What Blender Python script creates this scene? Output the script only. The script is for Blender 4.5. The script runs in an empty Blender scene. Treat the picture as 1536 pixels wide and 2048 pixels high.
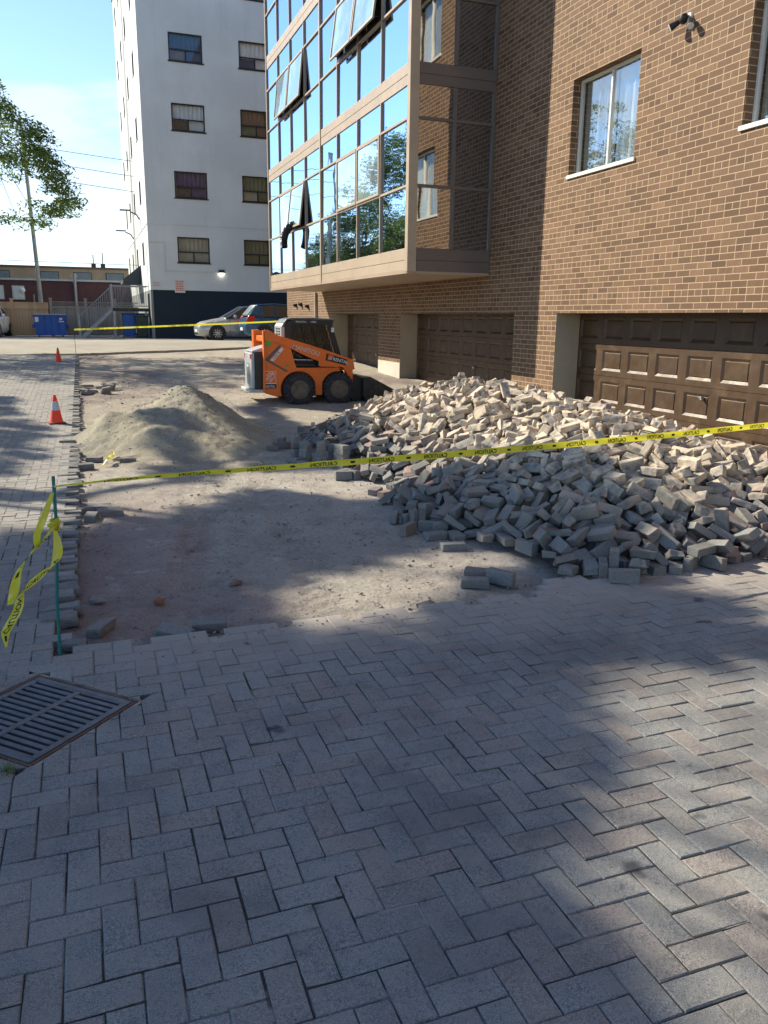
import bpy, bmesh, math, random
import numpy as np
from mathutils import Vector, Matrix, Euler, noise
random.seed(11); rng = np.random.default_rng(11)
SC = bpy.context.scene; COL = SC.collection
R = math.radians
# ------------------------------------------------------------------ camera
CAMROT = Matrix(((0.93884308, 0.07054247, -0.33704218), (-0.34415804, 0.22450044, -0.91167692), (0.01135417, 0.97191734, 0.23504844)))
cd = bpy.data.cameras.new('camera'); cam = bpy.data.objects.new('camera', cd); COL.objects.link(cam)
cam.matrix_world = Matrix.Translation((0, 0, 1.8)) @ CAMROT.to_4x4()
cd.sensor_fit = 'HORIZONTAL'; cd.sensor_width = 36.0; cd.lens = 36.0 * 1600 / 1536; cd.clip_end = 3000; cd.clip_start = .05
SC.camera = cam
# ------------------------------------------------------------------ light
SUN = Vector((-1.83, 2.03, 1.97)).normalized()
w = bpy.data.worlds.new('World'); SC.world = w; w.use_nodes = True
nt = w.node_tree; bg = nt.nodes['Background']
sky = nt.nodes.new('ShaderNodeTexSky'); sky.sky_type = 'NISHITA'; sky.sun_disc = False
sky.sun_elevation = math.asin(SUN.z); sky.sun_rotation = math.atan2(SUN.x, SUN.y) % (2 * math.pi)
sky.altitude = 800; sky.air_density = 1.0; sky.dust_density = 0.0; sky.ozone_density = 2.6
bg.inputs['Strength'].default_value = 0.128
tc = nt.nodes.new('ShaderNodeTexCoord'); sep = nt.nodes.new('ShaderNodeSeparateXYZ'); nt.links.new(tc.outputs['Generated'], sep.inputs[0])
def wm(op, a, b=None, c=None):
    n = nt.nodes.new('ShaderNodeMath'); n.operation = op
    for i, v in enumerate((a, b, c)):
        if v is None: continue
        if isinstance(v, (int, float)): n.inputs[i].default_value = v
        else: nt.links.new(v, n.inputs[i])
    return n.outputs[0]
# clouds: direction projected on a high plane, soft noise, strongest towards the horizon
zz = wm('MAXIMUM', sep.outputs[2], 0.03)
cx_ = wm('DIVIDE', sep.outputs[0], wm('ADD', zz, .22)); cy_ = wm('DIVIDE', sep.outputs[1], wm('ADD', zz, .22))
cmb = nt.nodes.new('ShaderNodeCombineXYZ'); nt.links.new(cx_, cmb.inputs[0]); nt.links.new(cy_, cmb.inputs[1]); nt.links.new(wm('MULTIPLY', sep.outputs[2], 6.0), cmb.inputs[2])
nz = nt.nodes.new('ShaderNodeTexNoise'); nz.inputs['Scale'].default_value = 1.5; nz.inputs['Detail'].default_value = 8; nz.inputs['Roughness'].default_value = .55
mp = nt.nodes.new('ShaderNodeMapping'); mp.inputs['Location'].default_value = (3.3, 1.7, 0.4); nt.links.new(cmb.outputs[0], mp.inputs[0]); nt.links.new(mp.outputs[0], nz.inputs['Vector'])
hor = nt.nodes.new('ShaderNodeMapRange'); hor.inputs[1].default_value = .02; hor.inputs[2].default_value = .34; hor.inputs[3].default_value = .20; hor.inputs[4].default_value = -.07
nt.links.new(sep.outputs[2], hor.inputs[0])
cl = nt.nodes.new('ShaderNodeMapRange'); cl.interpolation_type = 'SMOOTHSTEP'; cl.inputs[1].default_value = .54; cl.inputs[2].default_value = .68
nt.links.new(wm('ADD', nz.outputs[0], hor.outputs[0]), cl.inputs[0])
mx = nt.nodes.new('ShaderNodeMix'); mx.data_type = 'RGBA'
nt.links.new(wm('MULTIPLY', cl.outputs[0], .6), mx.inputs[0]); nt.links.new(sky.outputs[0], mx.inputs[6]); mx.inputs[7].default_value = (4.4, 4.9, 5.4, 1)
nt.links.new(mx.outputs[2], bg.inputs[0])
sd = bpy.data.lights.new('sun', 'SUN'); sd.energy = 4.7; sd.angle = R(.53); sd.color = (1.0, .90, .72)
so = bpy.data.objects.new('sun', sd); COL.objects.link(so); so.rotation_euler = SUN.to_track_quat('Z', 'Y').to_euler(); so.location = (-20, 20, 30)
SC.view_settings.view_transform = 'Standard'; SC.view_settings.look = 'None'; SC.view_settings.gamma = 1; SC.view_settings.exposure = 0.9
SC.render.engine = 'CYCLES'; SC.cycles.caustics_reflective = False; SC.cycles.caustics_refractive = False
SC.cycles.max_bounces = 8; SC.cycles.use_denoising = True; SC.cycles.transparent_max_bounces = 8
# ------------------------------------------------------------------ helpers
def zg(Y):
    if Y <= 14: return 0.0
    if Y <= 28: return .55 * (Y - 14) / 14
    if Y <= 33.5: return .55 + .25 * (Y - 28) / 5.5
    if Y <= 36: return .8
    if Y <= 40: return .8 - .1 * (Y - 36) / 4
    return .7
MW = {}
def tag(o, label=None, cat=None, group=None, kind=None):
    if label: o['label'] = label
    if cat: o['category'] = cat
    if group: o['group'] = group
    if kind: o['kind'] = kind
    return o
def empty(name, loc, rz=0, label=None, cat=None, group=None):
    o = bpy.data.objects.new(name, None); COL.objects.link(o); o.location = loc; o.rotation_euler = (0, 0, rz)
    o.empty_display_size = .1
    MW[o] = Matrix.Translation(loc) @ Matrix.Rotation(rz, 4, 'Z')
    return tag(o, label, cat, group)
class MB:
    def __init__(s): s.v = []; s.f = []; s.m = []
    def add(s, vs, fs, m=0):
        b = len(s.v); s.v += [tuple(p) for p in vs]
        for f in fs: s.f.append(tuple(b + i for i in f)); s.m.append(m)
        return s
    def box(s, x0, x1, y0, y1, z0, z1, m=0, M=None):
        if x0 > x1: x0, x1 = x1, x0
        if y0 > y1: y0, y1 = y1, y0
        vs = [Vector((x, y, z)) for x in (x0, x1) for y in (y0, y1) for z in (z0, z1)]
        if M: vs = [M @ p for p in vs]
        return s.add(vs, [(0, 1, 3, 2), (4, 6, 7, 5), (0, 4, 5, 1), (2, 3, 7, 6), (0, 2, 6, 4), (1, 5, 7, 3)], m)
    def prism(s, pts, axis, a, b, m=0, M=None):
        # pts 2-D; axis 'y' -> (x,z) swept over y ; 'x' -> (y,z) ; 'z' -> (x,y)
        def mk(p, t): return Vector({'y': (p[0], t, p[1]), 'x': (t, p[0], p[1]), 'z': (p[0], p[1], t)}[axis])
        n = len(pts); vs = [mk(p, a) for p in pts] + [mk(p, b) for p in pts]
        if M: vs = [M @ p for p in vs]
        return s.add(vs, [tuple(range(n)), tuple(range(2 * n - 1, n - 1, -1))] + [(i, (i + 1) % n, n + (i + 1) % n, n + i) for i in range(n)], m)
    def ring(s, c, ax, r, n, ref=None):
        ax = Vector(ax).normalized(); u = ax.orthogonal().normalized() if ref is None else Vector(ref); v = ax.cross(u).normalized()
        return [Vector(c) + u * r * math.cos(2 * math.pi * i / n) + v * r * math.sin(2 * math.pi * i / n) for i in range(n)]
    def cyl(s, p0, p1, r0, r1=None, n=12, m=0, caps=True):
        r1 = r0 if r1 is None else r1; p0 = Vector(p0); p1 = Vector(p1); ax = (p1 - p0)
        a = s.ring(p0, ax, r0, n); b = s.ring(p1, ax, r1, n)
        fs = [(i, (i + 1) % n, n + (i + 1) % n, n + i) for i in range(n)]
        if caps: fs += [tuple(range(n - 1, -1, -1)), tuple(range(n, 2 * n))]
        return s.add(a + b, fs, m)
    def tube(s, path, rad, n=8, m=0):
        P = [Vector(p) for p in path]; vs = []; u = None
        for i, p in enumerate(P):
            d = (P[min(i + 1, len(P) - 1)] - P[max(i - 1, 0)]).normalized()
            if u is None: u = d.orthogonal().normalized()
            u = (u - d * u.dot(d)).normalized(); v = d.cross(u)
            r = rad[i] if isinstance(rad, (list, tuple)) else rad
            vs += [p + u * r * math.cos(2 * math.pi * k / n) + v * r * math.sin(2 * math.pi * k / n) for k in range(n)]
        fs = []
        for i in range(len(P) - 1):
            for k in range(n): fs.append((i * n + k, i * n + (k + 1) % n, (i + 1) * n + (k + 1) % n, (i + 1) * n + k))
        fs += [tuple(range(n - 1, -1, -1)), tuple(range((len(P) - 1) * n, len(P) * n))]
        return s.add(vs, fs, m)
    def lathe(s, prof, c, n=20, m=0, axis='z'):
        vs = []
        for r, h in prof:
            for k in range(n):
                a = 2 * math.pi * k / n; ca, sa = r * math.cos(a), r * math.sin(a)
                vs.append(Vector(c) + Vector({'z': (ca, sa, h), 'y': (ca, h, sa), 'x': (h, ca, sa)}[axis]))
        fs = [(i * n + k, i * n + (k + 1) % n, (i + 1) * n + (k + 1) % n, (i + 1) * n + k) for i in range(len(prof) - 1) for k in range(n)]
        fs += [tuple(range(n)), tuple(range((len(prof) - 1) * n, len(prof) * n))]
        return s.add(vs, fs, m)
    def build(s, name, mats, parent=None, bevel=0, smooth=False, seg=2, recalc=True, **kw):
        if not isinstance(mats, (list, tuple)): mats = [mats]
        me = bpy.data.meshes.new(name); v = s.v
        if parent is not None and parent in MW:
            Mi = MW[parent].inverted(); v = [tuple(Mi @ Vector(p)) for p in v]
        me.from_pydata(v, [], s.f)
        for m in mats: me.materials.append(m)
        me.polygons.foreach_set('material_index', s.m)
        if recalc:
            bm = bmesh.new(); bm.from_mesh(me); bmesh.ops.recalc_face_normals(bm, faces=bm.faces); bm.to_mesh(me); bm.free()
        if smooth:
            me.polygons.foreach_set('use_smooth', [True] * len(me.polygons))
            try: me.set_sharp_from_angle(angle=R(smooth if smooth is not True else 40))
            except Exception: pass
        o = bpy.data.objects.new(name, me); COL.objects.link(o)
        if parent is not None:
            o.parent = parent; MW[o] = MW[parent]
        else: MW[o] = Matrix.Identity(4)
        if bevel:
            b = o.modifiers.new('bevel', 'BEVEL'); b.width = bevel; b.segments = seg; b.limit_method = 'ANGLE'; b.angle_limit = R(35)
        return tag(o, **kw)
def copy_tree(o, loc, rot=None, label=None):
    c = o.copy(); COL.objects.link(c); c.location = loc
    if rot is not None: c.rotation_euler = rot
    if label: c['label'] = label
    for ch in o.children:
        d = ch.copy(); COL.objects.link(d); d.parent = c
        for g in ch.children:
            e = g.copy(); COL.objects.link(e); e.parent = d
    return c
def np_mesh(name, v, f, mats, mi=None, attrs=None, smooth=False, parent=None, **kw):
    me = bpy.data.meshes.new(name); v = np.asarray(v, np.float32)
    if parent is not None:
        Mi = np.array(MW[parent].inverted()); v = v @ Mi[:3, :3].T.astype(np.float32) + Mi[:3, 3].astype(np.float32)
    if isinstance(f, np.ndarray):
        nf, k = f.shape; me.vertices.add(len(v)); me.vertices.foreach_set('co', v.ravel())
        me.loops.add(nf * k); me.loops.foreach_set('vertex_index', f.astype(np.int32).ravel())
        me.polygons.add(nf); me.polygons.foreach_set('loop_start', np.arange(0, nf * k, k, dtype=np.int32))
        try: me.polygons.foreach_set('loop_total', np.full(nf, k, dtype=np.int32))
        except Exception: pass
        me.update(calc_edges=True)
    else: me.from_pydata(v.tolist(), [], f)
    for m in (mats if isinstance(mats, (list, tuple)) else [mats]): me.materials.append(m)
    if mi is not None: me.polygons.foreach_set('material_index', np.asarray(mi, np.int32))
    for k, val in (attrs or {}).items():
        a = me.attributes.new(k, 'FLOAT', 'FACE'); a.data.foreach_set('value', np.asarray(val, np.float32))
    me.polygons.foreach_set('use_smooth', np.full(len(me.polygons), smooth))
    me.validate(); o = bpy.data.objects.new(name, me); COL.objects.link(o)
    if parent is not None: o.parent = parent; MW[o] = MW[parent]
    return tag(o, **kw)
_tc = {}
def text_geo(txt, size=1.0, bold=0.0):
    k = (txt, bold)
    if k not in _tc:
        cu = bpy.data.curves.new('t', 'FONT'); cu.body = txt; cu.size = 1; cu.offset = bold; cu.resolution_u = 3; cu.fill_mode = 'FRONT'
        ob = bpy.data.objects.new('t', cu); COL.objects.link(ob)
        me = bpy.data.meshes.new_from_object(ob)
        vs = [tuple(v.co[:2]) for v in me.vertices]; fs = [tuple(p.vertices) for p in me.polygons]
        bpy.data.objects.remove(ob); bpy.data.meshes.remove(me)
        xs = [p[0] for p in vs]; x0, x1 = min(xs), max(xs); _tc[k] = ([((p[0] - x0), p[1]) for p in vs], fs, x1 - x0)
    v, f, wd = _tc[k]
    return [(a * size, b * size) for a, b in v], f, wd * size
# ------------------------------------------------------------------ materials
class N:
    def __init__(s, name):
        s.mat = bpy.data.materials.new(name); s.mat.use_nodes = True; s.t = s.mat.node_tree
        s.b = s.t.nodes['Principled BSDF']; s.out = s.t.nodes['Material Output']
    def n(s, typ, ins=None, **props):
        n = s.t.nodes.new(typ)
        for k, v in props.items(): setattr(n, k, v)
        for k, v in (ins or {}).items(): s.set(n.inputs[k], v)
        return n
    def set(s, sock, v):
        if isinstance(v, bpy.types.NodeSocket): s.t.links.new(v, sock)
        elif isinstance(v, (tuple, list)) and len(v) == 3 and sock.type == 'RGBA': sock.default_value = (*v, 1)
        else: sock.default_value = v
    def m(s, op, a, b=None, c=None, clamp=False):
        n = s.t.nodes.new('ShaderNodeMath'); n.operation = op; n.use_clamp = clamp
        for i, v in enumerate((a, b, c)):
            if v is not None: s.set(n.inputs[i], v)
        return n.outputs[0]
    def noise(s, scale, detail=4, rough=.6, vec=None, dist=0):
        n = s.n('ShaderNodeTexNoise', {'Scale': scale, 'Detail': detail, 'Roughness': rough, 'Distortion': dist})
        s.set(n.inputs['Vector'], vec if vec is not None else s.obj()); return n.outputs[0]
    def obj(s): return s.n('ShaderNodeTexCoord').outputs['Object']
    def pos(s): return s.n('ShaderNodeNewGeometry').outputs['Position']
    def sm(s, v, a, b, c=0., d=1.):
        n = s.n('ShaderNodeMapRange', {0: v, 1: a, 2: b, 3: c, 4: d}, interpolation_type='SMOOTHSTEP'); return n.outputs[0]
    def mix(s, f, a, b, mode='MIX'):
        n = s.n('ShaderNodeMix', data_type='RGBA', blend_type=mode); s.set(n.inputs[0], f); s.set(n.inputs[6], a); s.set(n.inputs[7], b); return n.outputs[2]
    def ramp(s, v, stops):
        n = s.n('ShaderNodeValToRGB', {0: v}); cr = n.color_ramp
        while len(cr.elements) < len(stops): cr.elements.new(.5)
        for e, (p, c) in zip(cr.elements, stops): e.position = p; e.color = (*c, 1)
        return n.outputs[0]
    def attr(s, nm): return s.n('ShaderNodeAttribute', attribute_name=nm).outputs['Fac']
    def bump(s, h, strength=.3, dist=.01, prev=None):
        n = s.n('ShaderNodeBump', {'Strength': strength, 'Distance': dist, 'Height': h})
        if prev is not None: s.set(n.inputs['Normal'], prev)
        return n.outputs[0]
    def fin(s, col=None, rough=None, normal=None, metal=None, spec=None, **kw):
        for k, v in (('Base Color', col), ('Roughness', rough), ('Normal', normal), ('Metallic', metal), ('Specular IOR Level', spec)):
            if v is not None: s.set(s.b.inputs[k], v)
        for k, v in kw.items(): s.set(s.b.inputs[k.replace('_', ' ')], v)
        return s.mat
def mul(c, k): return tuple(min(1, x * k) for x in c)
_pc = {}
def pbr(name, col, rough=.6, metal=0., var=.12, scale=4, bump=.15, bs=80, dirt=None, dirtamt=.5, dist=.004, **kw):
    if name in _pc: return _pc[name]
    n = N(name); a = n.noise(scale, 5)
    c = n.mix(n.sm(a, .3, .7), mul(col, 1 - var), mul(col, 1 + var))
    if dirt is not None:
        c = n.mix(n.m('MULTIPLY', n.sm(n.noise(scale * 1.7, 6, .7), .48, .72), dirtamt), c, dirt)
    r = n.sm(n.noise(scale * 3, 3), .3, .7, max(.02, rough - .08), min(1, rough + .08))
    nb = n.bump(n.noise(bs, 4), bump, dist) if bump else None
    _pc[name] = n.fin(c, r, nb, metal, **kw); return _pc[name]

def paver_mat(name, wearaxis=True, world=True):
    n = N(name); p = n.pos() if world else n.obj(); r = n.attr('rnd') if world else n.n('ShaderNodeObjectInfo').outputs['Random']
    c = n.ramp(r, [(0, (.18, .192, .195)), (.25, (.225, .238, .238)), (.5, (.255, .266, .262)), (.66, (.22, .218, .208)), (.82, (.262, .23, .213)), (.93, (.245, .213, .197)), (1, (.285, .275, .262))])
    sp = n.noise(260, 2, .5, p)
    c = n.mix(n.sm(sp, .54, .66, 0, .6), c, (.50, .48, .44)); c = n.mix(n.sm(sp, .46, .34, 0, .6), c, (.04, .04, .04)); s2 = n.noise(75, 4, .7, p); c = n.mix(n.sm(s2, .54, .66, 0, .5), c, (.38, .36, .33)); c = n.mix(n.sm(s2, .45, .34, 0, .55), c, (.075, .08, .085))
    mid = n.noise(9, 6, .7, p); c = n.mix(n.sm(mid, .38, .66, 0, .6), c, (.30, .28, .25)); c = n.mix(n.sm(n.noise(23, 7, .75, p), .56, .70, 0, .6), c, (.095, .095, .098))
    big = n.noise(1.3, 5, .6, p); c = n.mix(n.sm(big, .45, .68, 0, .5), c, (.10, .10, .105), 'MIX')
    if world:
        sx = n.n('ShaderNodeSeparateXYZ', {0: p}); X, Y = sx.outputs[0], sx.outputs[1]
        # dust tracked out of the excavation and scattered white scuffs
        dn = n.noise(2.2, 6, .65, p)
        dy = n.m('SUBTRACT', 1.15, n.m('ABSOLUTE', n.m('SUBTRACT', Y, 4.6)))
        du = n.sm(n.m('ADD', dy, n.m('MULTIPLY', dn, 1.2)), .75, 1.75, 0, .9); du = n.m('MULTIPLY', du, n.sm(X, -.6, .6))
        c = n.mix(du, c, n.mix(n.noise(5, 4, .6, p), (.40, .375, .33), (.33, .285, .255)))
        far = n.m('MULTIPLY', n.sm(Y, 5.5, 9.0), .45); c = n.mix(far, c, (.36, .335, .29))
        scf = n.sm(n.noise(3.1, 9, .8, p), .635, .70, 0, .75); c = n.mix(scf, c, (.52, .50, .48))
        dk = n.sm(n.noise(4.3, 3, .5, n.n('ShaderNodeVectorMath', {0: p, 1: (7.3, 2.2, 0)}, operation='ADD').outputs[0]), .66, .74, 0, .75); c = n.mix(dk, c, (.05, .05, .055))
    else:
        zz2 = n.n('ShaderNodeSeparateXYZ', {0: n.pos()}).outputs[2]; c = n.mix(.28, c, (.05, .055, .06)) if not world else c; c = n.mix(n.m('MULTIPLY', n.sm(n.noise(6, 6, .7, p), .34, .58), n.sm(zz2, .14, .62, .04, .92)), c, (.64, .53, .39))  # dusty tan grows with height; paints in the sunlit top and shaded foot
    b = n.bump(n.noise(300, 4, .7, p), .8, .004); b = n.bump(n.noise(34, 6, .7, p), .6, .010, b)
    return n.fin(c, .92, b, spec=.25)
PAVER = paver_mat('paver_concrete')
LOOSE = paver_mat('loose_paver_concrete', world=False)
def dirt_mat():
    n = N('excavated_dirt'); p = n.pos()
    a = n.noise(.55, 5, .6, p, .4); b_ = n.noise(2.6, 7, .65, p); d = n.noise(14, 6, .7, p)
    c = n.mix(n.sm(a, .38, .62), (.60, .55, .465), (.53, .475, .42))
    c = n.mix(n.sm(b_, .42, .66, 0, .6), c, (.31, .285, .26)); c = n.mix(n.sm(d, .50, .68, 0, .6), c, (.54, .51, .46)); c = n.mix(n.sm(d, .44, .28, 0, .8), c, (.15, .12, .10)); e2 = n.noise(45, 4, .75, p); c = n.mix(n.sm(e2, .55, .66, 0, .6), c, (.70, .66, .60)); c = n.mix(n.sm(e2, .44, .35, 0, .65), c, (.17, .135, .12))
    sx = n.n('ShaderNodeSeparateXYZ', {0: p}); X, Y = sx.outputs[0], sx.outputs[1]
    redz = n.m('MULTIPLY', n.sm(n.m('ADD', n.m('MULTIPLY', X, -1), n.m('MULTIPLY', a, 1.6)), -1.0, 1.0), n.sm(Y, 9.5, 6.5)); c = n.mix(n.m('MULTIPLY', redz, .42), c, (.40, .225, .205))
    sand = n.sm(n.m('ADD', Y, n.m('MULTIPLY', a, 5)), 11, 14, 0, .55); c = n.mix(sand, c, (.40, .35, .26))
    gy = n.m('MULTIPLY', n.sm(n.noise(.35, 4, .6, p), .48, .60), n.sm(Y, 14, 17)); c = n.mix(n.m('MULTIPLY', gy, .8), c, n.mix(n.sm(n.noise(30, 2, .5, p), .4, .6), (.33, .25, .22), (.20, .17, .165)))
    wht = n.sm(n.noise(2.6, 9, .8, n.n('ShaderNodeVectorMath', {0: p, 1: (1.3, 9.2, 0)}, operation='ADD').outputs[0]), .55, .66, 0, .75); c = n.mix(wht, c, (.68, .65, .60))
    b = n.bump(n.noise(140, 5, .7, p), 1.0, .012); b = n.bump(n.noise(24, 8, .75, p), 1.0, .05, b)
    return n.fin(c, .96, b, spec=.15)
DIRT = dirt_mat()
def brick_mat(name='brown_brick'):
    n = N(name); s = n.n('ShaderNodeSeparateXYZ', {0: n.pos()})
    wob = n.m('MULTIPLY', n.m('SUBTRACT', n.noise(9, 3, .6, n.pos()), .5), .006)
    u = n.m('ADD', n.m('ADD', s.outputs[0], s.outputs[1]), wob); v = n.m('ADD', n.m('ADD', s.outputs[2], .012), wob)
    h = .0904; rr = n.m('DIVIDE', v, h); row = n.m('FLOOR', rr); fr = n.m('SUBTRACT', rr, row)
    hd = n.m('LESS_THAN', n.m('FLOORED_MODULO', row, 6.0), .5)
    L = n.m('SUBTRACT', .274, n.m('MULTIPLY', hd, .137))
    uu = n.m('ADD', n.m('DIVIDE', u, L), n.m('MULTIPLY', n.m('FLOORED_MODULO', row, 2.0), .5)); col = n.m('FLOOR', uu); fu = n.m('SUBTRACT', uu, col)
    dv = n.m('MULTIPLY', n.m('MINIMUM', fr, n.m('SUBTRACT', 1.0, fr)), h); du = n.m('MULTIPLY', n.m('MINIMUM', fu, n.m('SUBTRACT', 1.0, fu)), L)
    bm_ = n.sm(n.m('MINIMUM', dv, du), .0042, .0078)
    cv = n.n('ShaderNodeCombineXYZ', {0: col, 1: row, 2: hd}); wn = n.n('ShaderNodeTexWhiteNoise', {'Vector': cv.outputs[0]}, noise_dimensions='3D').outputs['Value']
    wn = n.m('MULTIPLY_ADD', hd, -.10, wn)
    c = n.ramp(wn, [(0, (.115, .064, .038)), (.2, (.155, .088, .049)), (.6, (.188, .108, .063)), (.85, (.212, .123, .072)), (1, (.235, .139, .083))])
    streak = n.noise(1, 4, .6, n.n('ShaderNodeCombineXYZ', {0: n.m('MULTIPLY', u, 38), 1: n.m('MULTIPLY', v, 5), 2: 0.}).outputs[0])
    c = n.mix(n.sm(streak, .4, .62, 0, .30), c, (.10, .06, .04)); c = n.mix(n.sm(n.noise(.5, 5, .65, n.pos()), .4, .65, 0, .38), c, (.11, .068, .046))
    mc = n.mix(n.noise(12, 3, .6, n.pos()), (.38, .285, .175), (.47, .365, .23))
    c = n.mix(bm_, mc, c)
    b = n.bump(n.m('ADD', bm_, n.m('MULTIPLY', n.noise(90, 3, .6, n.pos()), .25)), .55, .006)
    return n.fin(c, .82, b, spec=.3)
BRICK = brick_mat()
def render_stucco(name, col, sc=1.2):
    n = N(name); a = n.noise(sc, 6, .6, n.pos()); st = n.noise(1, 4, .6, n.n('ShaderNodeVectorMath', {0: n.pos(), 1: (3, 3, .25)}, operation='MULTIPLY').outputs[0])
    c = n.mix(n.sm(a, .35, .7), mul(col, .93), mul(col, 1.05)); c = n.mix(n.sm(st, .5, .75, 0, .25), c, mul(col, .72))
    return n.fin(c, .85, n.bump(n.noise(60, 5, .7, n.pos()), .35, .006), spec=.3)
CONC = render_stucco('pier_concrete', (.40, .345, .25)); STUC = render_stucco('white_stucco', (.695, .73, .71), .5); NAVY = render_stucco('dark_blue_render', (.022, .034, .048)); GREY = render_stucco('grey_render', (.24, .26, .245))
BRONZE = pbr('beige_aluminium', (.42, .33, .235), .45, 0, .05, 1.5, .05, 40, dirt=(.33, .26, .19), dirtamt=.35)
BRONZE_SHADED = pbr('shaded_beige_aluminium', (.15, .118, .098), .45, 0, .05, 1.5, .05, 40)  # darker copy of the beige metal, paints the shade on the bay's side
def mirror_glass(name, dark, tint, fac):
    n = N(name); gl = n.n('ShaderNodeBsdfGlossy', {'Color': tint, 'Roughness': .015}); 
    nb = n.bump(n.noise(1.1, 2, .5, n.pos()), .06, .05); n.set(gl.inputs['Normal'], nb)
    df = n.n('ShaderNodeBsdfDiffuse', {'Color': n.mix(n.sm(n.noise(.9, 4, .6, n.pos()), .4, .65), dark, mul(dark, 2.2))})
    fr = n.n('ShaderNodeLayerWeight', {'Blend': .35}); f = n.m('ADD', n.m('MULTIPLY', fr.outputs['Fresnel'], .45), fac, clamp=True)
    m_ = n.n('ShaderNodeMixShader', {0: f, 1: df.outputs[0], 2: gl.outputs[0]}); n.t.links.new(m_.outputs[0], n.out.inputs[0]); return n.mat
MIRROR = mirror_glass('reflective_bay_glass', (.02, .026, .034), (.66, .80, .98), .52)
MIRROR2 = mirror_glass('pale_sky_sash_glass', (.34, .42, .46), (.80, .88, .93), .30)  # frosted sash glass; pale diffuse tone paints in the reflected sky and curtains
MIRRORS = mirror_glass('side_bay_glass', (.012, .014, .018), (.92, .90, .86), .46)
def clear_glass(name, fac=.22, tint=(.9, .95, 1)):
    n = N(name); gl = n.n('ShaderNodeBsdfGlossy', {'Color': tint, 'Roughness': .01}); tr = n.n('ShaderNodeBsdfTransparent', {'Color': (.96, .98, .98)})
    fr = n.n('ShaderNodeLayerWeight', {'Blend': .3}); f = n.m('ADD', n.m('MULTIPLY', fr.outputs['Fresnel'], .35), fac, clamp=True)
    m_ = n.n('ShaderNodeMixShader', {0: f, 1: tr.outputs[0], 2: gl.outputs[0]}); n.t.links.new(m_.outputs[0], n.out.inputs[0]); return n.mat
GLASS = clear_glass('window_glass', .08); GLASSR = clear_glass('reflective_window_glass', .05)
def curtain(name, col): return pbr(name, col, .9, 0, .1, 3, .1, 30)
CURT_B = curtain('beige_curtain', (.50, .45, .35)); CURT_W = curtain('white_curtain', (.78, .80, .80)); CURT_D = curtain('brown_curtain', (.22, .15, .10)); CURT_G = curtain('green_curtain', (.16, .19, .11)); CURT_P = curtain('purple_curtain', (.20, .13, .19)); CURT_BL = curtain('blue_blind', (.045, .10, .19))
WHITEP = pbr('white_window_paint', (.70, .68, .62), .45, 0, .05, 3, .05); BLACKF = pbr('black_window_frame', (.018, .018, .018), .5, 0, .1)
DOORBR = pbr('brown_garage_paint', (.066, .036, .017), .45, 0, .08, 2, .5, 120, dirt=(.17, .11, .055), dirtamt=.35, dist=.002)
BLACK = pbr('black_paint', (.012, .012, .013), .4, 0, .1); RUBBER = pbr('tyre_rubber', (.022, .024, .028), .85, 0, .25, 8, .5, 60, dirt=(.14, .12, .10), dirtamt=.4)
ORANGE = pbr('orange_paint', (.78, .15, .012), .36, 0, .06, 3, .04, 30, dirt=(.42, .16, .06), dirtamt=.4); ORANGE_L = ORANGE
DKMETAL = pbr('dark_steel', (.035, .033, .03), .5, .4, .25, 6, .2, 50, dirt=(.12, .10, .08), dirtamt=.5); GALV = pbr('galvanised_steel', (.30, .31, .32), .5, .6, .15, 5, .1, 40)
LGREY = pbr('light_grey_paint', (.42, .44, .44), .4, .2, .1, 4, .1, 40, dirt=(.30, .27, .22), dirtamt=.4); DECALW = pbr('white_decal', (.68, .68, .68), .5, 0, .04, 3, 0); DECALG = pbr('grey_decal', (.10, .085, .07), .5, 0, .04, 3, 0)
YTAPE = None
def tape_mat():
    n = N('yellow_tape'); c = n.mix(n.noise(8, 3, .6), (.72, .68, .03), (.80, .74, .07))
    df = n.n('ShaderNodeBsdfDiffuse', {'Color': c}); tl = n.n('ShaderNodeBsdfTranslucent', {'Color': c}); gl = n.n('ShaderNodeBsdfGlossy', {'Color': (1, 1, 1), 'Roughness': .25})
    a = n.n('ShaderNodeMixShader', {0: .4, 1: df.outputs[0], 2: tl.outputs[0]}); b = n.n('ShaderNodeMixShader', {0: .05, 1: a.outputs[0], 2: gl.outputs[0]}); n.t.links.new(b.outputs[0], n.out.inputs[0]); return n.mat
YTAPE = tape_mat(); BLUEPL = pbr('blue_plastic', (.012, .10, .42), .4, 0, .05); BLUEST = pbr('blue_dumpster_paint', (.010, .085, .36), .5, 0, .08, 3, .1, 40, dirt=(.05, .09, .20), dirtamt=.3)
def wood(name, a, b, sx=1.0):
    n = N(name); s = n.n('ShaderNodeSeparateXYZ', {0: n.pos()}); u = n.m('ADD', s.outputs[0], s.outputs[1])
    brd = n.m('FLOOR', n.m('DIVIDE', u, .14)); wn = n.n('ShaderNodeTexWhiteNoise', {'W': brd}, noise_dimensions='1D').outputs['Value']
    gr = n.noise(1, 5, .7, n.n('ShaderNodeVectorMath', {0: n.pos(), 1: (45, 45, 2.2)}, operation='MULTIPLY').outputs[0])
    c = n.mix(n.m('MULTIPLY_ADD', gr, .6, n.m('MULTIPLY', wn, .45)), a, b); c = n.mix(n.sm(s.outputs[2], 1.7, .8, 0, .3), c, mul(a, .6))
    return n.fin(c, .8, n.bump(gr, .3, .004))
WOODN = wood('new_cedar', (.42, .25, .12), (.66, .45, .26)); WOODO = wood('weathered_wood', (.18, .155, .13), (.38, .34, .29))
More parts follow.
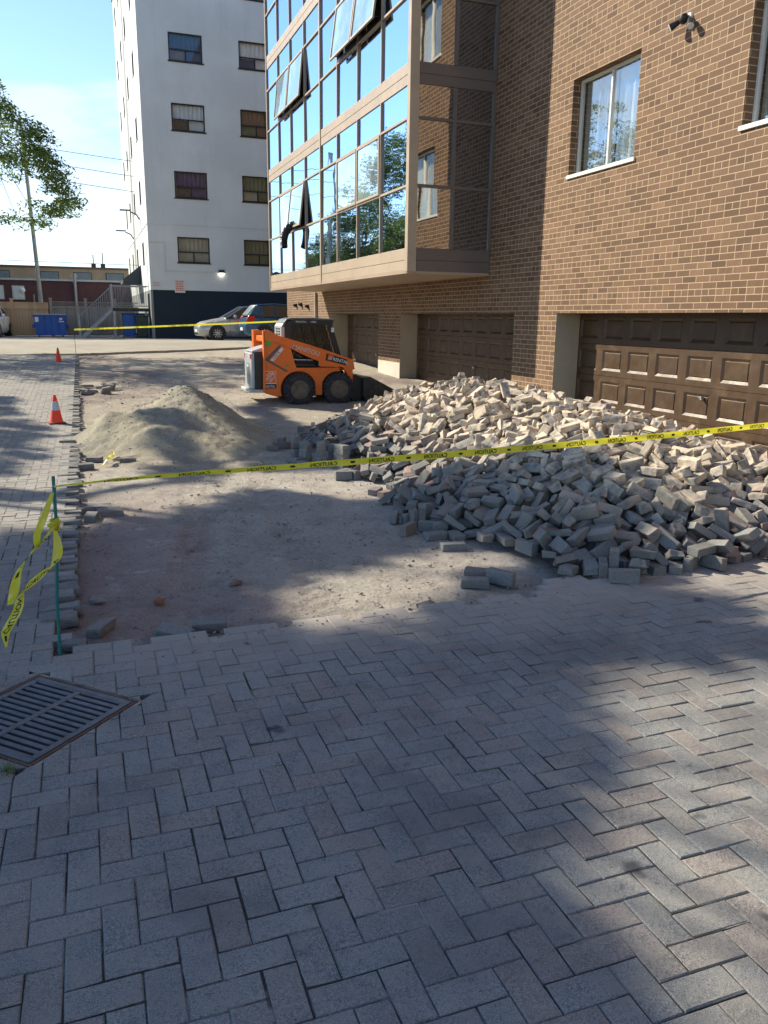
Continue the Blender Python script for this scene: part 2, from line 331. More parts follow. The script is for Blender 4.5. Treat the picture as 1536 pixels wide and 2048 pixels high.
def leaf_mat(name, c0, c1):
    n = N(name); c = n.mix(n.attr('rnd'), c0, c1)
    df = n.n('ShaderNodeBsdfDiffuse', {'Color': c}); tl = n.n('ShaderNodeBsdfTranslucent', {'Color': n.mix(.5, c, (.16, .22, .03))}); gl = n.n('ShaderNodeBsdfGlossy', {'Color': (1, 1, 1), 'Roughness': .4})
    a = n.n('ShaderNodeMixShader', {0: .5, 1: df.outputs[0], 2: tl.outputs[0]}); b = n.n('ShaderNodeMixShader', {0: .04, 1: a.outputs[0], 2: gl.outputs[0]}); n.t.links.new(b.outputs[0], n.out.inputs[0]); return n.mat
LEAF = leaf_mat('locust_leaf', (.05, .11, .025), (.16, .26, .06)); LEAF2 = leaf_mat('maple_leaf', (.025, .055, .015), (.08, .13, .03))
BARK = pbr('bark', (.07, .055, .042), .9, 0, .3, 6, .9, 20, dist=.02)
# ================================================================== SETTING
# ground sheet to the horizon
ys = [-400, -60, -10, 0, 4, 8, 14, 18, 22, 26, 28, 30, 33.5, 36, 40, 60, 90, 200, 700]; xs_ = [-700, -100, -20, 0, 20, 100, 700]
v = [(x, y, zg(y) - .25) for y in ys for x in xs_]; n_ = len(xs_)
f = [(j * n_ + i, j * n_ + i + 1, (j + 1) * n_ + i + 1, (j + 1) * n_ + i) for j in range(len(ys) - 1) for i in range(n_ - 1)]
GRND = pbr('bare_ground', (.20, .18, .15), .95, 0, .2, .3, .5, 10, dist=.03)
np_mesh('ground', v, f, GRND, kind='structure')
# asphalt of the far parking lot (worn pale by the sun), cut edge towards the dig
def asph():
    n = N('worn_asphalt'); p = n.pos(); a = n.noise(.7, 6, .65, p)
    c = n.mix(n.sm(a, .35, .65), (.30, .275, .225), (.37, .34, .28)); sp = n.noise(90, 3, .6, p); c = n.mix(n.sm(sp, .5, .7, 0, .4), c, (.45, .42, .36)); c = n.mix(n.sm(sp, .45, .3, 0, .5), c, (.12, .11, .10))
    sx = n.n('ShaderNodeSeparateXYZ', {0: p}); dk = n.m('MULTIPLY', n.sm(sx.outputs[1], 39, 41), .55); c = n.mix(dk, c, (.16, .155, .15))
    return n.fin(c, .93, n.bump(sp, .5, .006), spec=.2)
ASPH = asph()
edge = [(-.30, 28.45), (.6, 28.75), (2.1, 29.4), (3.6, 29.9), (5.2, 30.75), (5.9, 31.0), (6.1, 30.2), (6.6, 29.2), (7.6, 28.6), (8.08, 28.3)]
epts = []
for (a, b), (c, d) in zip(edge, edge[1:]):
    for k in range(8):
        t = k / 8; epts.append((a + (c - a) * t + random.gauss(0, .02), b + (d - b) * t + random.gauss(0, .035)))
epts.append(edge[-1])
b = MB(); rows = [33.5, 40, 62]
prevx = [(-40, 28.0), (-4.0, 28.0)] + epts
top = [(x, y, zg(y)) for x, y in prevx]; n_ = len(top)
b.add(top + [(x, 33.5, zg(33.5)) for x, y in prevx], [(i, i + 1, n_ + i + 1, n_ + i) for i in range(n_ - 1)])
b.add([(x, y, z) for x, y, z in top] + [(x, y, z - .16) for x, y, z in top], [(i, i + 1, n_ + i + 1, n_ + i) for i in range(n_ - 1)])
b.add([(-40, 33.5, .8), (8.09, 33.5, .8), (8.09, 33.88, .8), (40, 33.88, .8), (40, 36, .8), (-40, 36, .8), (40, 40, .7), (-40, 40, .7), (40, 95, .7), (-40, 95, .7)], [(0, 1, 2, 3, 4, 5), (5, 4, 6, 7), (7, 6, 8, 9)])
b.build('parking_lot', ASPH, recalc=False, kind='structure')
# excavated bed
def fbm(x, y, s): return noise.fractal(Vector((x * s, y * s, 3.1)), .9, 2.1, 4)
def bed_z(x, y):
    z = zg(y) - .072 + .016 * fbm(x, y, 1.1) + .009 * fbm(x, y, 6)
    # rutted wheel tracks running away from the camera
    for xc in (.55 + .10 * (y - 4), 1.35 + .10 * (y - 4), .2 + .22 * (y - 4)):
        t = abs(x - xc)
        if t < .15 and y < 16: z += .0065 * math.sin(2 * math.pi * (y / .16 + t * 3.2)) - .010
    return z
yy = [4.2]
while yy[-1] < 31.6: yy.append(yy[-1] + max(.035, .035 * (yy[-1] / 6.5)))
xx = list(np.arange(-.52, 4.2, .04)) + list(np.arange(4.2, 8.66, .12))
v = [(x, y, bed_z(x, y)) for y in yy for x in xx]; n_ = len(xx)
f = np.array([(j * n_ + i, j * n_ + i + 1, (j + 1) * n_ + i + 1, (j + 1) * n_ + i) for j in range(len(yy) - 1) for i in range(n_ - 1)])
np_mesh('excavated_ground', v, f, DIRT, smooth=True, kind='structure')

# block paving, herringbone, every block cut against the dig and the drain frame
U = .1045; GAP = .0016; verts = []; faces = []; fm = []; fr_ = []
GC = (-.335, 3.72); GR = .475
def in_pave(x, y, jag):
    if x < -.27 + jag and -1 < y < 28.0: return True
    if y < 4.46 + jag * .8: return True
    if x > 2.95 + jag and y < 6.0: return x < 8.6
    return False
def clip(poly, nx, ny, d):
    out = []
    for i in range(len(poly)):
        a = poly[i]; c = poly[(i + 1) % len(poly)]; da = nx * a[0] + ny * a[1] - d; dc = nx * c[0] + ny * c[1] - d
        if da >= 0: out.append(a)
        if da * dc < 0: t = da / (da - dc); out.append((a[0] + t * (c[0] - a[0]), a[1] + t * (c[1] - a[1])))
    return out
def block(x0, y0, x1, y1):
    cx, cy = (x0 + x1) / 2, (y0 + y1) / 2
    if math.hypot(cx, cy) > 33 or (cy < .3): return
    if not in_pave(cx, cy, 0) : return
    qa = random.gauss(0, .006); qx, qy = random.gauss(0, .0008), random.gauss(0, .0008)
    poly = [(cx + qx + (px - cx) - (py - cy) * qa, cy + qy + (py - cy) + (px - cx) * qa) for px, py in ((x0 + GAP, y0 + GAP), (x1 - GAP, y0 + GAP), (x1 - GAP, y1 - GAP), (x0 + GAP, y1 - GAP))]
    dx, dy = cx - GC[0], cy - GC[1]
    if abs(dx) + abs(dy) < GR + .22:
        sx, sy = (1 if dx > 0 else -1), (1 if dy > 0 else -1)
        poly = clip(poly, sx, sy, GR + sx * GC[0] + sy * GC[1])
        if len(poly) < 3: return
        xs2 = [p[0] for p in poly]; ys2 = [p[1] for p in poly]
        if (max(xs2) - min(xs2)) < .02 or (max(ys2) - min(ys2)) < .02: return
        cx = sum(xs2) / len(poly); cy = sum(ys2) / len(poly)
    z0 = zg(cy) + random.gauss(0, .0012); tx, ty = random.gauss(0, .009), random.gauss(0, .009)
    z0 -= .012 * math.exp(-((cx - .9) ** 2 + (cy - 3.2) ** 2) / .6)
    if math.hypot(cx + .25, cy - 4.42) < .3: tx += random.gauss(0, .03)
    n = len(poly); base = len(verts); ch = .0045
    def zt(p): return z0 + (p[0] - cx) * tx + (p[1] - cy) * ty + .0393 * (p[1] - cy) * (14 < cy < 33)
    jit = [(random.gauss(0, .0010), random.gauss(0, .0010)) for _ in poly]
    inner = []
    for p, j in zip(poly, jit):
        l = math.hypot(p[0] - cx, p[1] - cy); sx = (p[0] - cx) / max(abs(p[0] - cx), 1e-6); sy = (p[1] - cy) / max(abs(p[1] - cy), 1e-6)
        q = (p[0] - sx * ch + j[0], p[1] - sy * ch + j[1]); inner.append((*q, zt(q)))
    mid = [(p[0], p[1], zt(p) - .0045) for p in poly]; low = [(p[0], p[1], zt(p) - .078) for p in poly]
    verts.extend(inner + mid + low); r = random.random()
    faces.append([base + i for i in range(n)]); fm.append(0); fr_.append(r)
    for i in range(n):
        k = (i + 1) % n
        faces.append([base + n + i, base + n + k, base + k, base + i]); faces.append([base + 2 * n + i, base + 2 * n + k, base + n + k, base + n + i]); fm.extend((0, 0)); fr_.extend((r, r))
    b2 = len(verts); g = .003; jd = max(0, .9 - abs(cy - 4.25) / .75) if cx > -.6 else .1; jd = max(jd, .75 if 6 < cy else .12 + .25 * (noise.noise(Vector((cx * 1.3, cy * 1.3, 5))) > .1))
    verts.extend([(p[0] + g * (1 if p[0] > cx else -1), p[1] + g * (1 if p[1] > cy else -1), zt(p) - (.0075 if random.random() > jd else .0018)) for p in poly]); faces.append([b2 + i for i in range(n)]); fm.append(1); fr_.append(r)
OX, OY = .031, .017
for vrow in range(-2, 272):
    for u_ in range(-44, 86):
        k = (u_ - vrow) % 4
        if vrow > 44 and u_ > -1: continue
        if vrow > 60 and u_ < -40: continue
        if k == 0: block(OX + u_ * U, OY + vrow * U, OX + (u_ + 2) * U, OY + (vrow + 1) * U)
        elif k == 2: block(OX + u_ * U, OY + (vrow - 1) * U, OX + (u_ + 1) * U, OY + (vrow + 1) * U)
nj = N('joint_sand'); pj = nj.pos(); sj = nj.n('ShaderNodeSeparateXYZ', {0: pj}); cj = nj.mix(nj.sm(nj.noise(1.6, 6, .7, pj), .50, .62, 0, .85), (.045, .043, .040), (.36, .33, .30))
dj = nj.sm(nj.m('ADD', nj.m('SUBTRACT', 1.0, nj.m('ABSOLUTE', nj.m('SUBTRACT', sj.outputs[1], 4.4))), nj.m('MULTIPLY', nj.noise(2.2, 6, .65, pj), .9)), .7, 1.3, 0, .95); cj = nj.mix(nj.m('MULTIPLY', dj, nj.sm(sj.outputs[0], -.6, .4)), cj, (.34, .29, .265))
cj = nj.mix(nj.sm(sj.outputs[1], 6, 10, 0, .6), cj, (.30, .28, .25)); JOINT = nj.fin(cj, .95, nj.bump(nj.noise(150, 3, .6, pj), .5, .004), spec=.15)
np_mesh('paving', verts, faces, [PAVER, JOINT], fm, {'rnd': fr_}, kind='structure')
# mortar collar around the drain and plain driveway beyond the blocks
b = MB(); q = GR + .012
def dia(r, z): return [(GC[0] + r, GC[1], z), (GC[0], GC[1] + r, z), (GC[0] - r, GC[1], z), (GC[0], GC[1] - r, z)]
b.add(dia(q, -.010) + dia(.43, -.010), [(i, (i + 1) % 4, 4 + (i + 1) % 4, 4 + i) for i in range(4)])
b.build('drain_collar', CONC, recalc=False, kind='structure')
b = MB(); b.add([(-4.7, -1, -.01), (-4.7, 28, .54), (-30, 28, .54), (-30, -1, -.01)], [(0, 1, 2, 3)])
b.add([(-30, -20, -.02), (30, -20, -.02), (30, .3, -.02), (-30, .3, -.02)], [(0, 1, 2, 3)])
b.build('driveway', ASPH, recalc=False, kind='structure')

# ------------------------------------------------------------------ drain grate
g = empty('storm_drain', (*GC, 0), R(45), 'rusty cast iron storm drain grate set diagonally in the block paving', 'drain grate')
IRON = pbr('cast_iron', (.085, .09, .105), .55, .4, .25, 7, .4, 60, dirt=(.15, .10, .075), dirtamt=.4)
Mg = MW[g]; S = .305
b = MB(); fw = .034; zt0, zt1 = -.030, -.002
for a in ((-S, -S + fw, -S, S), (S - fw, S, -S, S), (-S + fw, S - fw, -S, -S + fw), (-S + fw, S - fw, S - fw, S)): b.box(*a, zt0, zt1, M=Mg)
b.box(-S + fw, S - fw, -.017, .017, zt0, zt1, M=Mg)
nb = 13; 
for side in (-1, 1):
    a0, a1 = (.017, S - fw) if side > 0 else (-S + fw, -.017)
    L_ = 2 * (S - fw); p_ = L_ / nb
    for i in range(nb + 1):
        x = -S + fw + i * p_; 
        b.box(max(x - .0125, -S + fw - .001), min(x + .0125, S - fw + .001), a0, a1, zt0, zt1 - .0008, M=Mg)
b.build('grate', IRON, g, bevel=.003)
b = MB(); T_ = S + .006
for a in ((-T_ - .014, -T_, -T_ - .014, T_ + .014), (T_, T_ + .014, -T_ - .014, T_ + .014), (-T_, T_, -T_ - .014, -T_), (-T_, T_, T_, T_ + .014)): b.box(*a, -.06, -.004, M=Mg)
b.build('frame', pbr('rusty_iron', (.11, .06, .045), .8, .2, .3, 9, .5, 70), g, bevel=.002)
b = MB()
for a in ((-S, S, -S, -S + .01), (-S, S, S - .01, S), (-S, -S + .01, -S, S), (S - .01, S, -S, S)): b.box(*a, -.24, -.032, M=Mg)
b.box(-S, S, -S, S, -.246, -.24, M=Mg); b.build('pit', pbr('black_pit', (.006, .006, .006), .9, 0, .1), g)
# grass tuft by the grate
def tuft(x, y, z, n, h, name='grass_tuft', **kw):
    vs = []; fs = []; rr = []
    for i in range(n):
        a = random.uniform(0, 6.28); r = random.uniform(0, .05); l = h * random.uniform(.5, 1); c = Vector((x + r * math.cos(a), y + r * math.sin(a), z)); d = Vector((math.cos(a), math.sin(a), 0)); s_ = Vector((-d.y, d.x, 0)) * .0022
        k = len(vs); vs += [c - s_, c + s_, c + d * l * .35 + Vector((0, 0, l * .8)) + s_ * .6, c + d * l * .35 + Vector((0, 0, l * .8)) - s_ * .6, c + d * l * .9 + Vector((0, 0, l * .75))]
        fs += [(k, k + 1, k + 2, k + 3), (k + 3, k + 2, k + 4)]; rr += [random.random()] * 2
    return np_mesh(name, [tuple(p) for p in vs], fs, LEAF, attrs={'rnd': rr}, **kw)
tuft(-.415, 3.245, 0, 50, .035, label='small green grass tuft growing at the near corner of the drain grate', cat='grass tuft')

# ------------------------------------------------------------------ sand pile
def sand_h(x, y):
    px, py = x - 1.62, y - 13.6
    r = math.hypot(px / (1.8 if px < 0 else 1.4), py / 2.6); h = .92 * max(0, 1 - r) ** .95 if r < 1 else 0
    h = .77 * math.exp(-(r * 1.75) ** 2.0) * (1.0 if r < 1.5 else 0)
    h += .30 * math.exp(-(((x - .45) / .75) ** 2 + ((y - 12.6) / .9) ** 2)) + .17 * math.exp(-(((x - .25) / .22) ** 2 + ((y - 12.7) / .35) ** 2))
    h += .16 * math.exp(-(((x - 1.3) / 1.0) ** 2 + ((y - 11.6) / .7) ** 2))
    h *= 1 + .16 * fbm(x, y, 1.3); h += .02 * fbm(x, y, 5) + .012 * fbm(x, y, 12)
    return h - .06
xs2 = np.arange(-.55, 4.0, .035); ys2 = np.arange(10.0, 18.2, .05)
v = [(x, y, zg(y) - .075 + sand_h(x, y)) for y in ys2 for x in xs2]; n_ = len(xs2)
fl = []
for j in range(len(ys2) - 1):
    for i in range(n_ - 1):
        q = [j * n_ + i, j * n_ + i + 1, (j + 1) * n_ + i + 1, (j + 1) * n_ + i]
        if max(sand_h(xs2[i], ys2[j]), sand_h(xs2[i + 1], ys2[j + 1])) > -.025: fl.append(q)
def sand_mat():
    n = N('limestone_screenings'); p = n.pos(); a = n.noise(1.4, 6, .7, p); c = n.mix(n.sm(a, .38, .62), (.25, .235, .19), (.36, .325, .235))
    g_ = n.noise(75, 3, .6, p); c = n.mix(n.sm(g_, .5, .66, 0, .6), c, (.50, .46, .38)); c = n.mix(n.sm(g_, .45, .33, 0, .6), c, (.12, .11, .09))
    b_ = n.bump(n.noise(110, 4, .7, p), .9, .01); b_ = n.bump(n.noise(14, 6, .7, p), .7, .04, b_); return n.fin(c, .96, b_, spec=.15)
np_mesh('sand_pile', v, np.array(fl), sand_mat(), smooth=True, label='large grey-tan heap of sand and stone screenings beside the paved strip', cat='sand pile')

# ------------------------------------------------------------------ loose stones (uncountable)
def rock(c, r, sq=.7):
    ph = (1 + 5 ** .5) / 2; V0 = [(-1, ph, 0), (1, ph, 0), (-1, -ph, 0), (1, -ph, 0), (0, -1, ph), (0, 1, ph), (0, -1, -ph), (0, 1, -ph), (ph, 0, -1), (ph, 0, 1), (-ph, 0, -1), (-ph, 0, 1)]
    F0 = [(0, 11, 5), (0, 5, 1), (0, 1, 7), (0, 7, 10), (0, 10, 11), (1, 5, 9), (5, 11, 4), (11, 10, 2), (10, 7, 6), (7, 1, 8), (3, 9, 4), (3, 4, 2), (3, 2, 6), (3, 6, 8), (3, 8, 9), (4, 9, 5), (2, 4, 11), (6, 2, 10), (8, 6, 7), (9, 8, 1)]
    a = random.uniform(0, 6.28); vs = []
    for x, y, z in V0:
        k = r / 1.9 * random.uniform(.65, 1.2); x2, y2 = x * math.cos(a) - y * math.sin(a), x * math.sin(a) + y * math.cos(a)
        vs.append((c[0] + x2 * k * 1.2, c[1] + y2 * k, c[2] + z * k * sq))
    return vs, F0
ROCK = pbr('rubble_stone', (.25, .22, .20), .9, 0, .35, 8, .6, 60)
b = MB()
cl_ = [(1.7, 7.2, .5), (1.9, 6.6, .4), (2.6, 5.8, .5), (.9, 6.6, .6), (.4, 5.2, .5), (1.3, 9.8, .6), (2.0, 4.7, .3), (.1, 7.2, .4)]
for i in range(2600):
    if random.random() < .45: c = random.choice(cl_); x, y = random.gauss(c[0], c[2]), random.gauss(c[1], c[2])
    else: y = 4.5 + 14 * random.random() ** 1.6; x = random.uniform(-.2, 3.4)
    if y < 4.5 or x < -.22 or x > 6: continue
    r = random.choice((.003, .003, .004, .005, .006, .009, .014 if random.random() < .3 else .004)) * (1 + (y - 4.5) * .06)
    b.add(*rock((x, y, zg(y) - .066 + r * .2), r))
for i in range(260):
    x, y = random.uniform(-.2, 3), random.gauss(4.45, .22); 
    if y < 3.6: continue
    b.add(*rock((x, y, (.002 if y < 4.46 else -.065)), random.choice((.003, .005, .007))))
for i in range(700):
    a = random.uniform(0, 6.28); q_ = abs(random.gauss(0, .8)); x, y = 1.62 + q_ * math.cos(a) * 1.2, 13.6 + q_ * math.sin(a) * 1.7
    if sand_h(x, y) > .03: b.add(*rock((x, y, zg(y) - .075 + sand_h(x, y)), random.choice((.007, .01, .012, .02))))
for i in range(1500):
    y = random.uniform(15.5, 22); x = random.uniform(.2, 5.5); b.add(*rock((x, y, zg(y) - .065), random.uniform(.005, .012)))
b.build('gravel', ROCK, recalc=False, kind='stuff', label='scattered stones and chips on the excavated ground', cat='gravel')
for k, (x, y, r, lb) in enumerate([(-.04, 5.4, .05, 'pointed grey stone chip on the dirt left of the two near blocks'), (.9, 5.48, .045, 'dark reddish stone standing alone on the shaded dirt'), (.72, 6.5, .035, 'small dark stone farther back in the middle of the dirt'), (.35, 5.25, .04, 'flat rusty brown stone near the middle of the near dirt')]):
    b = MB(); b.add(*rock((x, y, -.055), r, .8)); b.build('stone', pbr('rusty_stone', (.22, .10, .055), .9) if k == 3 else ROCK if k != 1 else pbr('red_stone', (.16, .10, .09), .9), label=lb, cat='stone')

# ------------------------------------------------------------------ loose pavers
def paver_mesh(name, l, w_, h, seed, rough=.004):
    rnd = random.Random(seed); bm = bmesh.new(); bmesh.ops.create_cube(bm, size=1)
    for v_ in bm.verts:
        v_.co.x *= l; v_.co.y *= w_; v_.co.z *= h; v_.co += Vector([rnd.gauss(0, rough) for _ in range(3)])
    bmesh.ops.bevel(bm, geom=list(bm.edges), offset=.0065, segments=2, profile=.6, affect='EDGES')
    if rough > .006:
        bmesh.ops.subdivide_edges(bm, edges=[e for e in bm.edges if e.calc_length() > .03], cuts=3, use_grid_fill=True)
        for v_ in bm.verts: v_.co += Vector(v_.co).normalized() * .012 * noise.noise(v_.co * 22 + Vector((seed, 0, 0)))
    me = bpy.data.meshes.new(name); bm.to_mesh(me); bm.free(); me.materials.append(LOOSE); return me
PM = [[paver_mesh('paver', .204, .102, .062, 10 + i, (.0025, .0035, .005, .0075, .009, .010)[i]) for i in range(6)], [paver_mesh('half_paver', .120, .102, .062, 30 + i, .006 + .002 * i) for i in range(3)], [paver_mesh('broken_paver', .158, .096, .060, 50 + i, .009) for i in range(3)]]
def put_paver(x, y, z, rot, t=0, **kw):
    o = bpy.data.objects.new(('loose_paver', 'half_paver', 'broken_paver')[t], random.choice(PM[t])); COL.objects.link(o)
    o.location = (x, y, z); o.rotation_euler = rot; return tag(o, **kw)
DATA = [0,871,900,8,157,157,147,0,1100,1086,26,226,79,157,0,867,1118,13,79,157,295,0,678,1221,-4,236,157,109,0,901,1240,54,140,300,99,0,1078,1137,13,236,157,248,
0,996,1225,57,41,157,76,0,795,1335,13,79,157,244,0,922,1326,76,225,174,271,0,1064,1150,34,157,314,168,0,1108,1310,97,239,177,90,0,691,1452,-9,0,157,150,
1,941,1084,8,157,157,243,0,1111,1207,51,171,28,145,0,845,1188,9,157,158,54,0,1186,1169,48,129,176,233,0,1230,1396,148,88,157,86,0,870,1268,46,143,142,182,
0,881,1531,74,100,138,226,0,690,1544,-9,157,157,5,0,829,1264,29,197,161,71,0,647,1593,-4,79,157,191,0,822,1616,64,140,313,155,0,1137,1473,137,69,168,294,
2,927,1148,40,157,158,118,1,803,1194,8,157,0,185,0,1069,1352,100,121,132,286,0,1105,1152,37,42,169,239,0,835,1561,52,136,160,264,0,1220,1359,123,155,148,
175,0,1166,1218,65,265,228,145,2,811,1226,14,198,314,162,0,897,1222,29,99,178,6,0,824,1308,28,79,197,169,0,1260,1248,58,163,137,225,0,628,1226,-9,157,0,
133,0,1054,1418,121,294,162,243,0,1034,1543,130,251,145,138,0,660,1272,-9,157,157,124,0,951,1292,64,63,171,257,0,1160,1430,129,0,155,84,0,1236,1309,81,
105,7,141,0,1033,1334,87,138,147,176,0,1021,1199,43,103,135,251,2,831,1410,42,116,269,150,0,1009,1523,107,160,138,165,0,1046,1455,125,259,144,165,0,1039,
1148,13,79,157,187,0,1265,1727,204,234,165,113,0,953,1234,44,136,7,143,0,792,1412,8,157,0,229,0,1289,1287,78,298,173,126,0,872,1157,26,285,79,157,0,1153,
1202,42,197,26,119,0,1164,1302,92,168,172,78,1,757,1438,8,157,157,240,0,1036,1392,104,300,175,97,0,744,1556,9,294,183,121,0,862,1173,13,79,157,49,0,808,
1507,32,169,170,43,0,695,2231,-4,79,157,311,0,837,1490,39,163,292,188,2,901,1129,20,157,271,56,0,1159,1254,69,113,18,127,0,1147,1749,185,156,303,148,0,
1180,1381,110,2,175,101,0,1008,1580,118,133,163,25,0,770,1718,54,160,139,99,0,1491,1479,133,181,126,217,0,970,1166,28,174,37,129,0,956,1154,8,157,0,232,
0,1002,1759,135,165,141,122,0,1012,1169,20,156,130,59,0,924,1189,39,187,159,13,0,1019,1296,64,174,156,218,0,1050,1318,80,177,9,220,0,985,1335,72,27,165,
118,0,1075,1681,168,211,149,227,0,849,1799,83,227,138,138,0,1170,1114,21,314,186,205,0,810,1417,23,182,23,106,2,999,1142,8,0,157,200,0,1134,1400,107,102,
155,257,2,1002,1393,95,84,177,235,2,1103,1576,161,247,169,278,0,1202,1382,130,134,170,214,0,1060,1228,42,153,48,238,0,746,1608,26,163,140,190,0,704,1601,
-4,79,157,281,0,1488,1441,117,147,174,309,0,885,1323,55,107,183,200,0,1048,1575,150,188,138,133,0,1200,1507,159,95,128,179,0,1137,1307,89,159,137,236,1,
1075,1299,86,47,149,207,0,788,1546,19,153,173,91,0,1182,1135,30,49,157,127,0,708,1884,5,157,281,127,0,767,1595,26,238,165,32,0,1195,1216,56,206,138,261,
0,948,1416,84,22,166,115,0,749,1757,30,151,143,307,0,1258,2295,230,173,208,76,0,1278,1360,99,135,153,212,0,609,2356,-9,157,0,130,0,915,1383,65,102,119,
169,2,790,1575,45,139,168,234,0,1073,1195,34,181,156,207,2,1012,1458,98,213,172,70,0,840,1386,32,130,146,183,0,729,1522,-9,0,157,232,0,858,2033,47,142,
298,163,0,1011,1663,133,136,159,115,0,993,2220,136,167,182,25,0,1352,1597,171,158,288,104,1,855,1233,16,139,164,313,0,726,1793,31,5,181,112,0,1336,1431,
113,104,177,249,0,1274,1591,168,81,170,110,2,1351,1310,83,308,154,95,0,938,1515,80,165,188,183,0,803,1544,33,140,159,40,0,807,1886,41,132,268,159,0,1033,
2036,153,151,164,249,0,1113,1555,146,185,162,13,0,841,2315,80,160,148,138,0,979,1995,112,112,179,284,2,904,1525,72,138,143,228,0,1171,1645,163,166,202,
81,0,1133,1238,60,165,132,77,0,859,1306,42,168,300,99,0,1109,2161,176,68,127,98,0,919,1498,55,241,110,170,2,658,1703,-5,236,157,205,0,886,1377,48,124,26,
220,0,959,2205,96,71,293,145,0,911,1401,70,261,136,178,0,991,1883,132,146,172,30,2,913,1625,90,175,142,278,0,1191,1910,180,147,124,241,0,886,1619,67,136,
157,246,0,801,1262,16,159,141,49,0,1132,1114,13,79,157,258,0,933,1691,100,24,136,195,0,1079,1390,110,153,172,10,0,1111,1274,52,145,190,34,0,645,2612,8,
247,79,157,0,1125,2068,176,160,304,153,0,1037,2377,172,157,170,22,0,1276,2201,212,177,145,126,0,696,1635,8,167,236,157,0,1299,1260,52,98,139,60,0,872,1403,
55,192,173,212,0,952,1647,101,302,184,162,0,1252,1664,190,176,164,282,0,872,1672,70,5,153,97,0,1216,1487,153,195,176,208,0,1397,1358,88,43,145,102,0,933,
1286,51,138,167,258,0,990,1655,103,213,153,101,0,760,2222,11,172,305,218,0,889,2586,123,171,167,128,0,926,1996,88,112,170,5,0,1212,1542,155,8,173,106,0,
795,1460,16,157,173,6,0,899,1824,92,158,16,147,0,843,2138,36,143,135,130,0,973,2297,135,193,223,32,0,945,1625,92,284,141,80,2,772,1521,-6,312,148,123,0,
873,1443,50,109,148,293,0,1040,1483,124,152,158,160,0,1035,1787,143,231,285,138,0,1327,2129,207,4,156,144,0,895,2026,72,199,142,14,0,1067,2247,151,122,
149,164,0,1059,1263,57,123,128,22,0,1104,1127,13,236,157,262,0,1031,1227,48,67,177,94,0,1086,2267,171,172,151,163,0,789,2180,14,146,169,107,0,737,2496,
39,162,169,103,0,1210,1471,133,192,25,95,0,1306,1516,150,17,159,92,0,965,1503,86,192,144,45,1,1099,1297,69,142,171,41,0,830,1823,69,215,166,155,0,1315,
1346,85,119,140,275,0,1441,1526,137,226,188,73,0,1380,1529,146,156,169,300,0,1050,2567,172,136,144,256,0,1178,1583,146,117,147,151,0,812,1744,54,262,137,
224,0,1225,1349,94,196,5,148,0,1185,1302,82,294,102,185,0,1365,1692,176,129,157,78,0,1211,2076,179,244,138,140,0,1383,1698,185,145,135,29,0,843,1434,43,
196,163,278,0,1449,1455,109,184,205,102,0,1410,1436,108,272,158,151,1,1225,1754,201,162,163,40,0,877,2139,61,137,128,107,0,721,2017,-9,157,157,199,0,1063,
1729,150,143,174,278,0,796,2508,46,194,157,93,0,884,2178,71,135,308,96,2,1050,1674,145,165,145,40,0,1366,1434,113,184,181,253,0,717,1738,15,157,157,208,
1,1411,1569,161,111,12,174,0,1029,1392,89,294,167,73,2,1084,1949,161,142,144,200,0,1139,1851,159,15,134,191,0,999,1583,102,133,150,3,2,691,1662,3,309,236,
157,0,1223,2139,192,151,161,19,0,1384,1968,205,192,158,93,0,804,2732,70,274,262,159,1,1190,1729,181,64,123,202,1,802,2137,2,175,122,131,0,875,2476,89,121,
109,102,0,994,1383,78,143,173,183,2,885,1758,77,294,140,185,0,935,1582,84,135,152,77,1,1002,1959,126,142,213,45,0,772,2187,-2,217,157,68,0,1230,1723,181,
235,168,188,0,1111,1540,134,286,180,206,0,926,2120,85,129,141,192,0,1374,1452,126,151,172,268,0,1013,2141,119,29,132,108,2,1180,1600,158,216,131,31,2,950,
2314,104,148,147,307,0,1209,1596,164,299,182,128,1,714,1571,-4,236,157,310,0,892,1968,70,282,124,119,0,842,1784,58,211,12,145,1,900,1170,13,79,157,241,
0,972,2243,120,163,285,195,0,835,1716,42,215,136,185,0,1119,1515,131,174,17,197,0,1109,1617,161,25,139,166,0,1046,1555,137,220,302,138,0,921,2619,132,115,
279,131,0,1100,1804,154,172,311,217,0,668,2527,3,155,131,80,0,751,2621,43,148,141,273,0,904,1789,81,148,177,279,1,939,1469,63,225,139,202,0,647,2848,-4,
236,157,157,0,740,2450,21,154,148,188,0,1162,1497,141,166,171,111,0,980,1800,102,122,143,106,0,1378,1488,138,2,187,126,0,976,1696,113,193,140,46,2,616,
2825,-10,157,157,126,0,1086,1915,140,83,167,129,0,1304,1425,118,162,29,102,2,859,1363,37,273,179,177,0,1289,2003,194,269,158,145,0,872,2281,61,195,170,
90,0,1332,1478,133,116,139,138,0,1156,2279,189,175,121,52,0,1233,1666,174,163,138,49,0,841,2238,38,158,133,11,0,617,2635,7,157,157,153,0,962,2396,124,149,
184,308,0,832,2508,67,161,194,22,0,867,1729,64,36,133,95,0,1340,1278,61,127,177,87,0,1432,1494,121,168,274,86,0,653,2579,-9,314,157,89,0,1011,1608,117,
217,176,171,0,800,2295,25,212,86,98,0,729,2242,-4,236,157,95,0,1348,1745,182,149,150,4,0,695,1687,-4,79,157,8,0,1308,2313,217,126,151,258,0,964,1849,92,
169,194,16,1,956,1789,93,152,147,292,0,1360,2081,203,153,186,57,0,734,2326,7,157,157,60,0,1146,2330,191,274,171,173,0,830,2310,56,153,166,152,0,1338,1621,
173,136,173,213,0,937,2386,98,286,179,103,1,1277,1506,145,141,129,101,1,779,1706,35,95,158,189,0,1473,1685,158,228,166,87,0,715,1664,9,230,236,157,0,995,
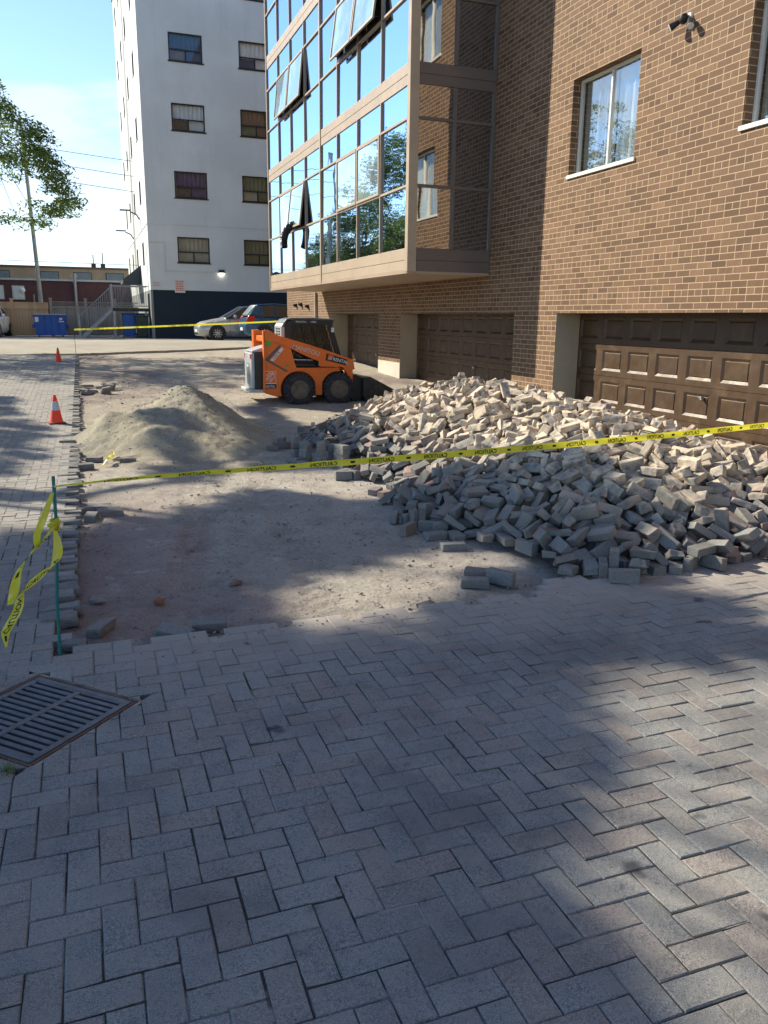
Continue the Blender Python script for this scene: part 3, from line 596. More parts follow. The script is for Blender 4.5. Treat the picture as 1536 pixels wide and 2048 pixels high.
1819,124,121,149,114,0,769,1954,19,146,149,179,0,1253,1465,142,297,153,122,0,1183,2207,198,146,157,202,2,669,2497,-9,157,0,228,0,901,1461,46,85,136,158,
0,982,1299,55,13,173,116,0,921,2023,87,132,125,297,0,916,1318,46,91,173,20,2,952,1943,94,153,160,194,0,1135,1455,111,172,165,138,0,829,2197,24,134,126,
178,0,1482,1557,144,4,155,82,0,990,1727,116,278,143,169,0,1060,2228,135,152,175,308,0,1549,1682,138,121,208,154,0,829,2022,12,84,146,135,0,1143,1709,161,
164,292,121,2,1400,1424,97,124,176,173,0,797,2339,39,79,196,230,0,1024,2078,120,58,168,258,0,1283,1962,187,70,156,221,0,935,2275,83,273,157,141,1,759,1758,
44,167,169,167,0,836,2962,46,71,147,183,2,772,2376,25,144,1,98,0,1348,1373,88,160,22,195,0,976,2121,103,156,162,177,0,733,1814,9,84,180,147,0,906,2304,
77,84,177,164,0,848,2457,71,157,290,152,0,957,2606,132,138,166,241,0,1203,2383,216,157,188,313,0,1373,2026,192,216,184,190,0,1607,1601,130,140,152,163,
2,1447,1843,191,168,141,72,0,784,1639,26,204,191,112,0,738,1978,-9,157,157,25,0,1159,1749,172,146,158,239,0,910,2753,117,100,149,283,0,1019,2487,139,220,
153,9,0,905,2424,84,175,145,118,0,1140,2538,197,168,162,67,0,874,2751,81,107,127,236,2,1192,1465,128,125,29,194,0,1076,2136,142,81,43,140,0,1221,2033,176,
155,147,192,0,1417,1399,86,122,158,130,0,1058,1303,62,180,172,43,2,1224,2176,193,126,28,115,0,1060,2753,177,256,134,60,0,1042,2014,137,141,171,257,0,1320,
1466,122,200,168,300,0,1232,2306,209,232,146,185,0,1011,1552,101,162,139,169,0,992,1803,115,194,1,124,2,1263,1527,152,93,160,167,0,1048,1619,127,158,137,
0,0,849,1349,29,202,151,6,0,1523,1576,139,211,166,288,1,967,1893,89,144,14,130,1,1269,1869,184,32,202,100,0,1597,1542,105,262,117,209,0,991,1954,100,101,
158,279,2,987,1197,27,146,175,56,1,781,2297,17,78,128,236,0,1068,2184,145,147,4,201,0,931,2424,112,29,174,189,0,913,2680,128,148,139,260,0,781,2330,13,
117,309,146,0,1364,2246,221,125,156,56,0,1199,2824,203,91,165,40,0,1040,2782,160,162,137,206,0,1007,2295,137,193,90,115,0,1476,1494,129,190,178,151,0,1050,
2470,162,170,106,202,0,1283,1234,38,152,177,230,0,721,2438,-2,162,144,127,0,1254,2084,179,135,247,35,0,910,1730,70,173,143,123,0,726,2374,-3,71,157,283,
0,1389,1325,85,185,202,217,0,1264,2492,224,226,134,284,0,1279,1658,166,247,153,204,0,790,1686,32,59,181,197,0,1335,1586,152,290,144,163,0,1172,2476,202,
210,131,190,0,789,2419,26,18,169,114,0,833,1818,48,297,170,165,0,1008,1872,121,94,190,200,0,1517,1729,160,234,146,181,0,1103,2017,153,135,182,56,0,1380,
2184,208,183,136,224,0,1281,1341,80,153,293,88,1,1355,1773,190,232,6,151,0,895,1579,61,8,171,167,0,1010,2805,152,139,149,201,0,1222,1232,53,144,133,262,
1,826,2282,41,204,144,244,0,708,2651,10,157,91,9,0,855,2415,70,135,170,88,0,1499,1812,175,168,146,68,0,1028,1493,97,150,174,305,0,1207,2463,213,75,18,154,
2,712,2478,-3,119,0,161,0,1170,1992,164,52,161,231,0,778,1578,4,160,155,113,0,1105,1672,152,143,165,290,0,1216,1626,169,147,160,283,0,943,1336,73,238,190,
120,0,1371,1899,200,123,233,89,1,797,2569,52,108,30,180,0,1324,2768,233,159,110,75,0,1166,2318,202,118,297,209,0,1216,1305,65,180,16,158,0,944,2465,121,
133,159,34,0,1551,2272,183,160,120,164,0,760,1701,15,138,4,188,0,724,2595,15,162,170,152,0,1391,1865,189,230,172,90,0,1071,1243,49,270,133,137,0,1126,1907,
151,168,131,10,0,743,1623,10,30,161,117,2,1441,1733,173,180,154,308,1,939,1770,81,162,137,132,2,863,1941,60,223,131,81,0,951,2076,91,103,150,202,0,616,
2646,-9,0,157,80,1,706,1780,-9,157,157,99,0,887,2108,50,21,155,175,0,1160,2105,177,120,314,184,0,1039,2545,149,170,14,104,0,981,2837,135,186,282,170,0,
1210,2442,207,260,281,150,0,1046,2360,155,148,169,2,0,1579,1747,145,213,182,129,0,708,2344,-9,157,157,49,0,824,2578,67,97,144,118,0,879,2497,96,141,302,
133,0,1087,2473,186,171,163,232,0,844,2763,80,198,148,202,2,1008,1667,116,21,168,242,0,704,2749,11,79,157,23,0,1547,1816,157,122,183,52,0,1241,2674,224,
190,303,155,0,1224,1860,180,290,156,251,0,928,2524,105,153,135,4,1,973,2361,124,239,123,79,0,1415,2225,207,152,286,181,0,1296,2051,189,259,163,148,0,779,
1889,20,0,190,159,0,986,1425,71,159,118,167,1,1161,1351,94,124,171,34,1,763,1993,9,157,305,170,0,691,3019,-9,0,157,214,1,930,2234,78,146,295,136,0,985,
1486,82,130,11,201,0,1225,2346,198,72,190,109,0,1031,1814,134,264,171,138,0,1091,2350,165,70,160,83,0,991,2165,102,120,285,220,0,835,2686,62,266,143,185,
2,804,1631,37,259,156,79,0,1312,1396,93,35,141,167,0,820,2260,14,10,145,142,0,1103,2410,166,96,124,234,2,1210,1160,23,206,283,159,0,730,2496,23,154,12,
93,0,980,1605,83,173,145,134,2,906,2358,90,155,1,140,0,716,1827,-9,157,0,214,1,790,2978,26,157,169,270,0,859,2177,41,161,180,15,0,835,2121,13,136,152,212,
0,1248,1967,180,137,171,209,0,757,2410,14,157,17,153,1,1063,1976,136,198,118,52,0,1171,2437,189,176,45,191,0,1185,2609,196,94,67,142,0,1065,2420,172,171,
28,163,0,1393,2368,214,225,85,158,2,855,2573,81,251,141,128,2,864,2213,46,92,183,197,0,788,2646,41,184,8,116,0,1203,2254,194,284,144,247,0,1080,1523,120,
141,151,240,0,1385,1783,186,77,169,133,0,983,2609,138,201,164,237,0,1080,2109,147,181,291,179,0,999,2522,133,14,142,129,0,933,2552,113,300,157,156,0,1394,
1556,144,190,169,302,0,971,2346,109,129,178,192,0,1326,1941,191,134,168,222,0,1366,1416,91,277,173,113,0,824,2444,40,270,170,77,0,1310,1964,178,104,34,
200,0,1104,1876,147,96,158,276,2,1121,2445,182,74,173,138,0,1119,1233,34,195,164,183,2,1370,2694,224,99,15,187,0,806,3068,8,150,236,49,0,1122,2302,167,
245,139,145,0,931,1158,24,156,157,52,0,835,2544,60,278,156,125,0,969,2645,139,91,179,13,0,1454,1428,87,283,155,178,0,1365,2562,223,164,138,264,0,798,2840,
37,173,173,195,2,1136,1966,159,70,168,187,0,1474,1602,148,16,162,181,0,935,2457,100,140,136,294,0,1141,2357,192,121,157,1,0,992,1461,79,106,160,196,0,1173,
2170,179,56,148,183,0,1020,2720,149,298,145,191,1,1052,1515,117,262,143,228,0,891,2066,57,54,162,252,0,847,2099,20,55,145,212,0,749,3001,-9,157,157,130,
0,987,1922,94,173,153,121,0,1112,2199,156,127,174,165,0,1019,1698,130,155,120,124,2,1061,2330,148,191,177,312,2,1081,1838,151,64,149,200,0,1247,1428,119,
132,141,287,0,1577,1944,165,163,140,110,2,1167,1903,157,63,224,126,0,1207,1173,32,207,185,4,0,741,2386,3,99,145,119,2,879,1550,46,117,55,178,0,849,2067,
31,137,144,214,1,688,2632,-2,175,79,81,0,1196,1808,177,153,133,295,0,1348,1570,144,116,151,172,0,1262,1698,172,132,3,133,1,1331,2045,194,72,180,217,0,1265,
2333,220,143,110,280,0,1262,1563,157,163,169,119,0,769,3042,-4,236,157,183,0,1261,1793,191,228,77,194,0,1292,2210,195,147,281,145,1,893,1946,63,173,132,
27,0,1186,1949,159,84,141,295,0,882,2220,58,161,29,165,0,1402,1512,128,195,151,172,1,1286,2641,232,164,16,186,0,1309,1609,161,224,141,56,0,801,3104,12,
236,157,267,0,1146,2223,183,170,296,109,0,978,2444,121,262,267,137,0,1332,1844,189,140,243,245,0,1118,2140,156,226,171,295,0,1347,2243,211,184,20,87,2,
984,2047,100,169,111,245,0,1395,2489,213,148,53,198,0,923,1886,82,278,160,96,0,1313,2752,228,204,157,312,0,1125,2065,159,164,150,99,0,1113,2795,174,115,
164,180,0,1154,2140,165,250,186,129,0,730,1603,-4,79,157,271,0,846,1585,44,152,136,192,0,1169,2644,192,125,154,95,1,701,2515,6,0,157,208,0,892,2589,107,
147,171,48,0,1185,2763,191,138,160,91,0,845,1698,47,291,125,191,0,1111,2655,172,168,191,120,1,795,1496,7,304,147,119,0,1039,2050,130,224,153,181,0,1191,
2513,214,204,262,180,0,1265,2254,199,158,151,235,0,1100,1940,151,163,138,138,0,1024,2657,137,122,146,247,0,877,2244,57,246,259,169,0,872,1513,39,23,185,
120,0,810,1857,32,167,170,20,0,1476,2369,198,158,130,205,1,1104,1193,21,214,124,288,0,917,1612,72,180,159,240,0,1121,3005,153,80,171,202,0,778,2747,40,
52,153,74,0,1174,2585,192,120,127,157,0,1151,2820,178,163,121,125,0,786,2980,7,157,0,194,0,1019,3071,90,194,101,282,0,1171,2046,162,223,158,255,0,1414,
1594,153,128,157,183,2,1005,1622,113,116,210,55,1,1011,2110,106,211,176,164,1,1240,2338,211,189,169,183,2,819,2071,7,159,153,133,2,1264,1292,53,132,187,
2,2,1191,1852,168,121,2,140,0,884,2672,80,166,137,121,0,1234,2748,209,180,128,68,0,999,1562,82,169,142,148,0,699,2859,-4,79,157,8,2,1130,2388,181,12,149,
118,0,1394,2510,228,210,148,269,0,1067,1586,144,132,8,99,0,1128,2577,182,155,187,167,0,743,2631,30,140,306,190,0,1461,1890,176,61,184,97,0,1073,2740,160,
123,148,159,0,928,2901,90,70,165,180,0,990,2297,131,164,227,3,0,1308,1301,64,95,125,278,0,1230,1805,180,135,166,80,2,790,1739,47,111,192,257,0,756,2296,
-2,192,158,50,0,1118,1989,155,210,173,155,0,1166,2704,188,65,153,205,0,1429,2001,205,183,141,3,0,1084,1376,92,163,144,161,0,870,1292,25,177,149,82,0,1415,
2644,220,194,150,152,0,1040,1973,127,200,167,251,0,951,2727,124,236,113,165,1,1256,2196,191,127,132,107,2,1075,2605,171,266,145,103,0,789,2675,36,274,271,
159,2,1360,2293,211,85,229,169,0,831,1770,44,133,166,292,0,1283,2440,212,86,183,178,0,1050,1199,19,241,146,226,0,1600,1629,129,193,27,193,2,759,2903,2,
157,118,159,0,1698,1711,117,162,146,262,0,1430,1722,162,180,308,124,0,1004,2571,128,72,296,149,0,1012,2217,112,175,146,38,0,1214,2499,215,232,130,76,0,
1542,2016,177,164,152,161,0,1466,2155,188,231,164,119,1,918,1658,76,115,289,125,0,1007,2616,130,149,123,162,0,1144,1569,128,143,309,122,0,1259,2918,194,
200,162,271,0,1523,2268,188,145,159,88,2,1478,1406,95,125,142,203,0,1370,1338,72,259,153,93,0,1238,2663,203,89,126,65,0,1041,1884,129,134,162,217,0,847,
1275,17,177,150,82,0,1458,1934,177,156,269,132,0,891,2973,66,308,148,190,0,1180,2561,192,186,187,314,1,1081,1639,143,11,150,208,1,1099,1481,110,15,124,
125,0,1257,1460,119,112,149,311,0,794,2704,44,155,119,153,0,717,2557,2,172,297,226,0,1085,2054,137,165,163,41,0,1446,1372,83,67,172,57,0,1282,1492,126,
179,173,174,0,1419,1974,198,4,150,125,1,813,2466,34,270,164,74,0,1420,2701,216,242,291,150,0,924,1211,22,131,143,178,2,914,1254,32,161,136,212,0,1324,2317,
208,137,183,311,0,1075,2314,146,138,279,71,0,799,2955,17,125,158,193,0,1305,2601,224,184,14,95,0,954,1257,37,143,173,39,0,914,2706,89,140,147,289,0,1169,
2905,180,170,185,225,1,1045,1713,138,171,147,123,0,1364,2207,202,153,13,176,1,1169,2859,183,101,107,217,2,702,2513,-10,157,314,224,0,1051,2920,144,70,142,
36,0,1120,1754,164,123,154,62,0,1038,1450,97,140,153,236,0,1124,2852,166,236,101,129,0,1150,2018,154,7,187,203,0,761,2741,20,213,171,105,0,928,1169,9,156,
158,64,2,1521,2539,207,224,151,56,0,914,2158,67,22,151,96,2,1111,2575,175,133,175,123,0,1209,1213,26,209,132,248,0,883,1935,53,145,130,79,0,1110,2757,170,
174,294,100,0,1559,1622,125,122,117,49,0,1137,2346,173,197,142,15,0,998,3286,24,138,279,234,0,774,2234,0,160,297,177,0,1291,1754,198,160,158,169,2,1137,
1646,158,58,106,230,0,734,1877,-4,79,157,205,0,1058,2649,158,187,139,110,0,922,2327,83,145,176,313,0,1058,1841,138,173,166,43,0,892,2783,85,6,131,120,0,
1089,2691,162,153,127,293,0,898,1702,62,16,142,126,2,1437,1628,148,235,181,270,0,1255,1174,34,0,158,104,0,1156,1399,96,233,139,248,2,1333,1684,163,228,
149,307,2,1408,2134,196,137,161,234,0,832,2660,51,123,290,175,0,841,3120,12,229,198,62,0,1239,1206,39,101,171,189,1,1492,2607,195,125,35,107,0,1027,1756,
122,81,296,155,0,1388,1735,170,135,182,78,0,872,1812,64,194,177,48,0,1362,2091,189,123,152,292,0,720,2310,-9,157,157,28,1,1206,2336,193,310,146,113,0,1186,
1922,159,152,141,301,0,1160,1934,152,157,141,286,0,1170,2509,185,200,145,240,0,1022,1222,20,151,177,67,0,1484,1855,164,156,124,150,0,810,2545,42,195,174,
284,0,937,1369,65,154,173,23,1,896,1359,27,137,165,239,0,1072,1777,135,219,156,225,0,1493,1678,148,226,137,243,0,1109,3266,75,195,180,173,0,971,2566,114,
60,165,266,0,1142,2205,173,136,153,148,0,836,1666,48,79,152,11,1,1055,2135,122,117,279,143,0,1240,1329,77,117,164,307,0,1006,2415,131,219,173,306,0,780,
2877,9,236,280,162,0,1026,1932,124,273,172,232,0,1317,1424,91,171,168,137,0,1317,1895,187,168,274,138,1,943,1967,78,114,135,219,0,1536,1549,127,168,146,
130,1,880,2009,39,104,206,49,0,833,2400,48,178,304,222,0,1325,2185,196,166,143,77,0,1295,2094,185,71,170,225,0,1367,1964,187,176,157,248,0,945,1710,93,
129,171,25,0,1016,2247,132,137,136,204,0,1492,2029,176,305,143,104,0,1272,2639,218,142,160,118,0,867,2816,83,20,165,211,1,1281,2099,175,201,224,193,1,760,
2583,27,235,260,142,0,820,2361,42,194,141,3,0,1169,1215,24,211,150,152,0,1359,2635,214,208,144,173,2,1204,2047,159,256,68,180,0,824,2222,13,154,143,169,
1,819,1359,8,157,157,136,0,829,2301,18,23,157,89,0,1536,1645,133,120,138,24,0,1097,2669,168,32,175,159,0,1328,2705,227,18,146,174,0,1066,1649,130,166,162,
161,0,771,2502,18,58,147,217,1,993,1251,34,160,136,230,2,1197,1696,168,155,16,148,0,1646,1711,114,76,19,165,0,1052,2606,157,145,302,103,0,1215,2725,197,
125,139,161,2,1646,1743,108,98,123,229,0,959,2965,98,160,149,139,0,857,2909,37,10,204,138,0,1561,1910,154,105,177,294,0,1184,1429,106,253,157,162,0,1223,
2616,206,168,175,3,0,750,2692,17,152,22,134,0,1234,1930,165,142,284,71,0,1311,2461,220,178,162,276,2,1358,2477,222,236,154,140,0,1127,2708,171,156,141,
147,0,913,2549,96,168,155,11,0,899,2617,94,306,166,132,0,1661,1618,114,41,175,131,2,835,2038,14,88,148,135,0,761,1815,20,136,168,80,0,1355,1652,154,75,
146,284,0,966,3230,37,160,162,297,2,978,2278,96,194,151,140,0,969,2061,88,144,140,196,0,1156,2875,173,214,175,171,0,1105,1312,57,175,147,187,0,779,1663,
14,86,146,139,1,1102,2100,134,151,264,151,0,1217,2103,170,156,174,151,0,853,2288,36,167,156,250,0,1165,2090,154,164,124,145,2,839,1334,22,201,143,13,0,
1394,1625,152,190,178,190,0,1062,1939,120,85,152,207,0,1366,2449,216,155,151,313,0,1623,1576,113,165,6,119,1,1434,1678,154,70,287,146,2,1369,1287,59,271,
165,71,0,1172,3012,161,97,305,145,0,1530,2513,192,141,147,209,0,1117,2543,175,239,166,155,0,1130,2317,171,85,142,146,0,1211,1414,100,217,313,163,0,901,
2288,59,190,170,274,0,995,1890,112,243,139,200,0,986,3000,97,297,152,216,0,1483,1926,175,215,162,42,0,995,2758,134,175,305,198,0,892,2847,81,214,143,124,
0,1175,1662,157,45,147,160,0,1271,2822,195,116,159,142,0,742,1914,-4,79,157,198,2,1454,1835,178,151,139,120,0,1687,1772,109,217,150,261,0,841,1629,47,252,
153,165,0,1260,1950,167,241,134,85,0,784,1804,27,147,18,159,0,846,2733,55,121,148,24,0,1091,3083,119,137,158,16,2,1113,2618,180,152,5,79,0,1131,1308,72,
170,173,117,0,1486,2441,191,159,142,166,0,1023,1529,90,78,176,23,0,1107,1737,150,280,160,68,0,1421,1808,180,181,149,44,0,1224,2194,182,195,4,143,0,1499,
2566,204,167,289,83,1,985,2324,120,160,56,151,0,1284,2173,179,166,308,231,0,1214,2760,182,168,169,89,0,705,2817,-2,157,172,274,0,951,3294,6,157,278,91,
0,1267,2590,206,82,135,119,0,888,2452,69,111,296,201,0,1181,1284,50,130,166,139,0,861,1980,28,23,167,245,2,1173,1474,117,158,173,85,0,1430,2118,184,150,
161,57,0,1144,1276,40,148,138,264,0,1654,1818,123,141,46,130,0,994,2482,118,19,148,223,0,1195,2331,177,166,149,49,0,1088,2277,158,172,151,165,0,847,1547,
29,278,143,199,0,1359,2147,196,185,165,305,0,1271,2301,204,120,96,258,0,1084,3037,122,126,167,124,0,1277,1736,176,76,159,54,0,905,1530,56,139,173,293,0,
1280,2790,211,122,6,178,0,737,2638,16,153,175,77,0,853,2346,73,124,146,147,0,784,2625,23,136,168,243,1,1063,2492,161,73,298,150,0,878,2950,42,288,189,151,
2,910,2728,76,154,161,148,0,1294,2852,206,158,164,133,0,1172,1175,8,157,157,248,0,1049,2693,146,157,139,142,2,981,2711,128,56,96,228,1,1203,1290,58,182,
169,262,0,859,1928,44,136,177,171,1,858,1457,33,158,192,69,0,955,1676,84,148,139,192,0,1170,1262,58,112,142,287,2,1123,1373,81,143,171,42,0,1313,2101,187,
228,166,226,0,743,2783,14,167,302,156,1,983,1751,100,305,140,172,0,1495,2716,208,110,117,277,1,961,2365,97,132,111,8,0,1047,3291,48,151,155,188,0,1515,
1764,147,236,127,269,0,1201,1760,172,193,159,95,0,1482,1890,169,179,105,167,0,929,1989,67,280,168,191,0,1238,2237,182,277,153,111,0,699,2598,-2,201,157,
55,2,937,1818,75,150,177,285,1,1295,2240,203,219,138,239,0,1341,1505,126,12,144,138,2,1159,2744,173,92,152,285,0,933,1945,64,225,177,277,0,1234,1996,166,
149,152,213,0,1141,1617,142,289,149,138,1,872,1977,42,21,171,237,0,1194,2862,185,185,164,77,1,1409,2806,223,74,165,157,0,1701,1860,105,151,293,110,0,1221,
2392,205,10,136,112,0,739,2522,13,166,166,120,0,1523,1474,102,258,196,181,0,1017,2334,135,152,176,312,1,1496,2201,183,84,166,181,0,1142,2634,180,120,155,
237,0,1113,3065,127,176,148,200,0,1476,1733,151,127,164,27,0,1263,2409,213,158,151,166,1,966,1493,61,250,140,143,2,1155,2259,173,39,121,139,0,1334,2242,
200,282,162,65,0,1134,2109,161,72,155,25,2,1105,1633,141,70,120,211,1,1135,1157,24,157,0,157,0,1397,1464,113,164,132,126,0,1372,2591,219,116,149,275,1,
1286,2028,184,120,312,138,0,1063,3013,116,189,115,173,0,944,3118,42,174,145,255,0,783,1918,12,10,165,164,0,857,2812,63,116,178,143,0,1575,1819,148,309,
153,227,0,1209,1544,138,171,156,165,0,1506,2388,198,212,167,122,0,748,1769,5,4,153,116,0,1008,2365,138,146,10,172,0,1420,1350,77,83,139,233,0,942,2989,
77,164,165,26,0,825,2894,28,123,152,218,0,1111,1972,139,139,164,139,0,1616,1309,59,208,157,215,0,1605,2020,142,283,170,170,0,1501,1283,56,215,178,183,0,
1072,2989,112,159,60,279,0,1788,1586,47,122,148,186,1,1315,1221,30,164,165,121,0,1523,2174,177,69,164,108,0,1689,1253,8,157,0,107,1,1029,3250,43,154,307,
225,0,1672,1377,52,143,182,141,0,1424,1187,39,54,186,255,0,1963,2580,-9,159,157,234,0,1750,1487,46,99,191,195,0,1710,2195,106,177,156,238,0,741,1718,1,
130,148,221,0,1245,1500,124,162,142,231,0,1402,1304,52,130,192,19,0,830,1809,27,174,142,99,0,1748,1405,40,250,148,243,0,1923,2265,10,164,171,181,2,1061,
3253,44,286,128,214,0,1908,1766,23,99,151,67,0,1135,1340,85,14,173,117,0,1437,1906,171,152,188,121,0,1831,1633,43,304,190,130,0,1258,3138,135,230,160,140,
0,952,1907,72,295,147,199,0,1803,1466,17,79,150,19,0,1397,2338,207,310,186,130,0,1104,1165,8,157,157,117,0,1910,1540,-9,157,157,101,0,1744,1467,36,120,
173,166,0,1243,1872,171,147,145,230,0,1245,1194,13,237,157,184,1,1316,2643,220,308,132,188,0,886,2600,82,145,157,89,0,961,1451,56,125,298,199,0,906,1998,
50,184,179,69,0,1696,2371,110,297,168,106,0,1068,1577,123,131,158,272,0,1371,1114,17,157,176,190,0,1839,1351,17,153,172,237,0,1637,1797,110,294,153,117,
0,1310,2522,212,167,139,13,0,1293,1191,24,155,147,252,0,1861,1993,48,8,177,169,0,1604,2401,163,145,145,42,0,1724,1397,41,265,106,126,0,1606,1360,63,185,
184,26,0,1622,2445,149,190,165,130,0,1338,1173,16,177,164,115,0,1320,3061,177,234,142,131,0,1521,1719,138,145,160,267,0,1926,2219,9,168,5,100,0,1236,1272,
35,152,136,253,2,840,1902,39,208,141,21,0,1350,2019,173,85,165,63,2,1454,1473,99,134,167,140,1,899,1772,63,158,179,304,0,1518,1239,29,312,139,110,0,960,
1552,65,178,156,105,1,836,1474,8,157,0,228,0,1528,1435,96,136,131,294,0,1281,1320,53,161,177,96,1,1189,1332,83,157,312,160,0,1751,1601,63,164,173,158,0,
1975,2276,-9,157,157,224,0,1474,1490,102,288,169,142,2,1556,1548,111,147,165,64,0,1527,2419,194,154,189,160,0,1569,2542,172,162,143,299,0,1622,1274,15,
41,157,116,0,1890,2173,22,307,179,141,2,1880,1761,15,174,145,43,0,1398,1679,153,78,168,112,0,1365,2526,204,79,163,163,0,1341,1326,58,45,139,219,0,1619,
1507,82,122,136,291,0,1301,1630,157,247,152,207,0,1594,2273,150,165,171,185,2,1835,1762,32,238,19,146,0,1082,1441,106,136,167,213,0,1694,2474,121,5,152,
198,0,1343,1794,171,162,157,201,0,1427,1875,181,135,154,16,0,1298,2992,187,155,2,104,1,1717,1419,37,174,259,105,0,1899,1683,18,285,145,139,2,1532,1848,
166,150,4,196,0,928,2094,67,111,190,16,0,1580,2350,171,145,147,45,0,1460,1810,171,138,163,197,0,1235,1119,39,236,157,275,1,1150,1789,160,285,223,152,0,
1405,1949,181,86,178,221,0,1612,2351,153,176,180,225,2,1750,2462,84,143,174,123,0,1245,1249,42,137,151,304,0,1152,3280,79,309,163,92,0,1701,2656,109,234,
21,162,0,1558,1252,25,140,154,182,1,1412,1170,15,159,79,168,0,1475,1343,77,139,175,296,0,1881,1616,20,309,176,132,0,1606,1447,76,272,134,182,0,1060,2235,
118,143,145,207,0,968,1364,56,165,175,7,2,1261,1378,79,140,166,30,0,1251,2274,185,152,155,300,0,1238,1144,27,157,252,196,0,1521,1266,35,186,180,259,0,1774,
1406,23,152,188,101,0,1220,1124,13,236,157,272,0,1124,2932,138,162,161,115,1,1331,2562,210,294,135,204,0,1733,2369,109,231,175,229,0,908,2501,82,262,168,
65,2,1501,1813,152,59,142,94,0,1848,1877,44,13,165,198,0,1581,1660,121,115,133,56,0,1788,2171,71,156,22,159,2,1748,1316,12,236,157,271,0,1674,2816,138,
138,161,116,1,1288,1272,42,198,206,192,2,1243,2809,187,310,175,158,0,1551,1321,48,111,303,142,1,1359,1314,56,156,203,126,0,1830,1441,8,157,157,10,0,1946,
2034,5,226,17,180,0,1235,2301,182,230,304,142,0,1526,3040,156,192,140,310,0,1647,2040,128,76,175,137,0,1018,2462,130,3,162,161,0,1845,2617,42,240,22,149,
0,1617,1676,105,93,169,105,0,1528,1499,110,248,166,161,0,1757,2798,105,24,136,229,0,1728,1371,50,86,200,140,0,840,1650,48,76,160,11,0,905,3055,41,141,297,
123,0,1603,1280,36,114,135,139,2,1849,1317,8,157,0,172,2,1103,1585,137,154,141,193,0,879,2329,61,309,170,178,0,1069,3187,59,53,203,237,0,1478,1316,62,114,
145,304,0,1794,1650,44,63,167,84,0,1326,2914,188,209,146,108,1,1912,1755,4,309,137,146,0,1491,1550,122,207,160,252,1,1318,1153,24,314,157,115,0,1142,1170,
8,157,314,99,2,1597,2504,163,171,141,294,1,1932,2446,6,157,157,79,0,1335,1080,8,157,0,211,0,1537,1604,117,56,150,226,1,1758,2181,93,35,153,71,0,1628,1859,
124,158,280,146,0,1949,1806,-9,159,157,231,0,1611,1358,46,194,152,66,0,1663,2330,125,163,139,300,0,1636,1321,43,291,141,187,0,975,2792,123,165,175,6,0,
1215,2974,175,159,133,120,2,1577,1383,61,161,175,116,0,1653,2283,129,156,138,4,0,1344,2932,197,129,161,131,0,1927,1993,9,218,163,107,0,1807,1518,19,221,
144,23,1,1672,1339,34,187,192,278,0,1605,2847,155,276,193,103,0,1478,2497,198,249,190,168,0,970,3190,33,281,167,123,0,1351,1285,33,20,163,150,1,1507,1425,
77,225,143,298,0,1463,1198,8,0,157,214,0,1115,2225,148,116,175,40,0,1683,1399,51,228,172,146,0,1666,2171,134,127,311,207,0,1671,1515,81,113,179,296,2,1515,
2075,165,11,162,191,0,1288,1878,169,86,162,301,1,1636,1907,117,178,170,61,0,1403,1880,168,172,163,167,0,1351,1225,37,164,24,66,0,1117,2249,148,115,172,
36,2,1628,1180,8,157,314,177,0,1523,1658,130,198,151,205,0,1637,2531,149,175,152,250,0,1612,1749,122,186,115,247,0,1397,1260,34,85,121,262,0,1286,1437,
106,207,170,52,0,1657,1374,41,142,137,52,0,1948,2118,1,310,176,143,0,1777,2707,101,93,156,70,0,1463,1184,29,236,157,233,0,1555,2731,173,158,123,263,0,1035,
3015,87,112,163,240,0,1553,2428,162,299,157,81,0,1132,1199,23,157,170,256,0,1342,1874,167,151,153,147,1,1778,1294,8,0,157,186,0,1931,1641,-7,10,157,185,
0,1712,1931,108,95,168,187,0,1187,1331,62,137,159,9,0,1402,1205,8,157,314,207,0,1701,1434,53,184,127,22,0,1465,1255,50,205,179,166,0,1298,2138,182,239,
146,177,0,1545,1288,33,158,145,97,2,909,3188,9,7,181,204,0,1334,1913,179,229,125,142,0,1339,1214,49,167,135,216,2,1074,1477,111,179,189,19,0,1552,2783,
186,164,180,199,0,1239,1438,103,140,153,307,0,1533,1317,61,142,111,228,2,1685,1199,8,0,157,170,0,1885,1795,24,33,137,76,0,1772,1334,26,274,79,172,1,1774,
1687,65,12,169,192,0,1556,1282,52,145,155,168,0,1861,1819,26,100,151,60,0,1982,1579,-9,157,157,108,1,1412,2194,197,239,162,171,1,1235,1761,186,3,149,146,
0,1169,2962,158,109,142,176,0,1714,1360,24,33,176,191,0,1790,2107,69,167,138,285,0,1878,1552,0,97,153,234,0,1674,1891,112,193,202,192,0,1335,2862,203,75,
133,70,0,1946,1694,-3,226,157,12,0,1280,2008,169,152,180,209,0,1344,1736,165,157,168,116,0,1687,1496,66,118,312,162,1,1561,1402,54,172,147,214,0,1232,1382,
110,162,306,194,2,1402,1545,133,189,301,143,0,959,3238,19,157,152,113,2,1465,2402,200,166,163,208,0,1835,2660,54,5,153,170,0,1497,2971,175,196,165,226,
0,1795,1732,59,170,145,267,0,1686,1627,96,126,169,136,0,1104,2824,162,174,180,58,2,1761,1359,25,166,154,212,0,1591,1420,86,202,135,289,2,1484,1151,8,314,
157,88,0,1448,1129,13,79,157,44,0,1811,1841,52,295,185,190,2,1292,2280,192,71,153,225,2,1044,2399,158,138,153,244,1,1329,2008,170,276,69,184,2,720,1739,
-5,236,157,71,0,1630,2687,151,141,295,153,1,1139,1487,117,147,147,213,1,884,1430,25,185,3,138,0,923,1545,49,178,164,88,0,1203,2652,189,159,191,306,0,1179,
1509,128,172,162,146,1,918,1927,62,183,148,202,0,1505,1376,66,191,169,95,0,1459,2234,191,240,165,179,0,1699,1811,95,166,107,285,0,1765,1868,81,126,158,
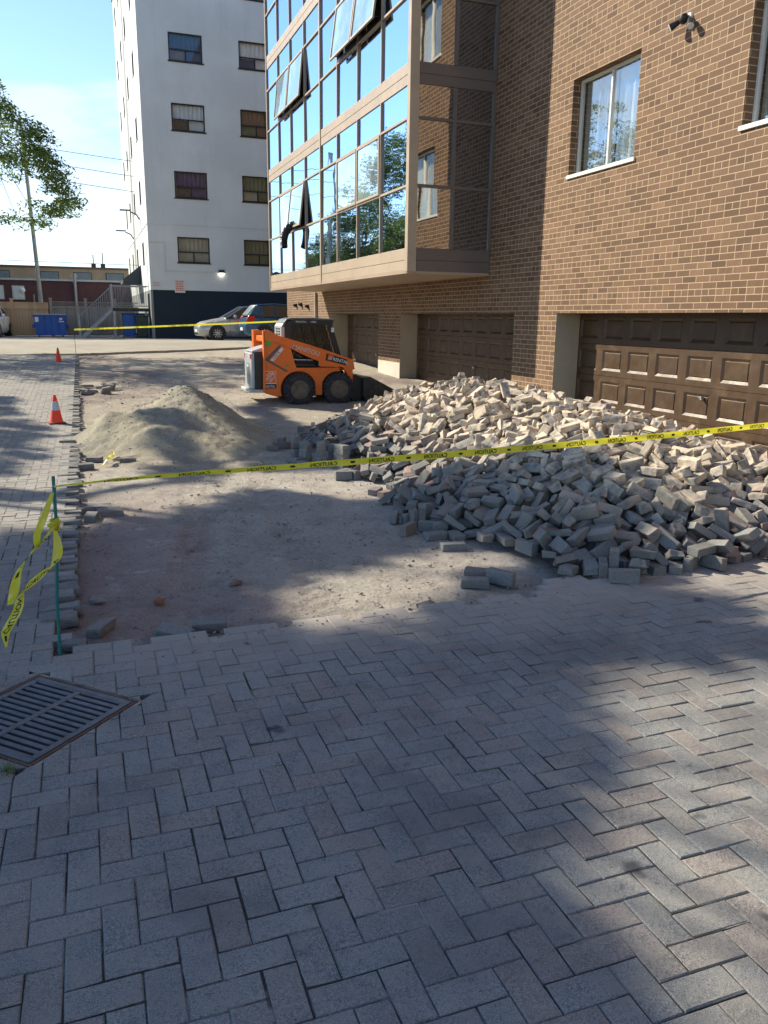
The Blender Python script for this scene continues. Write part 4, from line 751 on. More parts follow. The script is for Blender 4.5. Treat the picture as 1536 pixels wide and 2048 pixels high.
35,0,1186,1248,26,149,177,62,0,1118,1815,142,146,167,262,0,1369,1197,19,114,165,239,0,1615,2710,160,235,18,160,0,1555,1344,73,184,206,243,0,1116,2029,138,
192,154,178,2,1667,2699,143,139,159,297,0,1900,2100,21,89,178,178,2,1242,1569,144,166,167,126,0,677,2712,-9,157,157,126,0,1939,1752,-8,161,157,212,2,1945,
1712,5,107,158,169,0,1597,1848,139,204,171,131,2,1649,1659,120,141,153,28,0,1432,2556,206,3,166,175,2,1444,1575,137,161,169,122,0,1339,1868,189,243,156,
26,0,953,3042,57,154,185,114,0,965,2202,76,173,142,122,0,1752,1448,30,195,141,10,0,930,2483,91,213,173,51,0,1474,2405,182,155,146,9,0,1652,1957,130,215,
190,81,2,1423,1941,175,252,84,123,0,859,2864,40,170,173,116,0,1235,2903,173,176,180,33,0,1455,3128,143,168,204,27,0,1246,2111,177,314,174,155,2,1096,1346,
72,164,175,102,0,887,3185,2,157,24,190,0,872,1853,67,130,158,169,0,1176,2418,182,201,178,277,0,753,1868,1,57,151,207,0,928,2580,97,73,136,181,0,1664,1249,
31,157,172,154,0,1726,1629,78,191,174,277,0,1547,1397,74,194,145,80,0,1438,1205,15,194,157,57,0,1528,1296,68,186,163,292,0,1300,1165,40,158,157,99,0,1739,
1799,93,154,135,91,0,1097,3167,74,63,153,268,0,1075,3233,60,111,140,194,0,1806,1781,57,139,160,82,0,922,2681,103,129,155,161,0,1579,1413,76,196,124,300,
0,1399,2740,217,7,144,225,0,1362,2849,210,74,148,49,0,1465,2806,197,196,13,189,1,1219,2694,190,177,147,267,0,1936,1932,5,157,125,311,0,931,1419,60,130,
175,15,0,829,1510,21,18,142,129,2,1538,2896,170,28,96,183,0,1430,1228,28,113,186,255,2,1458,1270,46,202,129,201,0,1074,2153,126,237,297,143,0,1885,2292,
23,291,155,75,0,1358,2408,207,148,144,221,0,1769,1825,72,17,143,163,2,1714,2755,121,216,144,277,0,1058,2718,146,155,136,142,0,1340,1259,30,274,162,153,
0,1056,2190,119,159,170,29,0,1719,2695,107,290,192,94,0,1258,1174,13,78,157,16,0,1381,2441,198,152,160,103,0,1467,1236,27,38,134,133,0,1521,2137,171,151,
168,111,0,1688,2254,122,187,177,153,0,1784,1929,74,158,178,144,0,1786,1903,69,231,201,134,0,778,2839,8,157,114,154,0,1844,2437,45,159,16,119,2,1075,2904,
145,178,190,286,0,869,1390,19,203,150,201,0,1440,1302,41,288,151,181,1,1714,2139,104,177,162,218,0,812,2504,30,169,177,40,0,1719,1655,87,45,168,151,0,1382,
1245,29,89,198,104,0,1159,3030,151,98,171,304,0,1422,1267,65,273,164,263,0,1380,1201,44,88,28,154,1,1916,1963,9,232,139,22,0,1485,1181,25,90,133,66,0,915,
2949,65,181,283,151,0,1270,1599,149,149,146,291,0,1707,1683,86,150,175,15,0,1508,1359,80,156,193,29,0,1452,1781,158,159,150,165,0,1854,2465,43,37,174,119,
1,1014,1846,121,172,170,31,0,1955,1843,-3,235,155,6,0,1267,3268,104,156,157,145,2,1777,2549,76,250,174,196,0,1594,1373,77,253,154,193,0,1667,1346,62,305,
177,158,0,1212,3273,97,313,164,180,0,927,2699,111,185,159,4,1,1917,2136,16,278,162,224,0,1908,1591,-6,151,162,121,0,1773,1519,47,92,297,158,0,970,3035,
71,213,174,70,0,1714,1855,93,136,149,185,2,1798,2008,67,164,155,164,0,1150,2777,171,153,142,156,0,1707,1545,63,150,159,292,0,1452,2653,206,240,148,290,
0,1720,1294,24,157,157,114,0,1159,3475,9,299,236,157,0,952,2814,96,217,260,195,1,1720,1223,13,79,157,33,0,1913,2806,14,147,144,276,0,1446,1236,41,115,147,
119,0,1470,1631,133,248,153,211,0,1298,1100,13,79,157,181,0,1568,2205,164,87,170,186,0,985,2917,97,71,137,160,0,1515,2690,183,157,299,182,0,1506,2659,188,
180,179,122,0,1861,1571,7,98,154,224,0,1438,1974,178,101,151,119,0,1926,2629,5,144,26,191,2,1749,2688,104,119,38,98,0,1230,2859,186,171,1,214,0,1545,1976,
172,158,309,129,0,1908,2343,20,226,16,181,0,1401,1236,45,125,176,60,1,1764,2083,79,175,168,204,0,958,2615,108,233,137,149,0,1566,1226,8,157,157,270,1,1426,
1702,147,164,166,156,0,814,1592,32,162,176,34,0,1362,1542,123,156,14,104,0,1643,1542,94,68,21,160,0,1193,2804,181,161,300,157,0,1434,2419,198,166,178,216,
0,1613,2561,162,253,161,227,0,1098,2467,162,74,162,216,0,787,2004,-1,158,297,171,0,1646,1445,82,165,145,52,1,1238,1398,128,166,160,71,0,1674,1581,92,118,
45,158,0,1836,1566,24,166,167,40,2,1693,1545,94,310,151,230,0,1106,2974,134,123,128,159,0,844,3053,25,147,294,130,0,1603,2746,164,167,131,287,0,998,3206,
47,98,162,218,0,1944,2312,3,149,135,17,0,1464,2459,189,238,167,171,1,1564,1516,92,167,171,237,0,1754,2660,85,234,21,162,0,1076,2567,154,73,298,151,0,1866,
1465,20,157,132,305,0,1524,2327,171,155,170,153,1,1710,2493,102,150,138,21,0,1422,2509,201,162,298,107,0,1707,1452,64,197,168,152,0,1969,1595,7,157,157,
296,0,1420,2916,191,194,184,36,0,1044,3104,82,113,154,83,0,1163,1749,156,160,168,10,0,1896,1661,6,245,173,180,0,1257,2055,162,80,167,38,0,841,1437,13,236,
157,147,0,1100,1511,108,146,168,293,0,977,2165,87,44,142,205,1,1804,1572,31,66,98,136,1,850,1416,20,79,31,156,0,1667,1541,110,178,163,243,0,1908,1856,18,
235,256,155,0,1066,3047,101,202,157,110,0,1528,1404,99,132,127,184,0,1584,1464,94,184,149,15,0,1524,2882,166,24,98,188,2,1558,1875,154,119,309,160,0,1632,
2143,143,81,139,297,0,1244,2696,209,127,161,144,0,1822,2254,61,87,178,178,2,1564,2689,176,84,142,299,0,1438,2045,182,12,179,138,0,1578,1784,134,174,190,
270,2,1583,2179,159,73,172,139,0,1668,1422,44,250,168,153,0,979,1211,17,175,147,187,0,1666,1480,75,131,122,275,0,1797,2698,80,81,143,137,0,1012,1436,70,
176,149,100,2,1331,1370,76,291,166,144,0,1652,1294,24,158,158,133,0,1709,1303,40,157,157,216,0,1443,1303,69,216,148,81,2,1889,2833,26,173,197,305,1,1532,
1398,82,187,183,36,0,1151,2498,174,273,157,90,0,1481,2098,175,148,310,225,0,1409,2067,178,164,154,194,0,1355,1615,142,163,168,131,0,865,2375,66,178,180,
3,0,1754,1720,76,149,303,177,0,1929,1233,8,157,157,5,0,1209,1950,173,15,167,210,0,927,1357,41,139,168,247,0,1542,1205,13,79,157,294,1,1709,1334,15,213,
0,179,0,1363,2121,186,147,164,306,0,902,1799,62,155,136,149,0,1604,2669,161,111,140,119,0,1529,1369,49,163,140,245,0,1611,1263,24,122,178,298,0,1626,1408,
58,183,115,216,2,1384,1917,185,78,161,125,0,1662,1286,40,158,158,150,0,1739,2601,99,137,309,199,0,1760,1977,73,294,158,68,0,1499,2629,189,187,127,272,0,
1824,1478,35,6,161,228,0,1681,1732,105,154,128,270,2,1517,1187,38,79,157,82,0,1453,2296,192,233,148,13,0,1315,1338,58,167,140,219,0,1225,1388,93,314,148,
166,0,943,2238,67,174,171,51,0,1776,2020,83,156,152,115,0,1758,1555,61,288,156,229,0,906,2213,64,187,5,106,0,1797,1344,20,236,172,131,0,1710,2927,103,202,
40,210,0,1744,2193,99,280,161,228,0,1507,1207,13,236,157,260,0,1048,1726,124,163,141,152,0,1176,1829,157,157,145,128,0,1423,1332,47,141,303,196,0,1024,
2047,99,251,145,115,0,1025,2260,105,172,142,123,0,1878,2642,28,118,134,313,0,1721,1357,46,73,37,139,0,1635,2102,133,166,173,171,0,966,2244,98,135,137,228,
0,1703,2208,127,142,171,114,0,871,2041,31,124,137,225,0,1584,1711,116,92,164,197,0,1967,2197,-4,132,157,33,0,820,1749,30,146,176,285,0,1644,1365,25,148,
141,289,0,1690,1462,46,140,156,40,0,1605,2615,159,137,159,83,0,1633,1473,96,121,177,261,0,1573,1328,44,110,165,297,0,1638,1505,100,277,135,92,0,1311,1529,
137,140,157,256,0,1071,3400,11,79,203,172,1,1619,2122,145,227,142,15,0,1593,1485,104,146,153,147,0,1479,1387,79,182,182,32,0,874,2528,81,137,164,268,1,
1575,2137,156,147,145,21,0,883,3127,25,157,177,312,0,1806,1416,24,157,0,83,0,1444,2600,198,168,135,226,1,1525,1523,116,82,142,258,2,788,2574,26,174,172,
54,2,1172,1399,95,81,175,91,0,1309,1712,167,164,166,145,0,1571,1576,103,233,142,301,0,833,1957,12,178,159,57,2,1598,1243,15,110,157,159,0,1396,1350,56,
169,142,211,0,1715,1294,8,157,157,195,1,1313,1154,8,157,157,40,]
arr = np.array(DATA, float).reshape(-1, 7)
pile = [(int(a[0]), a[1] / 250, a[2] / 250, a[3] / 250, a[4] / 50 - math.pi, a[5] / 50 - math.pi, a[6] / 50 - math.pi) for a in arr if not (a[1] / 250 < 3.22 and 9.25 < a[2] / 250 < 10.95) and a[2] / 250 > 4.46 + .12 * (a[1] / 250 > 4.4)]
camp = Vector((0, 0, 1.8))
def lit_zone(x, y, z):
    gx_, gy_ = x + .929 * z, y - 1.03 * z
    return (gy_ - 6.5) > -1.3 * (gx_ - 4.0) - .2 and not (gx_ < 4.2 and gy_ > 9.9)
NIND = int(300)
b = MB(); rest = []; nlab = 0
for i, (t, x, y, z, a_, b_, c_) in enumerate(pile):
    rot = (a_, b_, c_)
    if i < NIND:
        zone = 'the sunlit upper slope' if lit_zone(x, y, z) and z > .35 else 'the sunlit lower right part' if lit_zone(x, y, z) and x > 4 and y < 8 else 'the sunlit back part' if lit_zone(x, y, z) else 'the shaded left tail' if y > 8.6 else 'the shaded front foot' if z < .25 else 'the shaded middle slope'
        kind_ = ('whole', 'half', 'chipped')[t]
        put_paver(x, y, z, rot, t, label='%s concrete paver heaped on %s of the big pile' % (kind_, zone), cat='paving block', group='%s pavers on %s of the pile' % (kind_, zone))
    else: rest.append((t, x, y, z, rot))
vs = []; fs = []; sl = []; rr = []; off = 0
for t, x, y, z, rot in rest:
    me = random.choice(PM[t][:4] if t == 0 else PM[t]); from_e = Euler(rot).to_matrix()
    co = np.empty(len(me.vertices) * 3, np.float32); me.vertices.foreach_get('co', co); co = co.reshape(-1, 3) @ np.array(from_e).T + (x, y, z)
    vs.append(co); fs += [[off + k for k in p.vertices] for p in me.polygons]; rr += [random.random()] * len(me.polygons); off += len(co)
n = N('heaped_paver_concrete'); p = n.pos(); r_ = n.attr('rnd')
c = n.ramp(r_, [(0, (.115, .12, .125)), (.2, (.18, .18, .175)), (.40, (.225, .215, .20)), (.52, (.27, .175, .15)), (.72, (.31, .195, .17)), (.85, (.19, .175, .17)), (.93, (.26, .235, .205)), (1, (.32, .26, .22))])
zz2 = n.n('ShaderNodeSeparateXYZ', {0: p}).outputs[2]; c = n.mix(.28, c, (.05, .055, .06)); c = n.mix(n.m('MULTIPLY', n.sm(n.noise(6, 6, .7, p), .34, .58), n.sm(zz2, .14, .62, .04, .92)), c, (.64, .53, .39))  # same height tint: sun on top and shade below put into the colour
sp = n.noise(260, 2, .5, p); c = n.mix(n.sm(sp, .56, .70, 0, .5), c, (.5, .47, .42)); c = n.mix(n.sm(sp, .44, .30, 0, .5), c, (.07, .07, .07))
HEAP = n.fin(c, .92, n.bump(n.noise(34, 5, .65, p), .45, .007, n.bump(n.noise(420, 3, .6, p), .5, .0022)), spec=.25)
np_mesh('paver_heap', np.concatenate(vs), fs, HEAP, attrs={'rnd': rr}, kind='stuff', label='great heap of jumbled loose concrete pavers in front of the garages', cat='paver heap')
# rubble core beneath the visible blocks
P_ = [(2.95, 10.3), (3.25, 9.0), (3.35, 8.07), (3.05, 7.0), (3.18, 6.3), (3.45, 5.75), (3.2, 5.0), (3.4, 4.82), (3.8, 4.7), (4.2, 4.7), (5.12, 4.9), (6.2, 5.0), (7.3, 5.5), (7.7, 6.5), (7.7, 9), (7.6, 11.4), (6.5, 13.2), (5.3, 13.8), (4.4, 13.2), (3.5, 12.1)]
def pdist(x, y):
    d = 9; ins = False; m_ = len(P_)
    for i in range(m_):
        ax, ay = P_[i]; bx_, by_ = P_[(i + 1) % m_]; ex, ey = bx_ - ax, by_ - ay; t = max(0, min(1, ((x - ax) * ex + (y - ay) * ey) / (ex * ex + ey * ey))); d = min(d, math.hypot(x - ax - t * ex, y - ay - t * ey))
        if (ay > y) != (by_ > y) and x < ex * (y - ay) / ey + ax: ins = not ins
    return d if ins else -d
b = MB(); gx_ = np.arange(2.4, 8.1, .1); gy_ = np.arange(4.4, 14.2, .1); hh = {}
for j, y in enumerate(gy_):
    for i, x in enumerate(gx_):
        d = pdist(x, y); cap = .83 - .16 * math.exp(-((x - 5.0) ** 2 + (y - 7.9) ** 2) / .5)
        if y < 8: cap = min(cap, .83 - .09 * (8 - y))
        cap = max(.12, cap - (.17 * max(0, x - 5.0) * min(1, 8.6 - y) if y < 8.6 else 0)); h = .52 * max(0, d - .06); k = .25; h = -k * math.log(math.exp(-h / k) + math.exp(-cap / k)) - .03
        b.v.append((x, y, (h - .02 + random.gauss(0, .006)) if d > 0 else -.16))
n_ = len(gx_)
for j in range(len(gy_) - 1):
    for i in range(n_ - 1): b.f.append((j * n_ + i, j * n_ + i + 1, (j + 1) * n_ + i + 1, (j + 1) * n_ + i)); b.m.append(0)
b.build('rubble', pbr('rubble_core', (.10, .09, .08), .95, 0, .3, 8, .6, 40), recalc=False, kind='stuff', label='dusty rubble filling the gaps inside the paver heap', cat='rubble')

zb = -.072 + .031
singles = [(-.02, 4.86, R(62), 0, 0, 'single whole paver lying alone on the dirt right of the green stake'), (.60, 4.68, R(-8), 0, 0, 'whole grey paver at the paving edge, right of the tilted one'), (.385, 4.60, R(-40), 0, R(14), 'tilted paver half sunk at the paving edge beside a flat one'), (-.16, 4.60, R(70), 1, R(10), 'half paver stuck in the dug corner at the foot of the green stake'),
 (-.14, 8.06, R(20), 0, 0, 'upper left paver of the small cluster beyond the green stake'), (.04, 8.13, R(-4), 0, 0, 'rear paver of the small cluster beyond the green stake'), (-.05, 7.78, R(80), 0, 0, 'front paver pointing at the camera in the small cluster beyond the stake'), (.13, 7.92, R(6), 0, 0, 'rightmost paver of the small cluster beyond the green stake'),
 (.42, 10.9, R(10), 0, 0, 'single paver on the sunlit dirt in front of the sand pile'), (-.10, 10.5, R(12), 0, R(5), 'paver slipped off the paved edge beside the torn yellow tape scrap'), (.02, 11.05, R(-25), 0, 0, 'paver lying askew just behind the torn yellow tape scrap'), (.10, 11.9, R(-12), 0, 0, 'paver lying at the near left foot of the sand pile'), (-.12, 12.0, R(-30), 0, R(8), 'paver leaning on the paved edge at the left foot of the sand pile'), (.28, 11.6, R(15), 0, 0, 'reddish paver at the near foot of the sand pile'), (-.33, 12.4, R(-5), 0, 0, 'thin paver laid across the paved edge left of the sand pile'),
 (.85, 4.50, R(3), 1, 0, 'half paver level with the cut paving edge, left of the rusty stones'), (2.0, 4.52, R(25), 1, R(6), 'broken half paver on the cut paving edge near the sunlit dirt')]
for x, y, a, t, tl, lb in singles:
    z = zg(y) - .072 + (.031 if y < 12.2 else .075); put_paver(x, y, z + abs(math.sin(tl)) * .03, (tl, tl * .4, a), t, label=lb, cat='paving block')
# toothed cut edge of the paved strip: the end blocks stick out
for i in range(64):
    y = 5.0 + i * .209 + random.gauss(0, .008)
    if y > 18.2: break
    put_paver(-.255 + random.gauss(0, .012), y, zg(y) - .032 + random.gauss(0, .003), (0, 0, random.gauss(0, .05)), 0, label='paver sticking out of the toothed cut edge of the paved strip', cat='paving block', group='toothed edge pavers of the paved strip')
for i in range(14):
    y = random.uniform(18.2, 20.2); x = random.uniform(-.15, .55); put_paver(x, y, zg(y) - .03 + random.choice((0, .0, .07)), (random.gauss(0, .15), random.gauss(0, .15), random.uniform(-.6, .6)), 0, label='paver in the low scatter behind the big cone at the edge of the dig', cat='paving block', group='scattered pavers behind the big cone')
# stacks beside the heap
stk = [(2.98, 9.62, 5, R(15)), (2.80, 9.95, 5, R(-8)), (2.68, 10.28, 4, R(8)), (2.62, 10.62, 5, R(-5)), (2.50, 10.25, 1, R(30)), (2.56, 9.93, 1, R(20)), (3.00, 10.05, 4, R(4))]
nm = ['front right stack', 'second stack from the front', 'third stack from the front', 'rear stack', 'single block left of the stacks', 'single block front left of the stacks', 'stack behind the front right one']
for (x, y, k, a), s_ in zip(stk, nm):
    for j in range(k):
        put_paver(x + random.gauss(0, .005), y + random.gauss(0, .005), -.072 + .032 + j * .0625, (0, 0, a + R(90) + random.gauss(0, .03)), 0, label=('block %s in the %s beside the heap' % (('at the bottom', 'second from the bottom', 'third from the bottom', 'fourth from the bottom', 'fifth from the bottom')[j], s_)) if k > 1 else 'lone paver, the ' + s_ + ' beside the heap', cat='paving block', group='neat paver stacks left of the heap')
# ================================================================== BROWN BRICK APARTMENT BUILDING
def wall_grid(b, fixed, u0, u1, z0, z1, holes, depth, m=0, mr=0, axis='x', rev=True):
    # wall in the plane axis=fixed, holes (u0,u1,z0,z1) with reveals going `depth` along +axis
    us = sorted({u0, u1, *[h[0] for h in holes], *[h[1] for h in holes]}); zs = sorted({z0, z1, *[h[2] for h in holes], *[h[3] for h in holes]})
    us = [u for u in us if u0 <= u <= u1]; zs = [z for z in zs if z0 <= z <= z1]
    P = (lambda u, z, d=0: (fixed + d, u, z)) if axis == 'x' else (lambda u, z, d=0: (u, fixed + d, z))
    for a, c in zip(us, us[1:]):
        for e, g_ in zip(zs, zs[1:]):
            mu, mz = (a + c) / 2, (e + g_) / 2
            if any(h[0] < mu < h[1] and h[2] < mz < h[3] for h in holes): continue
            b.add([P(a, e), P(c, e), P(c, g_), P(a, g_)], [(0, 1, 2, 3)], m)
    for h in holes:
        if not rev: break
        a, c, e, g_ = h[:4]
        for q in (((a, e), (a, g_)), ((c, e), (c, g_)), ((a, g_), (c, g_)), ((a, e), (c, e))):
            b.add([P(*q[0]), P(*q[1]), P(*q[1], depth), P(*q[0], depth)], [(0, 1, 2, 3)], mr)
WX = 8.1; XB = 6.27; BY0, BY1 = 15.72, 28.6
bld = empty('brick_building', (WX, 13.8, 0), 0, 'tall brown brick apartment building with garage doors below and a glazed bay on the right', 'apartment building')
doors = [(6.55, 12.98, 'A'), (14.55, 20.8, 'B'), (22.55, 27.1, 'C')]
wins = [(11.08, 12.88, 4.24 + 3.46 * k, 5.76 + 3.46 * k) for k in range(4)] + [(7.05, 8.87, 4.24 + 3.46 * k, 5.76 + 3.46 * k) for k in range(4)] + [(1.0, 2.9, 4.24 + 3.46 * k, 5.76 + 3.46 * k) for k in range(4)]
b = MB(); wall_grid(b, WX, -8, 33.9, -.4, 18.5, [(a, c, -.4, 1.93) for a, c, _ in doors] + wins, .2)
b.f = b.f; 
b.add([(WX, 33.9, -.4), (24, 33.9, -.4), (24, 33.9, 18.5), (WX, 33.9, 18.5)], [(0, 1, 2, 3)]); b.add([(WX, -8, -.4), (24, -8, -.4), (24, -8, 18.5), (WX, -8, 18.5)], [(0, 1, 2, 3)])
b.add([(WX, -8, 18.5), (24, -8, 18.5), (24, 33.9, 18.5), (WX, 33.9, 18.5)], [(0, 1, 2, 3)]); b.add([(24, -8, -.4), (24, 33.9, -.4), (24, 33.9, 18.5), (24, -8, 18.5)], [(0, 1, 2, 3)])
b.build('wall', BRICK, bld, recalc=False)
b = MB()
for a, c, _ in doors:
    b = MB(); b.box(WX + .004, 8.66, c - .003, c + .05, -.4, 1.934); b.build('concrete_pier', CONC, bld)
    b = MB(); b.box(WX + .2, 8.66, a - .05, a + .003, -.4, 1.934); b.build('concrete_pier', CONC, bld)
b = MB()
for a, c, _ in doors: b = MB(); b.box(WX + .006, 8.68, a - .05, c + .05, 1.926, 1.99); b.build('lintel', pbr('lintel_metal', (.07, .05, .04), .7), bld)
b = MB(); b.box(WX - .006, WX + .1, 20.8, 22.55, -.3, .62); b.build('concrete_base', pbr('pale_concrete', (.52, .49, .41), .85, 0, .08, 2, .3, 50), bld)
# garage doors: four rows of recessed panels, hinge lines and a handle
def garage_door(y0, y1, zb_, label, cols, hy=None):
    b = MB(); X = 8.6; zs = [1.945 - .545 * k for k in range(5)]; pitch = (y1 - y0) / cols
    for r_ in range(4):
        zt_, zb2 = zs[r_], zs[r_ + 1]
        pz0, pz1 = zb2 + .095, zt_ - .095
        us = []
        for c_ in range(cols):
            a = y0 + c_ * pitch + .09; c = y0 + (c_ + 1) * pitch - .09; us.append((a, c))
        wall_grid(b, X, y0, y1, zb2 + .004, zt_ - .004, [(a, c, pz0, pz1) for a, c in us], 0, rev=False)
        for a, c in us:
            s_ = .042; d = .026
            o_ = [(X, a, pz0), (X, c, pz0), (X, c, pz1), (X, a, pz1)]; i_ = [(X + d, a + s_, pz0 + s_), (X + d, c - s_, pz0 + s_), (X + d, c - s_, pz1 - s_), (X + d, a + s_, pz1 - s_)]
            s2 = s_ + .012; i2 = [(X + d - .012, a + s2, pz0 + s2), (X + d - .012, c - s2, pz0 + s2), (X + d - .012, c - s2, pz1 - s2), (X + d - .012, a + s2, pz1 - s2)]
            b.add(o_ + i_ + i2, [(k, (k + 1) % 4, 4 + (k + 1) % 4, 4 + k) for k in range(4)] + [(4 + k, 4 + (k + 1) % 4, 8 + (k + 1) % 4, 8 + k) for k in range(4)] + [(8, 9, 10, 11)])
        b.add([(X, y0, zb2 - .004), (X, y1, zb2 - .004), (X + .012, y1, zb2), (X + .012, y0, zb2), (X, y1, zb2 + .004), (X, y0, zb2 + .004)], [(0, 1, 2, 3), (3, 2, 4, 5)])
    o = b.build('garage_door', DOORBR, bld, recalc=False, label=label)
    h = MB(); hy = hy if hy is not None else (y0 + y1) / 2; hz = .70
    h.cyl((X, hy, hz), (X - .05, hy, hz), .03, .024, 10); h.box(X - .065, X - .045, hy - .05, hy + .05, hz - .012, hz + .012, M=Matrix.Translation((X - .055, hy, hz)) @ Matrix.Rotation(R(30), 4, 'X') @ Matrix.Translation((-X + .055, -hy, -hz)))
    h.build('handle', pbr('chrome', (.6, .6, .58), .25, .9, .05), o, bevel=.004)
    return o
garage_door(6.5, 13.02, 0, 'nearest brown garage door, half in sun behind the paver heap', 9, 9.62)
garage_door(14.5, 20.84, 0, 'middle brown garage door in the shade of the bay', 9, 17.2)
garage_door(22.5, 27.14, 0, 'farthest brown garage door behind the loader', 7, 24.0)
# sliding windows set back in the wall
def slider(y0, y1, z0, z1, upper=False):
    w_ = MB(); X = WX + .15
    for q in ((y0, y0 + .045, z0, z1), (y1 - .045, y1, z0, z1), (y0 + .045, y1 - .045, z1 - .045, z1), (y0 + .045, y1 - .045, z0, z0 + .05)): w_.box(X, X + .06, *q)
    ym = (y0 + y1) / 2; w_.box(X - .008, X + .05, ym - .022, ym + .022, z0 + .05, z1 - .045)
    w_.box(WX - .03, X, y0 - .05, y1 + .03, z0 - .055, z0 + .004)
    fr = w_.build('window', WHITEP, bld, bevel=.004)
    g = MB(); g.box(X + .03, X + .034, ym + .02, y1 - .04, z0 + .045, z1 - .04); g.build('pane', GLASS, fr)
    g = MB(); g.box(X + .018, X + .022, y0 + .04, ym - .02, z0 + .045, z1 - .04); g.build('pane', GLASSR, fr)
    def wavy(a, c, X_, mt, amp=.02, nmb='curtain'):
        n_ = 44; vs = []; fs = []
        for k in range(n_ + 1):
            yy_ = a + (c - a) * k / n_; xx_ = X_ + amp * math.sin(k * 1.9) + amp * .6 * math.sin(k * .77)
            vs += [(xx_, yy_, z0 + .02), (xx_ + .01 * math.sin(k), yy_, z1 - .02)]
            if k: fs.append((2 * k - 2, 2 * k, 2 * k + 1, 2 * k - 1))
        MB().add(vs, fs).build(nmb, mt, fr, smooth=True, recalc=False)
    wavy(ym, y1, X + .12, CURT_B); wavy(y0, ym, X + .14, CURT_W)
    bk = MB(); bk.box(X + .3, X + .32, y0 - .1, y1 + .1, z0 - .1, z1 + .1); bk.build('room_back', pbr('dark_room', (.03, .028, .025), .9), fr)
for q in wins: slider(*q)

# glazed bay: floors of 3.46 m, two bays of four panes, three rows
def ribbon_box(b, X0, X1, y0, y1, z0, z1): b.box(X0, X1, y0, y1, z0, z1)
ymul = [BY0 + .10, 17.38, 18.98, 20.58, 22.13, 23.74, 25.36, 26.96, BY1 - .06]
floors = [(3.20, 6.22), (6.62, 9.68), (10.08, 13.14), (13.54, 16.6)]; ZT = 17.0
b = MB()
# shell behind the glass, soffit and roof
b.box(XB + .10, WX - .002, BY0 + .10, BY1 - .10, 2.78, ZT)
b.build('bay_window', pbr('dark_interior', (.02, .02, .022), .9), bld); BAYO = COL.objects[-1] if False else bld.children[-1]
b = MB(); b.box(XB - .02, WX - .004, BY0 - .01, BY1 + .01, 2.70, 2.775)
b.build('soffit', pbr('bay_soffit', (.36, .27, .19), .5, 0, .08, 1, .1), BAYO)
b = MB(); bands = [(2.74, 3.20)] + [(floors[k][1], floors[k + 1][0]) for k in range(3)] + [(16.6, ZT)]
for z0, z1 in bands:
    zm = (z0 + z1) / 2 - .01
    b.box(XB - .012, XB + .10, BY0 + .02, BY1, z0 + .004, zm - .006); b.box(XB - .012, XB + .10, BY0 + .02, BY1, zm + .006, z1 - .004); b.box(XB - .002, XB + .10, BY0 + .03, BY1 - .01, zm - .006, zm + .006)
b.build('spandrel', BRONZE, BAYO, bevel=.004)
for z0, z1 in bands:
    b = MB(); zm = (z0 + z1) / 2 - .01
    b.box(XB + .16, WX - .003, BY0 - .012, BY0 + .10, z0 + .004, zm - .006); b.box(XB + .16, WX - .003, BY0 - .012, BY0 + .10, zm + .006, z1 - .004); b.box(XB + .16, WX - .003, BY0 - .002, BY0 + .10, zm - .006, zm + .006)
    b.build('side_spandrel', BRONZE_SHADED, BAYO, bevel=.004)
b = MB()
b.box(XB - .035, XB + .16, BY0 - .035, BY0 + .12, 2.73, ZT); b.box(XB - .035, XB + .05, BY1 - .05, BY1 + .03, 2.73, ZT); b.box(XB - .035, XB + .05, 22.13 - .045, 22.13 + .045, 2.73, ZT)
b.build('corner_post', BRONZE, BAYO, bevel=.006)
b = MB()
for z0, z1 in floors:
    for y in ymul[1:-1]:
        if abs(y - 22.13) > .1: b.box(XB - .03, XB + .05, y - .021, y + .021, z0 - .004, z1 + .004)
    for a, c in ((BY0 + .11, 22.08), (22.18, BY1 - .05)):
        for dz in (1.18, 2.42): b.box(XB - .026, XB + .05, a, c, z0 + dz - .022, z0 + dz + .022)
b.build('mullion', BRONZE, BAYO)
b = MB()
for z0, z1 in floors:
    b.box(7.18, 7.24, BY0 - .028, BY0 + .05, z0, z1); b.box(8.04, WX - .002, BY0 - .028, BY0 + .05, z0, z1)
    for dz in (1.18, 2.42): b.box(XB + .16, 8.04, BY0 - .024, BY0 + .05, z0 + dz - .028, z0 + dz + .028)
b.build('side_mullion', BRONZE_SHADED, BAYO)
b = MB()
opened = {(0, 4, ): 1}
# which middle-row panes are sashes, and how far they are pushed open (floor, pane index): degrees
sash = {(0, 1): 0, (0, 2): 0, (0, 5): 7, (0, 6): 0, (1, 1): 8, (1, 2): 8, (1, 5): 6, (1, 6): 6, (2, 1): 0, (2, 2): 5, (2, 5): 0, (2, 6): 0, (3, 1): 0, (3, 2): 0, (3, 5): 0, (3, 6): 0}
def pane(y0, y1, z0, z1, X=XB + .012, mt=MIRROR):
    g = MB(); tl = random.gauss(0, .0022); tz = random.gauss(0, .0025)
    h = (y1 - y0) / 2; hz = (z1 - z0) / 2
    g.add([(X + tl * s_ * h + tz * t_ * hz, (y0 + y1) / 2 + s_ * h, (z0 + z1) / 2 + t_ * hz) for s_, t_ in ((-1, -1), (1, -1), (1, 1), (-1, 1))], [(0, 1, 2, 3)])
    return g.build('pane', mt, BAYO, recalc=False)
